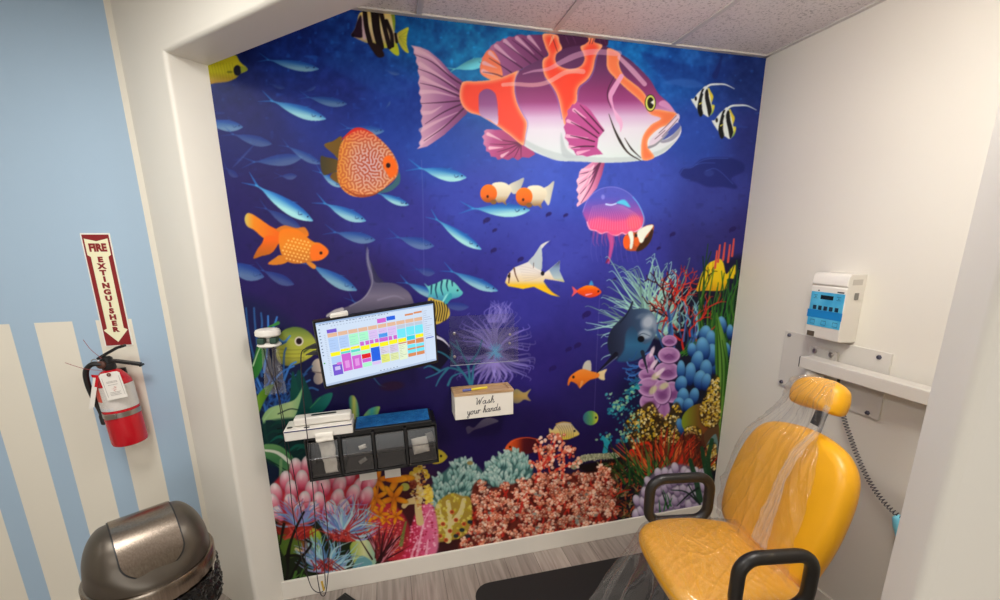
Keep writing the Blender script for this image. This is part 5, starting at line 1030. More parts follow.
mb = MB(); mb.lathe([(.023, .344), (.025, .350), (.025, .372), (.017, .376), (.017, .398), (.012, .402)], (EX, EY, EZ), 20); mb.box(EX-.012, EY-.014, EZ+.37, EX+.014, EY+.014, EZ+.396)
link('valve', mb, M['black'], t, smooth=True)
def bar(mb, pts, wy, th):
    for (x0, z0), (x1, z1) in zip(pts[:-1], pts[1:]):
        d = Vector((x1-x0, 0, z1-z0)).normalized(); nn = Vector((-d.z, 0, d.x))*th/2
        mb.prism([Vector((x0, EY-wy, z0))-nn, Vector((x1, EY-wy, z1))-nn, Vector((x1, EY-wy, z1))+nn, Vector((x0, EY-wy, z0))+nn], (0, 0, 0), (0, 2*wy, 0))
mb = MB(); bar(mb, [(EX-.022, EZ+.388), (EX+.03, EZ+.378), (EX+.085, EZ+.362), (EX+.118, EZ+.352), (EX+.122, EZ+.344)], .012, .012); link('carry_handle', mb, M['black'], t, bevel=.0015)
mb = MB(); bar(mb, [(EX-.03, EZ+.396), (EX+.0, EZ+.412), (EX+.05, EZ+.436), (EX+.078, EZ+.442)], .011, .011); link('lever', mb, M['black'], t, bevel=.0015)
mb = MB(); mb.tube(spl([(EX-.01, EY-.022, EZ+.375), (EX-.04, EY-.03, EZ+.380), (EX-.068, EY-.03, EZ+.355), (EX-.080, EY-.024, EZ+.30), (EX-.082, EY-.012, EZ+.23), (EX-.076, EY-.006, EZ+.175), (EX-.071, EY-.006, EZ+.135)], 6), .0105, 10)
link('hose', mb, M['black'], t, smooth=True)
link('nozzle', MB().lathe([(.009, 0), (.0125, .004), (.0125, .04), (.009, .05)], (EX-.0735, EY-.006, EZ+.10), 14), M['black'], t, smooth=True)
link('gauge', MB().lathe([(.016, 0), (.017, .004), (.017, .012), (.014, .014)], (EX-.012, EY-.018, EZ+.373), 20, 'y'), simple('gauge_brown', rgb(92, 60, 50), .3, .3), t, smooth=True)
link('pin_ring', MB().tube([(EX-.035+.013*math.cos(a), EY-.02, EZ+.386+.013*math.sin(a)) for a in np.linspace(0, 2*PI, 18)[:-1]], .0018, 6, closed=True), M['steel'], t, smooth=True)
bk = thing('extinguisher_bracket', 'steel strap and black bracket holding the red extinguisher to the wall', 'bracket', (EX, YL, EZ+.1))
link('back_plate', MB().box(EX-.02, EY+R0+.001, EZ+.06, EX+.02, YL-.0005, EZ+.33), M['black'], bk, bevel=.002)
mb = MB(); rs = R0+.0015
mb.add([((EX+rs*math.cos(a)), EY+rs*math.sin(a), EZ+z) for z in (.138, .160) for a in np.linspace(0, 2*PI, 49)[:-1]], [(i, (i+1) % 48, 48+(i+1) % 48, 48+i) for i in range(48)])
link('strap', mb, M['steel'], bk, smooth=True, fix=False)
link('latch', MB().box(EX-.03, EY-rs-.004, EZ+.137, EX+.012, EY-rs+.006, EZ+.161), M['steel'], bk, bevel=.002)
tg = thing('inspection_tag', 'white card inspection tag tied to the neck of the red extinguisher', 'tag', (EX-.01, EY-R0-.012, EZ+.345))
def tagT(a, v, y=0): ca, sa = math.cos(.10), math.sin(.10); return (EX+.034+a*ca-v*sa*.6, EY-R0-.010-.05*max(0, (.02+v))*0-y, EZ+.347+a*sa+v*ca)
O = [(-.038, -.118), (.038, -.118), (.038, -.008), (.030, .0), (-.030, .0), (-.038, -.008)]
link('card', MB().prism([tagT(a, v) for a, v in O], (0, 0, 0), (0, -.0007, 0)), simple('tag_card', rgb(232, 227, 218), .6), tg)
mb = MB()
for v, x0, x1 in [(-.040, -.02, .02), (-.045, -.02, .02), (-.055, -.018, .018), (-.088, -.02, .02), (-.094, -.02, .015), (-.1, -.02, .02)]: mb.prism([tagT(x0, v, .0009), tagT(x1, v, .0009), tagT(x1, v+.0016, .0009), tagT(x0, v+.0016, .0009)], (0, 0, 0), (0, -.0003, 0))
for x in (-.031, .031): mb.prism([tagT(x-.0006, -.105, .0009), tagT(x+.0006, -.105, .0009), tagT(x+.0006, -.02, .0009), tagT(x-.0006, -.02, .0009)], (0, 0, 0), (0, -.0003, 0))
link('print', mb, simple('tag_grey_print', rgb(150, 140, 136), .6), tg)
mb = MB()
for k in range(8): mb.prism([tagT(-.012+.024*random.random(), -.062-.003*k, .0010), tagT(-.01+.022*random.random(), -.063-.003*k, .0010), tagT(0, -.0645-.003*k, .0010)], (0, 0, 0), (0, -.0003, 0))
link('stamp', mb, simple('tag_red_stamp', rgb(196, 80, 70), .6), tg)
link('eyelet', MB().lathe([(.003, 0), (.0075, 0), (.0075, .002), (.003, .002)], tagT(0, -.009, .0025), 16, 'y', cap=False), simple('tag_eyelet_brown', rgb(110, 64, 52), .5), tg)
sl = thing('tamper_seal', 'white plastic seal strip with red mark hanging left of the inspection tag', 'seal', (EX-.04, EY-.06, EZ+.35))
link('strip', MB().prism([(EX-.026, EY-.07, EZ+.335), (EX-.006, EY-.07, EZ+.34), (EX-.050, EY-.078, EZ+.205), (EX-.070, EY-.078, EZ+.200)], (0, 0, 0), (0, .0012, 0)), M['white'], sl)
link('red_mark', MB().prism([(EX-.030, EY-.0722, EZ+.345), (EX-.006, EY-.0722, EZ+.34), (EX-.019, EY-.0742, EZ+.288), (EX-.030, EY-.0742, EZ+.292), (EX-.017, EY-.0722, EZ+.33), (EX-.030, EY-.0722, EZ+.333)], (0, 0, 0), (0, .0008, 0)), red, sl)
mb = MB(); mb.tube(spl([(EX+.01, EY-.05, EZ+.352), (EX-.04, EY-.06, EZ+.366), (EX-.08, EY-.06, EZ+.385), (EX-.112, EY-.06, EZ+.405)], 5), .0011, 6); mb.tube(spl([(EX+.0, EY-.03, EZ+.40), (EX-.02, EY-.045, EZ+.445), (EX-.034, EY-.05, EZ+.492)], 5), .0010, 6)
link('red_wire', mb, simple('seal_wire_red', rgb(150, 60, 60), .5), sl, smooth=True)

pv = Vector((EX, EY, EZ)); TL = Matrix.Translation(pv)@Matrix.Rotation(-.05, 4, 'Y')@Matrix.Translation(-pv)   # it hangs slightly askew
for o in (ext_root, bk, tg, sl): bpy.context.view_layer.update(); o.matrix_world = TL@o.matrix_world
bpy.context.view_layer.update()

# ---------------------------------------------------------------- swing-top bin
BX, BY, BR, BZ = -2.95, -.40, .198, .575
bronze = add_mottle(principled('bin_dome_bronze_grey', rgb(92, 84, 74), .34, .55), rgb(84, 76, 66), rgb(100, 92, 82), 3)
brushed = principled('brushed_steel_bronze', rgb(150, 136, 122), .27, 1.0)
add_mottle(brushed, rgb(136, 123, 110), rgb(158, 145, 131), 5, 4, .3, .7, (40, 40, .8))
t = thing('trash_can', 'bronze grey swing-top trash can with a brushed steel flap by the striped wall', 'trash can', (BX, BY, 0))
link('body', MB().lathe([(BR-.03, .0), (BR-.026, .004), (BR-.012, BZ-.02), (BR-.012, BZ)], (BX, BY, 0), 48), brushed, t, smooth=True)
link('rim_band', MB().lathe([(BR-.012, BZ-.018), (BR+.002, BZ-.018), (BR+.006, BZ-.008), (BR+.006, BZ+.045), (BR+.002, BZ+.052), (BR-.012, BZ+.054)], (BX, BY, 0), 56), brushed, t, smooth=True)
fa = Vector((.84, .54, 0)).normalized(); fn = Vector((.54, -.84, 0)).normalized(); hw = .092; RD = BR-.006; rc = .88*RD; hh = .196; zb = BZ+.052
def domeP(ps, ph, g=0.0):
    c_, s_ = math.cos(ps), math.sin(ps); w_ = min(1, s_/.4); w_ = w_*w_*(3-2*w_); cx_, sx_ = math.cos(ph), math.sin(ph)
    k_ = max(-1, min(1, cx_*1.5)); k_ = k_*(1.5-.5*k_*k_)
    a1, b1 = RD*c_*cx_, RD*c_*sx_; a2, b2 = (RD-hw)*c_*cx_+hw*k_, rc*c_*sx_
    return Vector((BX, BY, zb+hh*s_))+fa*(a1*(1-w_)+a2*w_)+fn*(b1*(1-w_)+b2*w_)
link('dome_lid', MB().grid(lambda u_, v_: domeP(v_*PI/2, u_*2*PI), 96, 30), bronze, t, smooth=True, angle=60)
def flap_pt(u_, v_, grow=0.0, r=.003):
    ps = math.radians(118-(102+grow*260)*v_); k = max(0, (v_-.80)/.20); half = (hw*.98+grow)*(1-.40*k**2.6)
    return Vector((BX, BY, zb+(hh+r)*math.sin(ps)))+fa*((u_*2-1)*half)+fn*((rc+r)*math.cos(ps))
link('flap', MB().grid(flap_pt, 24, 48), brushed, t, smooth=True, fix=False)
link('flap_seal', MB().grid(lambda u_, v_: flap_pt(u_, v_, .0045, .0012), 24, 48), M['black'], t, smooth=True, fix=False)
bg = MB()
def bagp(u_, v_):
    a = -1.15+u_*1.75; r = BR+.006+.010*noise.noise(Vector((u_*9, v_*5, 1)))+.006*noise.noise(Vector((u_*30, v_*16, 4)))+.004*math.sin(v_*PI)
    return (BX+r*math.cos(a), BY+r*math.sin(a), BZ-.022-v_*(.15+.03*noise.noise(Vector((u_*6, 0, 0)))))
bg.grid(bagp, 70, 24)
tag(link('trash_bag', bg, simple('black_bin_liner', rgb(16, 16, 17), .22, bs=40, bst=.5), smooth=True, fix=False), 'crinkled black bin liner showing below the rim of the trash can', 'bin bag')

# ---------------------------------------------------------------- monitor on its arm
MC = Vector((-2.038, -.24, 1.386)); MY, MTL, MRL = .30, .147, .080
ca, sa, cb, sb, cc, sc_ = math.cos(MY), math.sin(MY), math.cos(MTL), math.sin(MTL), math.cos(MRL), math.sin(MRL)
mr = Vector((ca, sa, 0)); mn = Vector((sa, -ca, 0)); mu = Vector((0, 0, 1)); mn2 = mn*cb-mu*sb; mu2 = mu*cb+mn*sb; mr3 = mr*cc+mu2*sc_; mu3 = -mr*sc_+mu2*cc
def mT(x, y, z=0): return MC+mr3*x+mu3*y+mn2*z
W2, H2 = .255, .150
t = thing('monitor', 'black monitor showing a colourful appointment schedule, tilted on a wall arm', 'monitor', (MC.x, -.02, MC.z))
mb = MB(); o = rrect(-W2, -H2, W2, H2, .006, 3); i_ = rrect(-W2+.0075, -H2+.013, W2-.0075, H2-.0075, .002, 3); n = len(o)
vs = [mT(x, y, -.022) for x, y in o]+[mT(x, y, 0) for x, y in o]+[mT(x, y, 0) for x, y in i_]+[mT(x, y, -.003) for x, y in i_]; fs = [tuple(range(n))]
for k in range(3): fs += [(k*n+i, k*n+(i+1) % n, (k+1)*n+(i+1) % n, (k+1)*n+i) for i in range(n)]
link('bezel', mb.add(vs, fs), M['black'], t)
mb = MB(); mb.prism([mT(x, y, 0) for x, y in rrect(-.17, -.1, .17, .1, .02)], mn2*-.022, mn2*-.045); link('back_housing', mb, M['black'], t)
SW, SH = 2*W2-.015, 2*H2-.0205
cells = [(0, 0, 1, 1, (206, 222, 242))]
def cl(c, v0, v1, col, a=0.0, bb=1.0): cells.append((.071+.082*c+.082*a+.003, v0, .071+.082*c+.082*bb-.003, v1, col))
PU, TA, LB, YE, TE, MG, MI, LI, RD, BL_, CY, OR, PY = (116, 84, 206), (226, 182, 152), (176, 204, 244), (248, 240, 20), (90, 214, 200), (206, 96, 206), (168, 244, 200), (216, 190, 238), (224, 24, 30), (24, 96, 224), (112, 228, 244), (216, 138, 90), (226, 240, 206)
for c in range(10):
    cl(c, .02 if False else .19, .25, TA)
for c, v0, v1, col in [(0, .13, .185, PU), (0, .26, .48, LB), (0, .49, .55, YE), (0, .56, .67, LB), (0, .68, .86, PU), (1, .26, .45, LB), (1, .465, .505, YE), (1, .51, .54, TE), (1, .545, .83, MG), (2, .26, .44, MI), (2, .46, .50, YE), (2, .51, .55, TE), (2, .56, .60, MI), (2, .61, .83, MG),
                   (3, .26, .40, MI), (3, .48, .55, YE), (3, .56, .61, MI), (3, .615, .69, RD), (3, .695, .755, MG), (3, .765, .83, MI), (4, .26, .40, LI), (4, .475, .535, YE), (4, .54, .77, BL_), (4, .78, .83, LI), (5, .10, .17, MG), (5, .26, .335, LI), (5, .34, .405, (64, 150, 236)), (5, .41, .475, MG), (5, .485, .555, YE), (5, .56, .68, (214, 206, 226)), (5, .69, .83, (226, 232, 120)),
                   (6, .09, .155, BL_), (6, .26, .40, LI), (6, .48, .55, YE), (6, .56, .69, (212, 200, 226)), (6, .70, .83, (222, 232, 170)), (7, .26, .32, (190, 200, 216)), (7, .325, .475, CY), (7, .485, .55, YE), (7, .555, .575, OR), (7, .58, .85, PY), (8, .10, .13, OR), (8, .26, .31, (190, 200, 216)), (8, .315, .46, CY), (8, .47, .54, (40, 206, 226)), (8, .55, .61, OR), (8, .62, .83, CY), (8, .68, .71, OR), (8, .77, .83, OR),
                   (9, .09, .12, OR), (9, .26, .31, (190, 200, 216)), (9, .315, .46, CY), (9, .47, .53, YE), (9, .54, .62, OR), (9, .63, .83, CY), (9, .68, .71, OR), (9, .77, .83, OR)]: cl(c, v0, v1, col)
for c, vs_ in [(3, (.41, .475)), (4, (.41, .47)), (6, (.41, .475))]:
    cl(c, vs_[0], vs_[1], MG, 0, .46); cl(c, vs_[0], vs_[1], MG, .54, 1)
for c in (1, 2): cl(c, .66, .78, (224, 150, 226), .25, .75)
cl(0, .72, .78, (200, 190, 240), .2, .8); cl(0, .66, .70, (206, 110, 210), .45, 1)
dk = (120, 132, 160)
for c in range(10):
    for v in (.30, .35, .385, .43):
        if c not in (7, 8, 9): cells.append((.071+.082*c+.006, v, .071+.082*c+.05+.02*random.random(), v+.0035, (150, 164, 206)))
for c in (5, 6, 7):
    for k in range(9): cells.append((.071+.082*c+.008, .57+.028*k, .071+.082*c+.03+.045*random.random(), .574+.028*k, (140, 140, 120)))
for k in range(22): cells.append((.022+.035*k*.75, .035, .03+.035*k*.75+.012*random.random(), .047, dk))
for k in range(16): cells.append((.11+.024*k, .075, .122+.024*k, .09, (176, 190, 214)))
for k in range(9): cells.append((.012, .10+.05*k, .024, .115+.05*k, (96, 108, 140)))
for k in range(24): cells.append((.045, .2+.028*k, .060, .206+.028*k, (160, 172, 196)))
for k in range(14): cells.append((.905, .10+.036*k, .925+.055*random.random(), .106+.036*k, (150, 160, 190)))
cells += [(.897, 0.06, .899, .96, (160, 170, 196)), (.91, .56, .985, .575, (70, 80, 190)), (0, 0, 1, .025, (150, 176, 214)), (.01, .62, .022, .64, (40, 160, 60)), (0, .965, 1, 1, (176, 194, 222))]
for k in range(6): cells.append((.46+.03*k, .945, .472+.03*k, .955, (90, 100, 130)))
mb = MB(); cols = []
for q, (u0_, v0, u1, v1, c) in enumerate(cells):
    z = -.0026+q*6e-6
    mb.add([mT(-W2+.0075+SW*a, H2-.0075-SH*bb, z) for a, bb in ((u0_, v1), (u1, v1), (u1, v0), (u0_, v0))], [(0, 1, 2, 3)]); cols += [c]*4
sm = bpy.data.materials.new('lit_schedule_screen'); sm.use_nodes = True; N, L, b = nodes(sm); va = N.new('ShaderNodeVertexColor'); va.layer_name = 'pixels'
b.inputs['Base Color'].default_value = (.01, .01, .012, 1); b.inputs['Roughness'].default_value = .25; L.new(va.outputs['Color'], b.inputs['Emission Color']); b.inputs['Emission Strength'].default_value = 0.72
so = link('screen', mb, sm, t, fix=False)
at = so.data.color_attributes.new('pixels', 'FLOAT_COLOR', 'POINT'); at.data.foreach_set('color', np.concatenate([s2l(np.array(cols)/255.0), np.ones((len(cols), 1))], 1).reshape(-1).astype(np.float32))
mb = MB(); bp_ = mT(0, 0, -.045); mb.prism([mT(x, y, -.045) for x, y in rrect(-.05, -.05, .05, .05, .006)], (0, 0, 0), mn2*-.01); mb.tube([bp_, (bp_.x+.03, -.09, bp_.z-.01), (bp_.x+.05, -.02, bp_.z-.01)], .022, 12)
mb.box(bp_.x-.01, -.022, bp_.z-.10, bp_.x+.11, -.0025, bp_.z+.08); link('wall_arm', mb, M['black'], t)
p = mT(-.155, H2, -.012)
tag(link('plastic_clip', MB().prism([p+mr3*a+mu3*z for a, z in ((-.035, .001), (.035, .001), (.035, .018), (-.028, .014))], mn2*-.012, mn2*.012), M['white'], bevel=.002), 'small white plastic clip lying on the top left edge of the monitor', 'clip')
p = mT(.235, H2, -.03)

# ---------------------------------------------------------------- black clip with hanging sensor cords, white holder
t = thing('cable_clip', 'black two-pronged clip sticking out left of the monitor', 'clip', (-2.31, -.2, 1.376))
for dz, s_ in ((.012, 1), (-.012, -1)):
    link('prong', MB().prism([(-2.285, 0, 1.372+dz-.008*s_), (-2.285, 0, 1.372+dz+.012*s_), (-2.315, 0, 1.374+dz+.011*s_), (-2.352, 0, 1.366+dz*1.2), (-2.32, 0, 1.372+dz-.006*s_)], (0, -.19, 0), (0, -.215, 0)), M['black'], t, bevel=.002)
cordm = simple('dark_thin_cord', rgb(34, 26, 32), .5)
def cord(name, label, P, r=.0022, col=None): return tag(link(name, MB().tube(spl(P, 5), r, 6), col or cordm, smooth=True), label, 'cable', 'dark cords hanging beside the organizer')
P = [(-2.318, 1.376), (-2.348, 1.378), (-2.37, 1.352), (-2.378, 1.242), (-2.382, 1.128), (-2.384, .964), (-2.386, .767), (-2.394, .562), (-2.411, .371), (-2.415, .272), (-2.411, .168), (-2.4, .142), (-2.385, .162), (-2.366, .261), (-2.352, .36), (-2.345, .50), (-2.343, .68), (-2.35, .745)]
cd = cord('sensor_cable', 'dark cord looping from the black clip past the white dispenser down to the baseboard', [(x, -.2, z) for x, z in P])
lp = thing('cord_label', 'tiny yellow sleeve on the lowest loop of the hanging cords', 'cord sleeve', (-2.395, -.2, .2))
link('sleeve', MB().tube([(-2.398, -.2, .225), (-2.393, -.2, .175)], .005, 8), simple('yellow_sleeve', rgb(206, 170, 60), .5), lp, smooth=True)
P = [(-2.497, 1.372), (-2.506, 1.198), (-2.498, 1.108), (-2.492, .931), (-2.486, .798), (-2.480, .629), (-2.472, .452), (-2.486, .28), (-2.485, .16), (-2.472, .09), (-2.444, .058), (-2.415, .075), (-2.405, .16), (-2.40, .33)]
cord('sensor_cable', 'dark cord from the right slot of the white holder to a low loop', [(x, -.1+.02*max(0, 1.372-z), z) for x, z in P])
P = [(-2.545, 1.372), (-2.535, 1.269), (-2.512, 1.165), (-2.508, .933), (-2.508, .75), (-2.513, .57), (-2.508, .40), (-2.497, .25), (-2.484, .165), (-2.476, .12)]
cord('sensor_cable', 'dark cord hanging from the left slot of the white holder past the green leaves', [(x, -.07-.012*max(0, 1.372-z), z) for x, z in P])
t = thing('sensor_holder', 'white two-disc wall holder for cords in front of the green mural fish', 'holder', (-2.525, -.003, 1.40))
hc = (-2.523, -.052)
def disc(z0, z1, rx, ry): 
    m_ = MB(); n = 32; vs = []; prof = [(.86, z0), (1, z0+.006), (1, z1-.012), (.93, z1-.004), (.7, z1)]
    for k_, z in prof: vs += [(hc[0]+rx*k_*math.cos(2*PI*i/n), hc[1]+ry*k_*math.sin(2*PI*i/n), z) for i in range(n)]
    fs = [tuple(range(n-1, -1, -1)), tuple(range(4*n, 5*n))]+[(j*n+i, j*n+(i+1) % n, (j+1)*n+(i+1) % n, (j+1)*n+i) for j in range(4) for i in range(n)]
    return m_.add(vs, fs)
link('upper_disc', disc(1.412, 1.445, .052, .045), M['white'], t, smooth=True)
link('lower_disc', disc(1.366, 1.384, .050, .043), M['white'], t, smooth=True)
mb = MB(); mb.box(hc[0]-.012, -.05, 1.375, hc[0]+.012, -.0025, 1.42); mb.box(hc[0]-.03, -.012, 1.36, hc[0]+.03, -.0025, 1.44); link('back_bracket', mb, M['white'], t, bevel=.002)
for x in (-2.548, -2.498): link('slot_insert', MB().box(x-.014, -.09, 1.384, x+.014, -.04, 1.408), simple('holder_dark_insert', rgb(40, 70, 56), .5), t, bevel=.003)
mb = MB()
def slv(x0):
    def f(u_, v_):
        a = u_*2*PI; r = .014+.010*v_+.005*noise.noise(Vector((u_*5, v_*6, x0*9)))
        return (x0+r*math.cos(a), -.062+.55*r*math.sin(a), 1.362-.215*v_)
    return f
for k, x0 in enumerate((-2.540, -2.500)):
    tag(link('sensor_sleeve', MB().grid(slv(x0), 20, 24), M['film'], smooth=True, fix=False), ('clear plastic sleeve hanging under the left slot of the white holder', 'clear plastic sleeve hanging under the right slot of the white holder')[k], 'plastic sleeve', 'sleeves under the white holder')

# ---------------------------------------------------------------- four-bin organizer with things on it
OX0, OX1, OZ0, OZ1, OY = -2.402, -1.812, .757, .960, -.185
rl = math.radians(1.4); pc = Vector((-2.107, 0, .86))
def oT(x, y, z): dx, dz = x-pc.x, z-pc.z; return Vector((pc.x+dx*math.cos(rl)-dz*math.sin(rl), y, pc.z+dx*math.sin(rl)+dz*math.cos(rl)))
def obox(mb, x0, y0, z0, x1, y1, z1):
    b_ = MB().box(x0, y0, z0, x1, y1, z1); return mb.add([oT(*v) for v in b_.v], b_.f)
t = thing('bin_organizer', 'black four-compartment organizer with clear bins hung on the mural', 'organizer', (-2.107, -.01, OZ0))
mb = MB(); obox(mb, OX0, -.02, OZ0, OX1, -.003, OZ1); obox(mb, OX0, OY+.004, OZ0, OX1, -.02, OZ0+.010); obox(mb, OX0, OY+.02, OZ1-.012, OX1, -.02, OZ1)
PW = (OX1-OX0)/4
for k in range(5):
    x = OX0+PW*k; obox(mb, x-(.0 if k == 0 else .006), OY, OZ0, x+(.006 if k == 0 else 0 if k == 4 else .006), -.02, OZ1)
obox(mb, OX0, OY, OZ0, OX1, OY+.012, OZ0+.012)
link('frame', mb, M['black'], t, bevel=.0015)
for k in range(4):
    x0, x1 = OX0+PW*k+.010, OX0+PW*(k+1)-.010
    bn = MB(); pr = [(OY+.012, OZ0+.016), (OY-.004, OZ0+.020), (OY-.006, OZ0+.11), (OY-.001, OZ0+.114), (OY+.012, OZ0+.185)]
    vs = [oT(x, y, z) for x in (x0, x1) for y, z in pr]; n = len(pr)
    bn.add(vs, [(i, i+1, n+i+1, n+i) for i in range(n-1)])
    bo = link('bin', bn, M['binclear'], t, fix=False)
    for q_ in ((OY-.008, .107, OY-.003, .112), (OY+.008, .181, OY+.014, .187)):
        rb = MB(); obox(rb, x0, q_[0], OZ0+q_[1], x1, q_[2], OZ0+q_[3]); link('grip_edge', rb, M['binclear'], bo)
pl = MB()
pl.box(-2.20, -.010, .622, -2.115, -.0025, .76); pl.box(-2.075, -.010, .618, -1.995, -.0025, .76); link('mounting_plate', pl, M['white'], t, bevel=.001)
pl = MB(); pl.box(-1.93, -.03, .735, -1.86, -.0025, .76); link('mounting_hook', pl, M['grey'], t, bevel=.002)
paper = simple('white_paper', rgb(226, 220, 208), .6)
def strip(u_, v_):
    P_ = [(-.06, OZ1+.004), (-.10, OZ1+.032), (-.145, OZ1+.036), (-.172, OZ1+.02), (-.180, OZ1-.01), (-.172, OZ1-.03), (-.176, OZ1-.08), (-.178, OZ1-.13), (-.176, OZ0+.022)]
    k = v_*(len(P_)-1); i = min(int(k), len(P_)-2); f = k-i; y = P_[i][0]*(1-f)+P_[i+1][0]*f; z = P_[i][1]*(1-f)+P_[i+1][1]*f
    w_ = .078-.022*min(1, max(0, (v_-.4)*2)); return oT(-2.325+.02*v_+(u_-.5)*w_*1.0+.004*noise.noise(Vector((u_*3, v_*12, 3))), y-.003+.004*noise.noise(Vector((u_*4, v_*16, 0)))+(.0 if v_ < .55 else .012), z)
so_ = link('paper_sleeve_strip', MB().grid(strip, 10, 60), paper, smooth=True, fix=False)
so_.modifiers.new('thickness', 'SOLIDIFY').thickness = .0012
tag(so_, 'white paper sleeve strip curling over into the leftmost bin', 'paper strip')
def pack(x0, z0, w_, h_, y, rot):
    def f(u_, v_):
        a, bb = (u_-.5)*w_, (v_-.5)*h_; c_, s_ = math.cos(rot), math.sin(rot); e = 1-max(abs(2*u_-1), abs(2*v_-1))**4
        return oT(x0+a*c_-bb*s_, y-.006*e+.003*noise.noise(Vector((u_*5+x0*7, v_*5, 1))), z0+a*s_+bb*c_)
    return MB().grid(f, 14, 14)
for nm, lb, a, m_ in [('gauze_pack', 'crumpled white pack seen through the rightmost bin', (-1.894, .845, .078, .085, -.150, .1), paper), ('gauze_pack', 'grey folded pack beside the white one in the rightmost bin', (-1.845, .880, .036, .05, -.148, .2), M['grey']),
                      ('paper_packet', 'small white packet high in the second bin from the left', (-2.16, .885, .034, .022, -.165, .25), paper), ('paper_packet', 'small pale packet low in the second bin from the left', (-2.165, .815, .04, .022, -.165, .5), M['grey'])]:
    o_ = link(nm, pack(*a), m_, smooth=True, fix=False); o_.modifiers.new('thickness', 'SOLIDIFY').thickness = .006; tag(o_, lb, 'packet', 'packets inside the clear bins')
t = thing('wipe_dispenser', 'white two-step plastic dispenser standing on the left end of the organizer', 'dispenser', tuple(oT(-2.33, -.1, OZ1)))
mb = MB(); obox(mb, -2.482, -.170, OZ1+.0015, -2.192, -.05, OZ1+.052); link('base_tray', mb, M['white'], t, bevel=.004)
mb = MB(); obox(mb, -2.442, -.142, OZ1+.0545, -2.196, -.085, OZ1+.092); link('raised_cover', mb, M['white'], t, bevel=.008, seg=3)
mb = MB(); obox(mb, -2.48, -.1712, OZ1+.044, -2.194, -.1702, OZ1+.049); link('blue_seam', mb, simple('seam_navy', rgb(40, 40, 92), .5), t)
for z_, q_ in ((.0922, (-2.37, -.124, -2.26, -.104, .009)), (.0521, (-2.474, -.145, -2.450, -.125, .009)), (.0521, (-2.40, -.162, -2.375, -.147, .007))):
    link('slot', MB().prism([oT(x, y, OZ1+z_) for x, y in rrect(*q_)], (0, 0, 0), (0, 0, .0006)), M['black'], t)
mb = MB(); mb.prism([oT(x, y, OZ1+.0521) for x, y in rrect(-2.30, -.165, -2.21, -.146, .006)], (0, 0, 0), (0, 0, .004)); link('latch_tab', mb, M['white'], t, bevel=.0015)
t = thing('keyboard', 'black keyboard with a blue key cover leaning on the organizer right of the dispenser', 'keyboard', tuple(oT(-2.01, -.1, OZ1)))
ka = Vector((0, math.cos(.14), math.sin(.14)))*.110; kn = Vector((0, -math.sin(.14), math.cos(.14)))
kb0 = Vector((0, -.162, OZ1+.004))
def kT(x, v, h): p = kb0+ka*v+kn*h; return oT(x, p.y, p.z)
link('case', MB().prism([kT(x, v, 0) for x, v in rrect(-2.186, -.10, -1.832, 1.03, .02, 3)], kn*.0, kn*.013), M['black'], t, bevel=.002)
blue = add_mottle(principled('blue_silicone_key_cover', rgb(24, 92, 150), .4), rgb(20, 80, 138), rgb(36, 106, 164), 30)
link('key_cover', MB().prism([kT(x, v, 0) for x, v in rrect(-2.180, .02, -1.842, .97, .012, 3)], kn*.0132, kn*.0155), blue, t)
for r_ in range(5):
    kk = MB(); n_ = 15
    for c_ in range(n_):
        x0 = -2.174+(.326/n_)*c_; v0 = .06+.18*r_
        kk.prism([kT(x, v, 0) for x, v in ((x0+.002, v0+.015), (x0+.326/n_-.002, v0+.015), (x0+.326/n_-.002, v0+.155), (x0+.002, v0+.155))], kn*.0155, kn*.018)
    link('key_row', kk, blue, t)

# ---------------------------------------------------------------- clear acrylic holder
t = thing('acrylic_holder', 'empty clear acrylic document holder on the mural right of the monitor', 'document holder', (-1.55, -.003, 1.2))
AY = -.004
link('back_panel', MB().prism([(x, 0, z) for x, z in rrect(-1.712, 1.205, -1.375, 1.452, .01)], (0, AY, 0), (0, AY-.004, 0)), M['acrylic'], t)
link('front_panel', MB().prism([(x, 0, z) for x, z in rrect(-1.720, 1.206, -1.362, 1.385, .006)], (0, -.036, 0), (0, -.040, 0)), M['acrylic'], t)
link('bottom_shelf', MB().box(-1.718, -.036, 1.206, -1.364, -.008, 1.210), M['acrylic'], t)
for x in (-1.719, -1.3665): link('side_panel', MB().box(x, -.036, 1.2105, x+.0035, -.008, 1.384), M['acrylic'], t)
edge_m = simple('polished_acrylic_edge', rgb(150, 150, 176), .15, 0, .8)
link('polished_edge', MB().box(-1.719, -.0405, 1.205, -1.363, -.0365, 1.2085), edge_m, t)
for x, z in ((-1.69, 1.365), (-1.40, 1.342), (-1.402, 1.296), (-1.692, 1.245)): link('standoff_screw', MB().lathe([(.005, 0), (.007, .002), (.007, .006), (.004, .008)], (x, -.008, z), 14, 'y'), M['steel'], t, smooth=True)

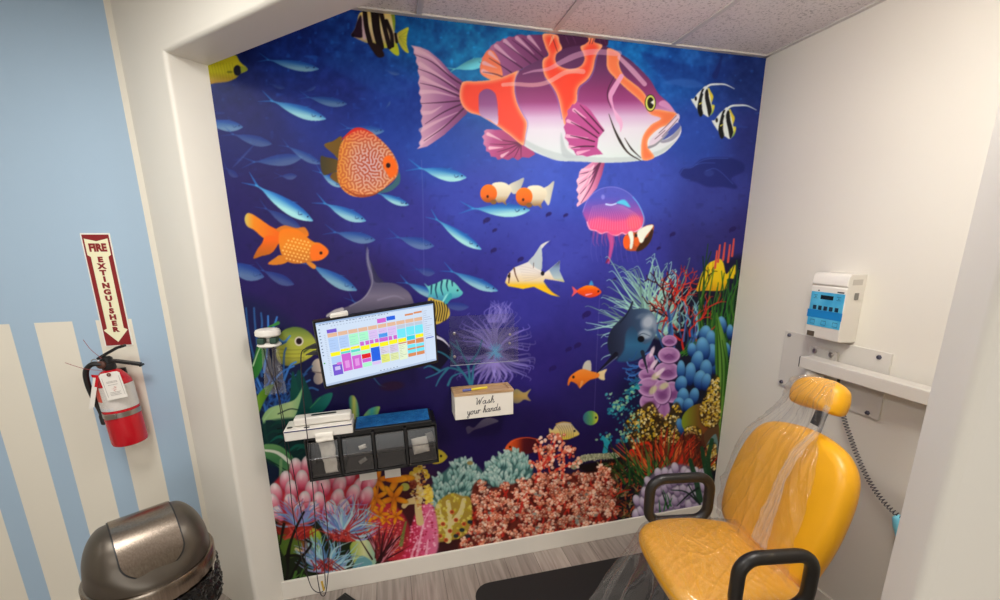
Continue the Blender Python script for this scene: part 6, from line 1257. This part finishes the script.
# ---------------------------------------------------------------- wash-your-hands box
t = thing('wooden_sign_box', 'white box with a wooden tray top reading Wash your hands, fixed on the mural', 'sign box', (-1.565, -.06, .945))
bx0, bx1, by0, by1, bz0, bz1 = -1.714, -1.413, -.118, -.003, .945, 1.068
cw = simple('box_cream_paint', rgb(232, 226, 214), .5); wood = add_mottle(principled('light_oak', rgb(190, 154, 112), .5), rgb(168, 130, 88), rgb(206, 172, 130), 6, 6, .35, .65, (1.2, 18, 18))
link('body', MB().box(bx0, by0, bz0, bx1, by1, bz1), cw, t, bevel=.002)
mb = MB(); r_ = .017; lz0, lz1 = bz1+.0005, bz1+.0145
mb.box(bx0-.002, by0-.002, lz0, bx1+.002, by1, lz0+.006)
for a in ((bx0-.002, by0-.002, bx1+.002, by0+r_), (bx0-.002, by1-r_, bx1+.002, by1), (bx0-.002, by0+r_, bx0+r_, by1-r_), (bx1-r_, by0+r_, bx1+.002, by1-r_)): mb.box(a[0], a[1], lz0+.006, a[2], a[3], lz1)
link('tray_top', mb, wood, t, bevel=.001)
GL = {'W': [[(0, 1.9), (.2, 2.1), (.32, 1.6), (.42, 0), (.95, 1.5), (1.05, 0), (1.5, 1.7), (1.85, 2.15)]], 'a': [[(.75, .9), (.45, 1), (.1, .7), (.05, .3), (.3, 0), (.6, .25), (.78, .95), (.74, .25), (.92, 0), (1.15, .25)]],
      's': [[(0, .15), (.32, .6), (.45, 1.05), (.62, .5), (.5, .05), (.15, .05)], [(.5, .05), (.9, .25)]], 'h': [[(0, .2), (.38, 1.3), (.45, 2), (.3, 2.1), (.2, 1.5), (.15, 0)], [(.15, .4), (.45, 1), (.66, .85), (.64, .2), (.82, 0), (1.05, .25)]],
      'n': [[(0, .8), (.15, 1), (.15, 0)], [(.15, .4), (.48, 1), (.68, .85), (.66, .2), (.85, 0), (1.08, .25)]], 'd': [[(.75, .9), (.45, 1), (.1, .7), (.05, .3), (.3, 0), (.6, .25), (.78, .95)], [(.88, 2.1), (.78, .9), (.74, .25), (.92, 0), (1.15, .25)]],
      'y': [[(0, .8), (.14, 1), (.14, .4), (.35, .05), (.6, .3), (.75, 1)], [(.75, 1), (.72, -.3), (.5, -.95), (.2, -.85), (.32, -.4), (.75, -.05), (1.05, .25)]], 'o': [[(.5, 1), (.15, .8), (.05, .35), (.3, 0), (.65, .25), (.65, .75), (.5, 1), (.72, .85), (1.0, .95)]],
      'u': [[(0, .8), (.12, 1), (.12, .3), (.35, 0), (.62, .3), (.75, 1)], [(.75, 1), (.74, .25), (.92, 0), (1.15, .25)]], 'r': [[(0, .8), (.15, 1), (.15, 0)], [(.15, .45), (.42, .95), (.72, .9)]]}
mb = MB()
def script(word, x, z, xh, ws):
    for ch_ in word:
        if ch_ == ' ': x += .8*ws; continue
        w_ = 0
        for st in GL[ch_]:
            P_ = spl(st, 5); w_ = max(w_, max(p[0] for p in st))
            mb.tube([(x+px_*ws+.28*py_*xh*.6, by0-.0008, z+py_*xh+.05*(x+px_*ws+1.565)) for px_, py_ in P_], .0015, 5)
        x += (w_-.03)*ws
script('Wash', -1.612, 1.019, .0172, .0205)
script('your hands', -1.655, .972, .0178, .0178)
link('script_lettering', mb, simple('lettering_dark_grey', rgb(52, 50, 54), .6), t)
t = thing('marker_pen', 'yellow marker with a blue cap lying on the wooden box top', 'pen', (-1.62, -.06, lz1))
zc = lz0+.0125
link('barrel', MB().tube([(-1.622, -.066, zc), (-1.535, -.054, zc)], .0062, 12), simple('marker_yellow', rgb(226, 206, 50), .35), t, smooth=True)
link('cap', MB().tube([(-1.665, -.072, zc), (-1.621, -.066, zc)], .0067, 12), simple('marker_blue', rgb(86, 92, 164), .35), t, smooth=True)

# ---------------------------------------------------------------- x-ray control box, wall plate, arm, exposure switch
t = thing('xray_control_box', 'white wall control box with a blue keypad above the long arm', 'control box', (0, -.62, 1.36))
y0, y1, z0, z1, D = -.703, -.541, 1.362, 1.664, .10       # y0 nearer the opening
mb = MB(); prf = [(0, z0), (-D+.004, z0+.006), (-D, z0+.02), (-D, z1-.062), (-D+.006, z1-.058), (-D-.002, z1-.05), (-D+.002, z1-.012), (-D+.014, z1), (0, z1)]
mb.prism([(x, 0, z) for x, z in prf], (0, y1, 0), (0, y0, 0)); link('housing', mb, M['white'], t, bevel=.003)
kp = add_mottle(principled('keypad_blue', rgb(74, 172, 214), .35), rgb(60, 160, 206), rgb(92, 186, 222), 14); kd = simple('keypad_deep_blue', rgb(24, 128, 196), .35)
ya, yb = y1-.006, y0+.003
def fp(y, z, x=-D): return (x, y, z)
mb = MB(); mb.prism([fp(ya, 1.424), fp(yb, 1.424), fp(yb, 1.579), fp(ya, 1.579)], (-.0004, 0, 0), (-.0022, 0, 0)); link('keypad', mb, kp, t)
mb = MB(); mb.prism([fp(ya+.006, 1.462), fp(yb-.003, 1.462), fp(yb-.003, 1.497), fp(ya+.006, 1.497)], (-.0023, 0, 0), (-.0028, 0, 0)); link('keypad_band', mb, kd, t)
mb = MB(); mb.prism([fp(-.594, 1.548), fp(-.652, 1.548), fp(-.652, 1.566), fp(-.594, 1.566)], (-.0023, 0, 0), (-.0035, 0, 0)); link('display', mb, simple('dark_display', rgb(20, 34, 36), .2), t)
for k in range(5):
    y = -.573-.0255*k; mb = MB(); mb.prism([fp(y+.008, 1.499), fp(y-.008, 1.499), fp(y-.008, 1.518), fp(y+.008, 1.518)], (-.0023, 0, 0), (-.0045, 0, 0)); link('button', mb, simple('button_navy', rgb(24, 46, 66), .4), t, bevel=.0008)
mb = MB()
for y in (-.572, -.625, -.678):
    for q in ((1.432, 1.434, .011), (1.450, 1.452, .011)): mb.prism([fp(y+q[2], q[0]), fp(y-q[2], q[0]), fp(y-q[2], q[1]), fp(y+q[2], q[1])], (-.0023, 0, 0), (-.0026, 0, 0))
    for s_ in (-.011, .010): mb.prism([fp(y+s_+.001, 1.432), fp(y+s_, 1.432), fp(y+s_, 1.452), fp(y+s_+.001, 1.452)], (-.0023, 0, 0), (-.0026, 0, 0))
for y in (-.570, -.676):
    for q in ((1.549, 1.551), (1.563, 1.565)): mb.prism([fp(y+.009, q[0]), fp(y-.009, q[0]), fp(y-.009, q[1]), fp(y+.009, q[1])], (-.0023, 0, 0), (-.0026, 0, 0))
    mb.prism([fp(y+.003, 1.555), fp(y-.003, 1.555), fp(y-.003, 1.559), fp(y+.003, 1.559)], (-.0023, 0, 0), (-.0026, 0, 0))
link('key_outlines', mb, simple('keypad_dark_print', rgb(24, 72, 100), .5), t)
mb = MB(); mb.prism([fp(-.575, 1.582), fp(-.582, 1.582), fp(-.582, 1.588), fp(-.575, 1.588)], (-.0002, 0, 0), (-.0008, 0, 0)); mb.prism([fp(-.664, 1.582), fp(-.694, 1.582), fp(-.694, 1.588), fp(-.664, 1.588)], (-.0002, 0, 0), (-.0008, 0, 0)); link('small_print', mb, simple('box_grey_print', rgb(90, 86, 84), .5), t)
mb = MB(); mb.prism([fp(y1-.013, 1.374), fp(y1-.048, 1.374), fp(y1-.048, 1.397), fp(y1-.013, 1.397)], (-.0002, 0, 0), (-.0012, 0, 0)); link('badge', mb, simple('bronze_badge', rgb(120, 108, 88), .4, .6), t)
mb = MB(); mb.box(-.055, y0-.006, 1.555, -.035, y0-.0002, 1.585); link('side_switch', mb, M['grey'], t, bevel=.002)
mb = MB(); mb.box(-.075, y0-.0008, 1.618, -.02, y0-.0002, 1.642); link('side_sticker', mb, simple('sticker_pale_grey', rgb(196, 190, 180), .5), t)

t = thing('xray_arm_mount', 'white steel wall plate with a long white horizontal arm under the control box', 'arm mount', (0, -.6, 1.06))
link('wall_plate', MB().prism([(0, y, z) for y, z in rrect(-.862, 1.056, -.358, 1.350, .006, 3)], (-.0006, 0, 0), (-.009, 0, 0)), M['whitemetal'], t, bevel=.0015)
for y, z in ((-.387, 1.332), (-.382, 1.078), (-.817, 1.325), (-.816, 1.074)):
    bo = link('bolt', MB().lathe([(.0105, 0), (.0105, .002), (.0085, .003), (.0085, .007), (.006, .009)], (-.0092, y, z), 6, 'x'), simple('bolt_blue_grey', rgb(92, 90, 104), .35, .8), t)
    bo.data.transform(Matrix.Translation((-.0092*2, 0, 0))@Matrix.Scale(-1, 4, (1, 0, 0)))
link('bracket', MB().prism([(0, y, z) for y, z in rrect(-.652, 1.215, -.515, 1.306, .012, 3)], (-.0092, 0, 0), (-.022, 0, 0)), M['whitemetal'], t, bevel=.002)
for y in (-.545, -.625):
    bo = link('bracket_bolt', MB().lathe([(.012, 0), (.012, .003), (.008, .006), (.008, .008)], (0, y, 1.287), 14, 'x'), M['steel'], t, smooth=True)
    bo.data.transform(Matrix.Translation((-.022, 0, 0))@Matrix.Scale(-1, 4, (1, 0, 0)))
link('arm', MB().box(-.108, -1.5, 1.212, -.034, -.545, 1.268), M['whitemetal'], t, bevel=.004)
link('arm_end_cap', MB().box(-.106, -.5445, 1.214, -.036, -.540, 1.266), M['darksteel'], t, bevel=.002)
link('pivot', MB().lathe([(.026, 1.12), (.028, 1.124), (.028, 1.205), (.024, 1.2115)], (-.068, -.585, 0), 24), M['whitemetal'], t, smooth=True)
link('pivot_bracket', MB().box(-.06, -.612, 1.14, -.0225, -.558, 1.2115), M['whitemetal'], t, bevel=.002)
mb = MB(); mb.tube(spl([(-.05, -.70, 1.2), (-.055, -.705, 1.17), (-.05, -.722, 1.14)], 4), .006, 8); link('cable_outlet', mb, M['black'], t, smooth=True)

t = thing('exposure_switch', 'blue-covered hand switch on a coiled black cord by the right wall', 'hand switch', (-.03, -1.03, .66))
cp0 = catmull(np.array([(-.045, -.715, 1.135), (-.045, -.75, 1.026), (-.042, -.785, .959), (-.04, -.829, .883), (-.04, -.879, .814), (-.04, -.924, .768), (-.04, -.97, .734), (-.04, -1.011, .715), (-.04, -1.05, .706), (-.04, -1.08, .70)]), 14, False)
cp0 = [Vector(p) for p in cp0]; Ls = [0]
for a, bb in zip(cp0[:-1], cp0[1:]): Ls.append(Ls[-1]+(bb-a).length)
hel = []; turns = int(Ls[-1]/.0128); per = 12
for q in range(turns*per):
    d_ = Ls[-1]*q/(turns*per); i = max(0, min(len(Ls)-2, int(np.searchsorted(Ls, d_))-1)); f = (d_-Ls[i])/max(1e-9, Ls[i+1]-Ls[i]); c_ = cp0[i].lerp(cp0[i+1], f)
    T_ = (cp0[i+1]-cp0[i]).normalized(); A_ = Vector((1, 0, 0)); B_ = T_.cross(A_).normalized(); a = 2*PI*q/per
    hel.append(c_+(A_*math.cos(a)+B_*math.sin(a))*.0088)
link('coiled_cord', MB().tube(hel, .0020, 5), simple('coiled_cord_dark', rgb(74, 70, 74), .45), t, smooth=True)
mb = MB(); mb.tube([(-.04, -1.015, .704), (-.04, -1.03, .695), (-.04, -1.042, .668), (-.04, -1.046, .625)], [.014, .023, .026, .014], 16); link('handset', mb, simple('switch_blue_cover', rgb(132, 222, 244), .3), t, smooth=True)
mb = MB(); mb.box(-.022, -1.09, .60, -.0006, -1.02, .72); link('cradle', mb, M['white'], t, bevel=.003)

# ---------------------------------------------------------------- yellow chair
CC = Vector((-.81, -.915, 0)); cd_ = Vector((-.985, .174, 0)).normalized(); cs_ = Vector((.174, .985, 0)).normalized()
def cT(f, s_, z): p = CC+cd_*f+cs_*s_; return Vector((p.x, p.y, z))
yel = simple('yellow_vinyl', rgb(238, 172, 24), .36, bs=220, bst=.06)
t = thing('xray_chair', 'yellow padded exam chair with black loop armrests and a headrest', 'chair', (CC.x, CC.y, .012))
SZ = .60
so2 = spl([(.252, .06), (.243, .17), (.205, .235), (.12, .268), (-.02, .268), (-.13, .24), (-.21, .20), (-.235, .10), (-.235, -.10), (-.21, -.21), (-.12, -.262), (-.02, -.268), (.12, -.262), (.20, -.225), (.24, -.16), (.252, -.06)], 5, True)
link('seat', MB().pillow(so2, lambda a, bb, c: cT(a, bb, SZ-.047+c+.012*(a/.25)**2*0), .095, .042, .012), yel, t, smooth=True, angle=60)
tl_ = math.radians(15); sT, cT_ = math.sin(tl_), math.cos(tl_)
def bT(s_, w_, c=0):       # back plane: s across, w up the slope, c out of the front face
    return cT(-.2-w_*sT+c*cT_, s_, .62+w_*cT_+c*sT)
bo_ = spl([(.318, -.035), (.345, .05), (.354, .166), (.345, .283), (.320, .375), (.268, .442), (.170, .480), (.070, .498), (-.020, .498), (-.100, .478), (-.160, .428), (-.190, .345), (-.200, .21), (-.192, .08), (-.170, -.02), (-.12, -.065), (.045, -.08), (.25, -.07)], 4, True)
link('backrest', MB().pillow(bo_, lambda a, bb, c: bT(a, bb, c-.045), .09, .04, .016), yel, t, smooth=True, angle=60)
ho = spl([(.205, .592), (.208, .637), (.180, .675), (.12, .697), (.05, .704), (-.005, .688), (-.026, .650), (-.030, .612), (-.018, .588), (.04, .582), (.13, .568), (.185, .567)], 4, True)
link('headrest', MB().pillow(ho, lambda a, bb, c: bT(a, bb, c-.035), .085, .038, .012), yel, t, smooth=True, angle=60)
mb = MB(); mb.tube([bT(.08, .30, -.098), bT(.08, .46, -.09), bT(.08, .60, -.082)], .008, 10); mb.prism([bT(a, bb, 0) for a, bb in ((.062, .50), (.102, .50), (.102, .565), (.062, .565))], cd_*-.08, cd_*-.06); link('headrest_post', mb, M['darksteel'], t)
def arm(s_, f0, f1, zt, zb, lean=0):
    P_ = [(f, z) for f, z in rrect(f0, zb, f1, zt, .062, 6)]
    return MB().tube([cT(f, s_+lean*(z-zt), z) for f, z in P_], .0225, 14, closed=True)
link('armrest', arm(.262, -.108, .168, .787, .575), M['blackrub'], t, smooth=True)
link('armrest', arm(-.262, -.158, .098, .808, .60), M['blackrub'], t, smooth=True)
mb = MB(); mb.prism([cT(a, bb, 0) for a, bb in rrect(-.2, -.2, .2, .2, .03, 3)], (0, 0, .475), (0, 0, .503)); mb.prism([cT(a, bb, 0) for a, bb in rrect(-.26, -.05, -.12, .13, .02, 3)], (0, 0, .44), (0, 0, .50)); link('seat_pan', mb, M['darksteel'], t, bevel=.004)
mb = MB(); mb.prism([bT(a, bb, 0) for a, bb in rrect(-.06, -.12, .16, .36, .02, 3)], cd_*-.093, cd_*-.107); link('back_support', mb, M['darksteel'], t, bevel=.004)
link('column', MB().lathe([(.10, .035), (.075, .06), (.07, .36), (.095, .42), (.12, .475)], (CC.x, CC.y, 0), 28), M['grey'], t, smooth=True)
link('base_plate', MB().lathe([(.24, .013), (.25, .018), (.25, .032), (.235, .04), (.09, .045)], (CC.x, CC.y, 0), 40), M['darksteel'], t, smooth=True)

# plastic covers
def ridge(x, y, z=0.0):       # sharp film crease
    return max(0.0, 1-abs(noise.noise(Vector((x, y, z))))*5)**2
t = thing('back_cover', 'clear plastic bag drawn over the headrest and most of the yellow backrest', 'plastic cover', tuple(bT(.06, .3, .03)))
def lrb(w_):
    W_ = [-.04, .05, .17, .28, .38, .45, .50, .545, .585, .63, .67, .705]; Lf = [.325, .352, .366, .360, .330, .292, .262, .235, .218, .216, .190, .13]; Rt = [-.16, -.15, -.125, -.11, -.09, -.06, -.03, -.03, -.036, -.040, -.025, .02]
    return np.interp(w_, W_, Lf), np.interp(w_, W_, Rt)
def bcv(u_, v_):
    w_ = -.04+.745*v_; l, r = lrb(w_); s_ = r+(l-r)*u_
    c = np.interp(w_, [-.04, .0, .40, .48, .53, .57, .62, .68, .705], [.018, .022, .024, .012, .006, .012, .026, .016, -.02])
    c = c+.012*(1-(2*u_-1)**2)*(1 if w_ < .45 else .4); e = max(0, (u_-.90)/.10); c -= .055*e**1.6
    th = math.atan2(s_-.02, .80-w_); r_ = math.hypot(s_-.02, .80-w_)      # creases fan out from the headrest
    c += .011*ridge(th*5.5, r_*1.6, 1)+.007*ridge(th*12+r_, r_*2.6, 5)+.004*ridge(s_*9-w_*7, s_*4+w_*5, 9)+.002*noise.noise(Vector((s_*30, w_*12, 2)))*(1+3*e)
    return bT(s_+.008*e*noise.noise(Vector((w_*50, 1, 1))), w_, c+.004)
link('front_film', MB().grid(bcv, 110, 150), M['film'], t, smooth=True, angle=180, fix=False)
def bnd(u_, v_):
    w_ = .02+.60*v_; s0 = np.interp(w_, [0, .15, .30, .45, .52, .60, .62], [-.03, -.01, .0, -.012, -.026, -.036, -.04]); wd = np.interp(w_, [0, .2, .45, .55, .62], [.085, .06, .035, .018, .03])
    s_ = s0+(u_-.3)*wd; c = np.interp(w_, [0, .40, .48, .54, .60, .62], [.040, .042, .024, .012, .030, .030])+.008*ridge(u_*3.2+w_*2, w_*3, 3)+.004*noise.noise(Vector((u_*7, w_*25, 2)))
    return bT(s_, w_, c+.006)
link('gathered_fold', MB().grid(bnd, 26, 110), M['filmband'], t, smooth=True, angle=180, fix=False)
t = thing('seat_cover', 'clear wrinkled plastic sheet over the yellow seat, hanging down in front', 'plastic cover', tuple(cT(.2, .1, SZ)))
def scv(u_, v_):
    a = u_*2*PI; k = v_; o = np.array(so2); i = int(u_*len(o)) % len(o); f = u_*len(o)-int(u_*len(o)); p = o[i]*(1-f)+o[(i+1) % len(o)]*f
    q = p*k; z = SZ+.014*(1-k*k)+.004-.030*max(0, (k-.86)/.14)**2
    if q[0] < -.15: z += .02*(min(1, (-.15-q[0])/.07))
    z += (.008*ridge(q[0]*16+q[1]*3, q[1]*4-q[0]*2, .7)+.006*ridge(q[0]*26-q[1]*6, q[1]*8, 4)+.005*ridge(q[0]*10+q[1]*12, q[1]*10, 8))*(1-.4*k)+.001*noise.noise(Vector((q[0]*40, q[1]*40, 0)))
    return cT(q[0]*1.018, q[1]*1.018, z)
link('top_film', MB().grid(scv, 190, 60), M['seatfilm'], t, smooth=True, angle=180, fix=False)
def skirt(u_, v_):
    P_ = [(.10, .272), (.19, .248), (.236, .19), (.254, .10), (.256, .0), (.250, -.10), (.235, -.18)]
    k = u_*(len(P_)-1); i = min(int(k), len(P_)-2); f = k-i; p = np.array(P_[i])*(1-f)+np.array(P_[i+1])*f
    out = .012+.24*v_**1.1*(1-.45*u_); fold = (.018+.02*v_)*math.sin(u_*34+2.5*noise.noise(Vector((u_*4, v_*2, 3))))*min(1, v_*3)
    dr = np.array([.92, .38-.7*u_]); dr /= np.hypot(*dr)
    q = p+dr*(out+fold); z = SZ-.03-.50*v_+.01*noise.noise(Vector((u_*14, v_*8, 5)))
    return cT(q[0], q[1], max(.03, z))
link('skirt_film', MB().grid(skirt, 120, 60), M['film'], t, smooth=True, angle=180, fix=False)

# ---------------------------------------------------------------- on the floor
mb = MB(); mat_o = rrect(-1.66, -1.30, -.36, -.182, .09, 8)
rub = simple('black_rubber_mat', rgb(24, 23, 23), .7, bs=300, bst=.2)
tag(link('floor_mat', MB().prism([(x, y-.012*(x+1.66), 0) for x, y in mat_o], (0, 0, .0005), (0, 0, .012)), rub, bevel=.003), 'black rubber mat with rounded corners on the floor in front of the chair', 'mat')
t = thing('foot_pedal', 'black low box on the floor under the hanging cords, only its corner showing', 'foot pedal', (-2.32, -.2, 0))
pb = [(-2.318, -.072), (-2.215, -.190), (-2.335, -.300), (-2.440, -.182)]
link('housing', MB().prism([(x, y, 0) for x, y in pb], (0, 0, .001), (0, 0, .03)), M['black'], t, bevel=.004)
link('tread', MB().prism([(x*.8+.2*-2.327, y*.8+.2*-.186, 0) for x, y in pb], (0, 0, .0305), (0, 0, .04)), M['blackrub'], t, bevel=.003)


# ---------------------------------------------------------------- light: ceiling panels, plus fill lights added without a seen source
def panel(x, y, sx, sy, w, col=(1, .985, .955)):
    l = bpy.data.lights.new('ceiling_panel', 'AREA'); l.shape = 'RECTANGLE'; l.size = sx; l.size_y = sy; l.energy = w; l.color = col
    o = bpy.data.objects.new('ceiling_panel', l); COL.objects.link(o); o.location = (x, y, H-.02)
def point_fill(x, y, z, r, w, col=(1, .985, .955)):                   # added point fill under the ceiling, no such lamp is known
    l = bpy.data.lights.new('point_fill_light', 'POINT'); l.shadow_soft_size = r; l.energy = w; l.color = col
    o = bpy.data.objects.new('point_fill_light', l); COL.objects.link(o); o.location = (x, y, z)
def rear_fill(x, y, z, sx, sz, w, col=(.97, .99, 1)):          # added area fill behind the camera; the rear wall has no window
    l = bpy.data.lights.new('rear_fill_light', 'AREA'); l.shape = 'RECTANGLE'; l.size = sx; l.size_y = sz; l.energy = w; l.color = col
    o = bpy.data.objects.new('rear_fill_light', l); COL.objects.link(o); o.location = (x, y, z); o.rotation_euler = (PI/2, 0, 0)
point_fill(-1.05, -1.28, H-.17, .14, 13.5)  # fill added to lift the alcove ceiling and upper walls
panel(-1.0, -1.30, .55, .5, 8)
panel(-2.9, -1.12, .6, .6, 17)
panel(-4.9, -1.3, .6, 1.2, 6)
point_fill(-2.75, -2.75, H-.2, .15, 15)  # fill added for the outer room
rear_fill(-2.2, -5.07, 1.5, 2.2, 1.5, 24)  # fill added to brighten the header and the lower walls
wd = bpy.data.worlds.new('world'); scn.world = wd; wd.use_nodes = True
wd.node_tree.nodes['Background'].inputs[0].default_value = (.8, .82, .9, 1); wd.node_tree.nodes['Background'].inputs[1].default_value = .02
scn.view_settings.view_transform = 'Standard'; scn.view_settings.look = 'None'; scn.view_settings.exposure = 0.54; scn.view_settings.gamma = 1; scn.view_settings.use_curve_mapping = False
scn.cycles.max_bounces = 10; scn.cycles.diffuse_bounces = 5; scn.cycles.transparent_max_bounces = 16; scn.cycles.use_denoising = True
scn.cycles.sample_clamp_indirect = 6
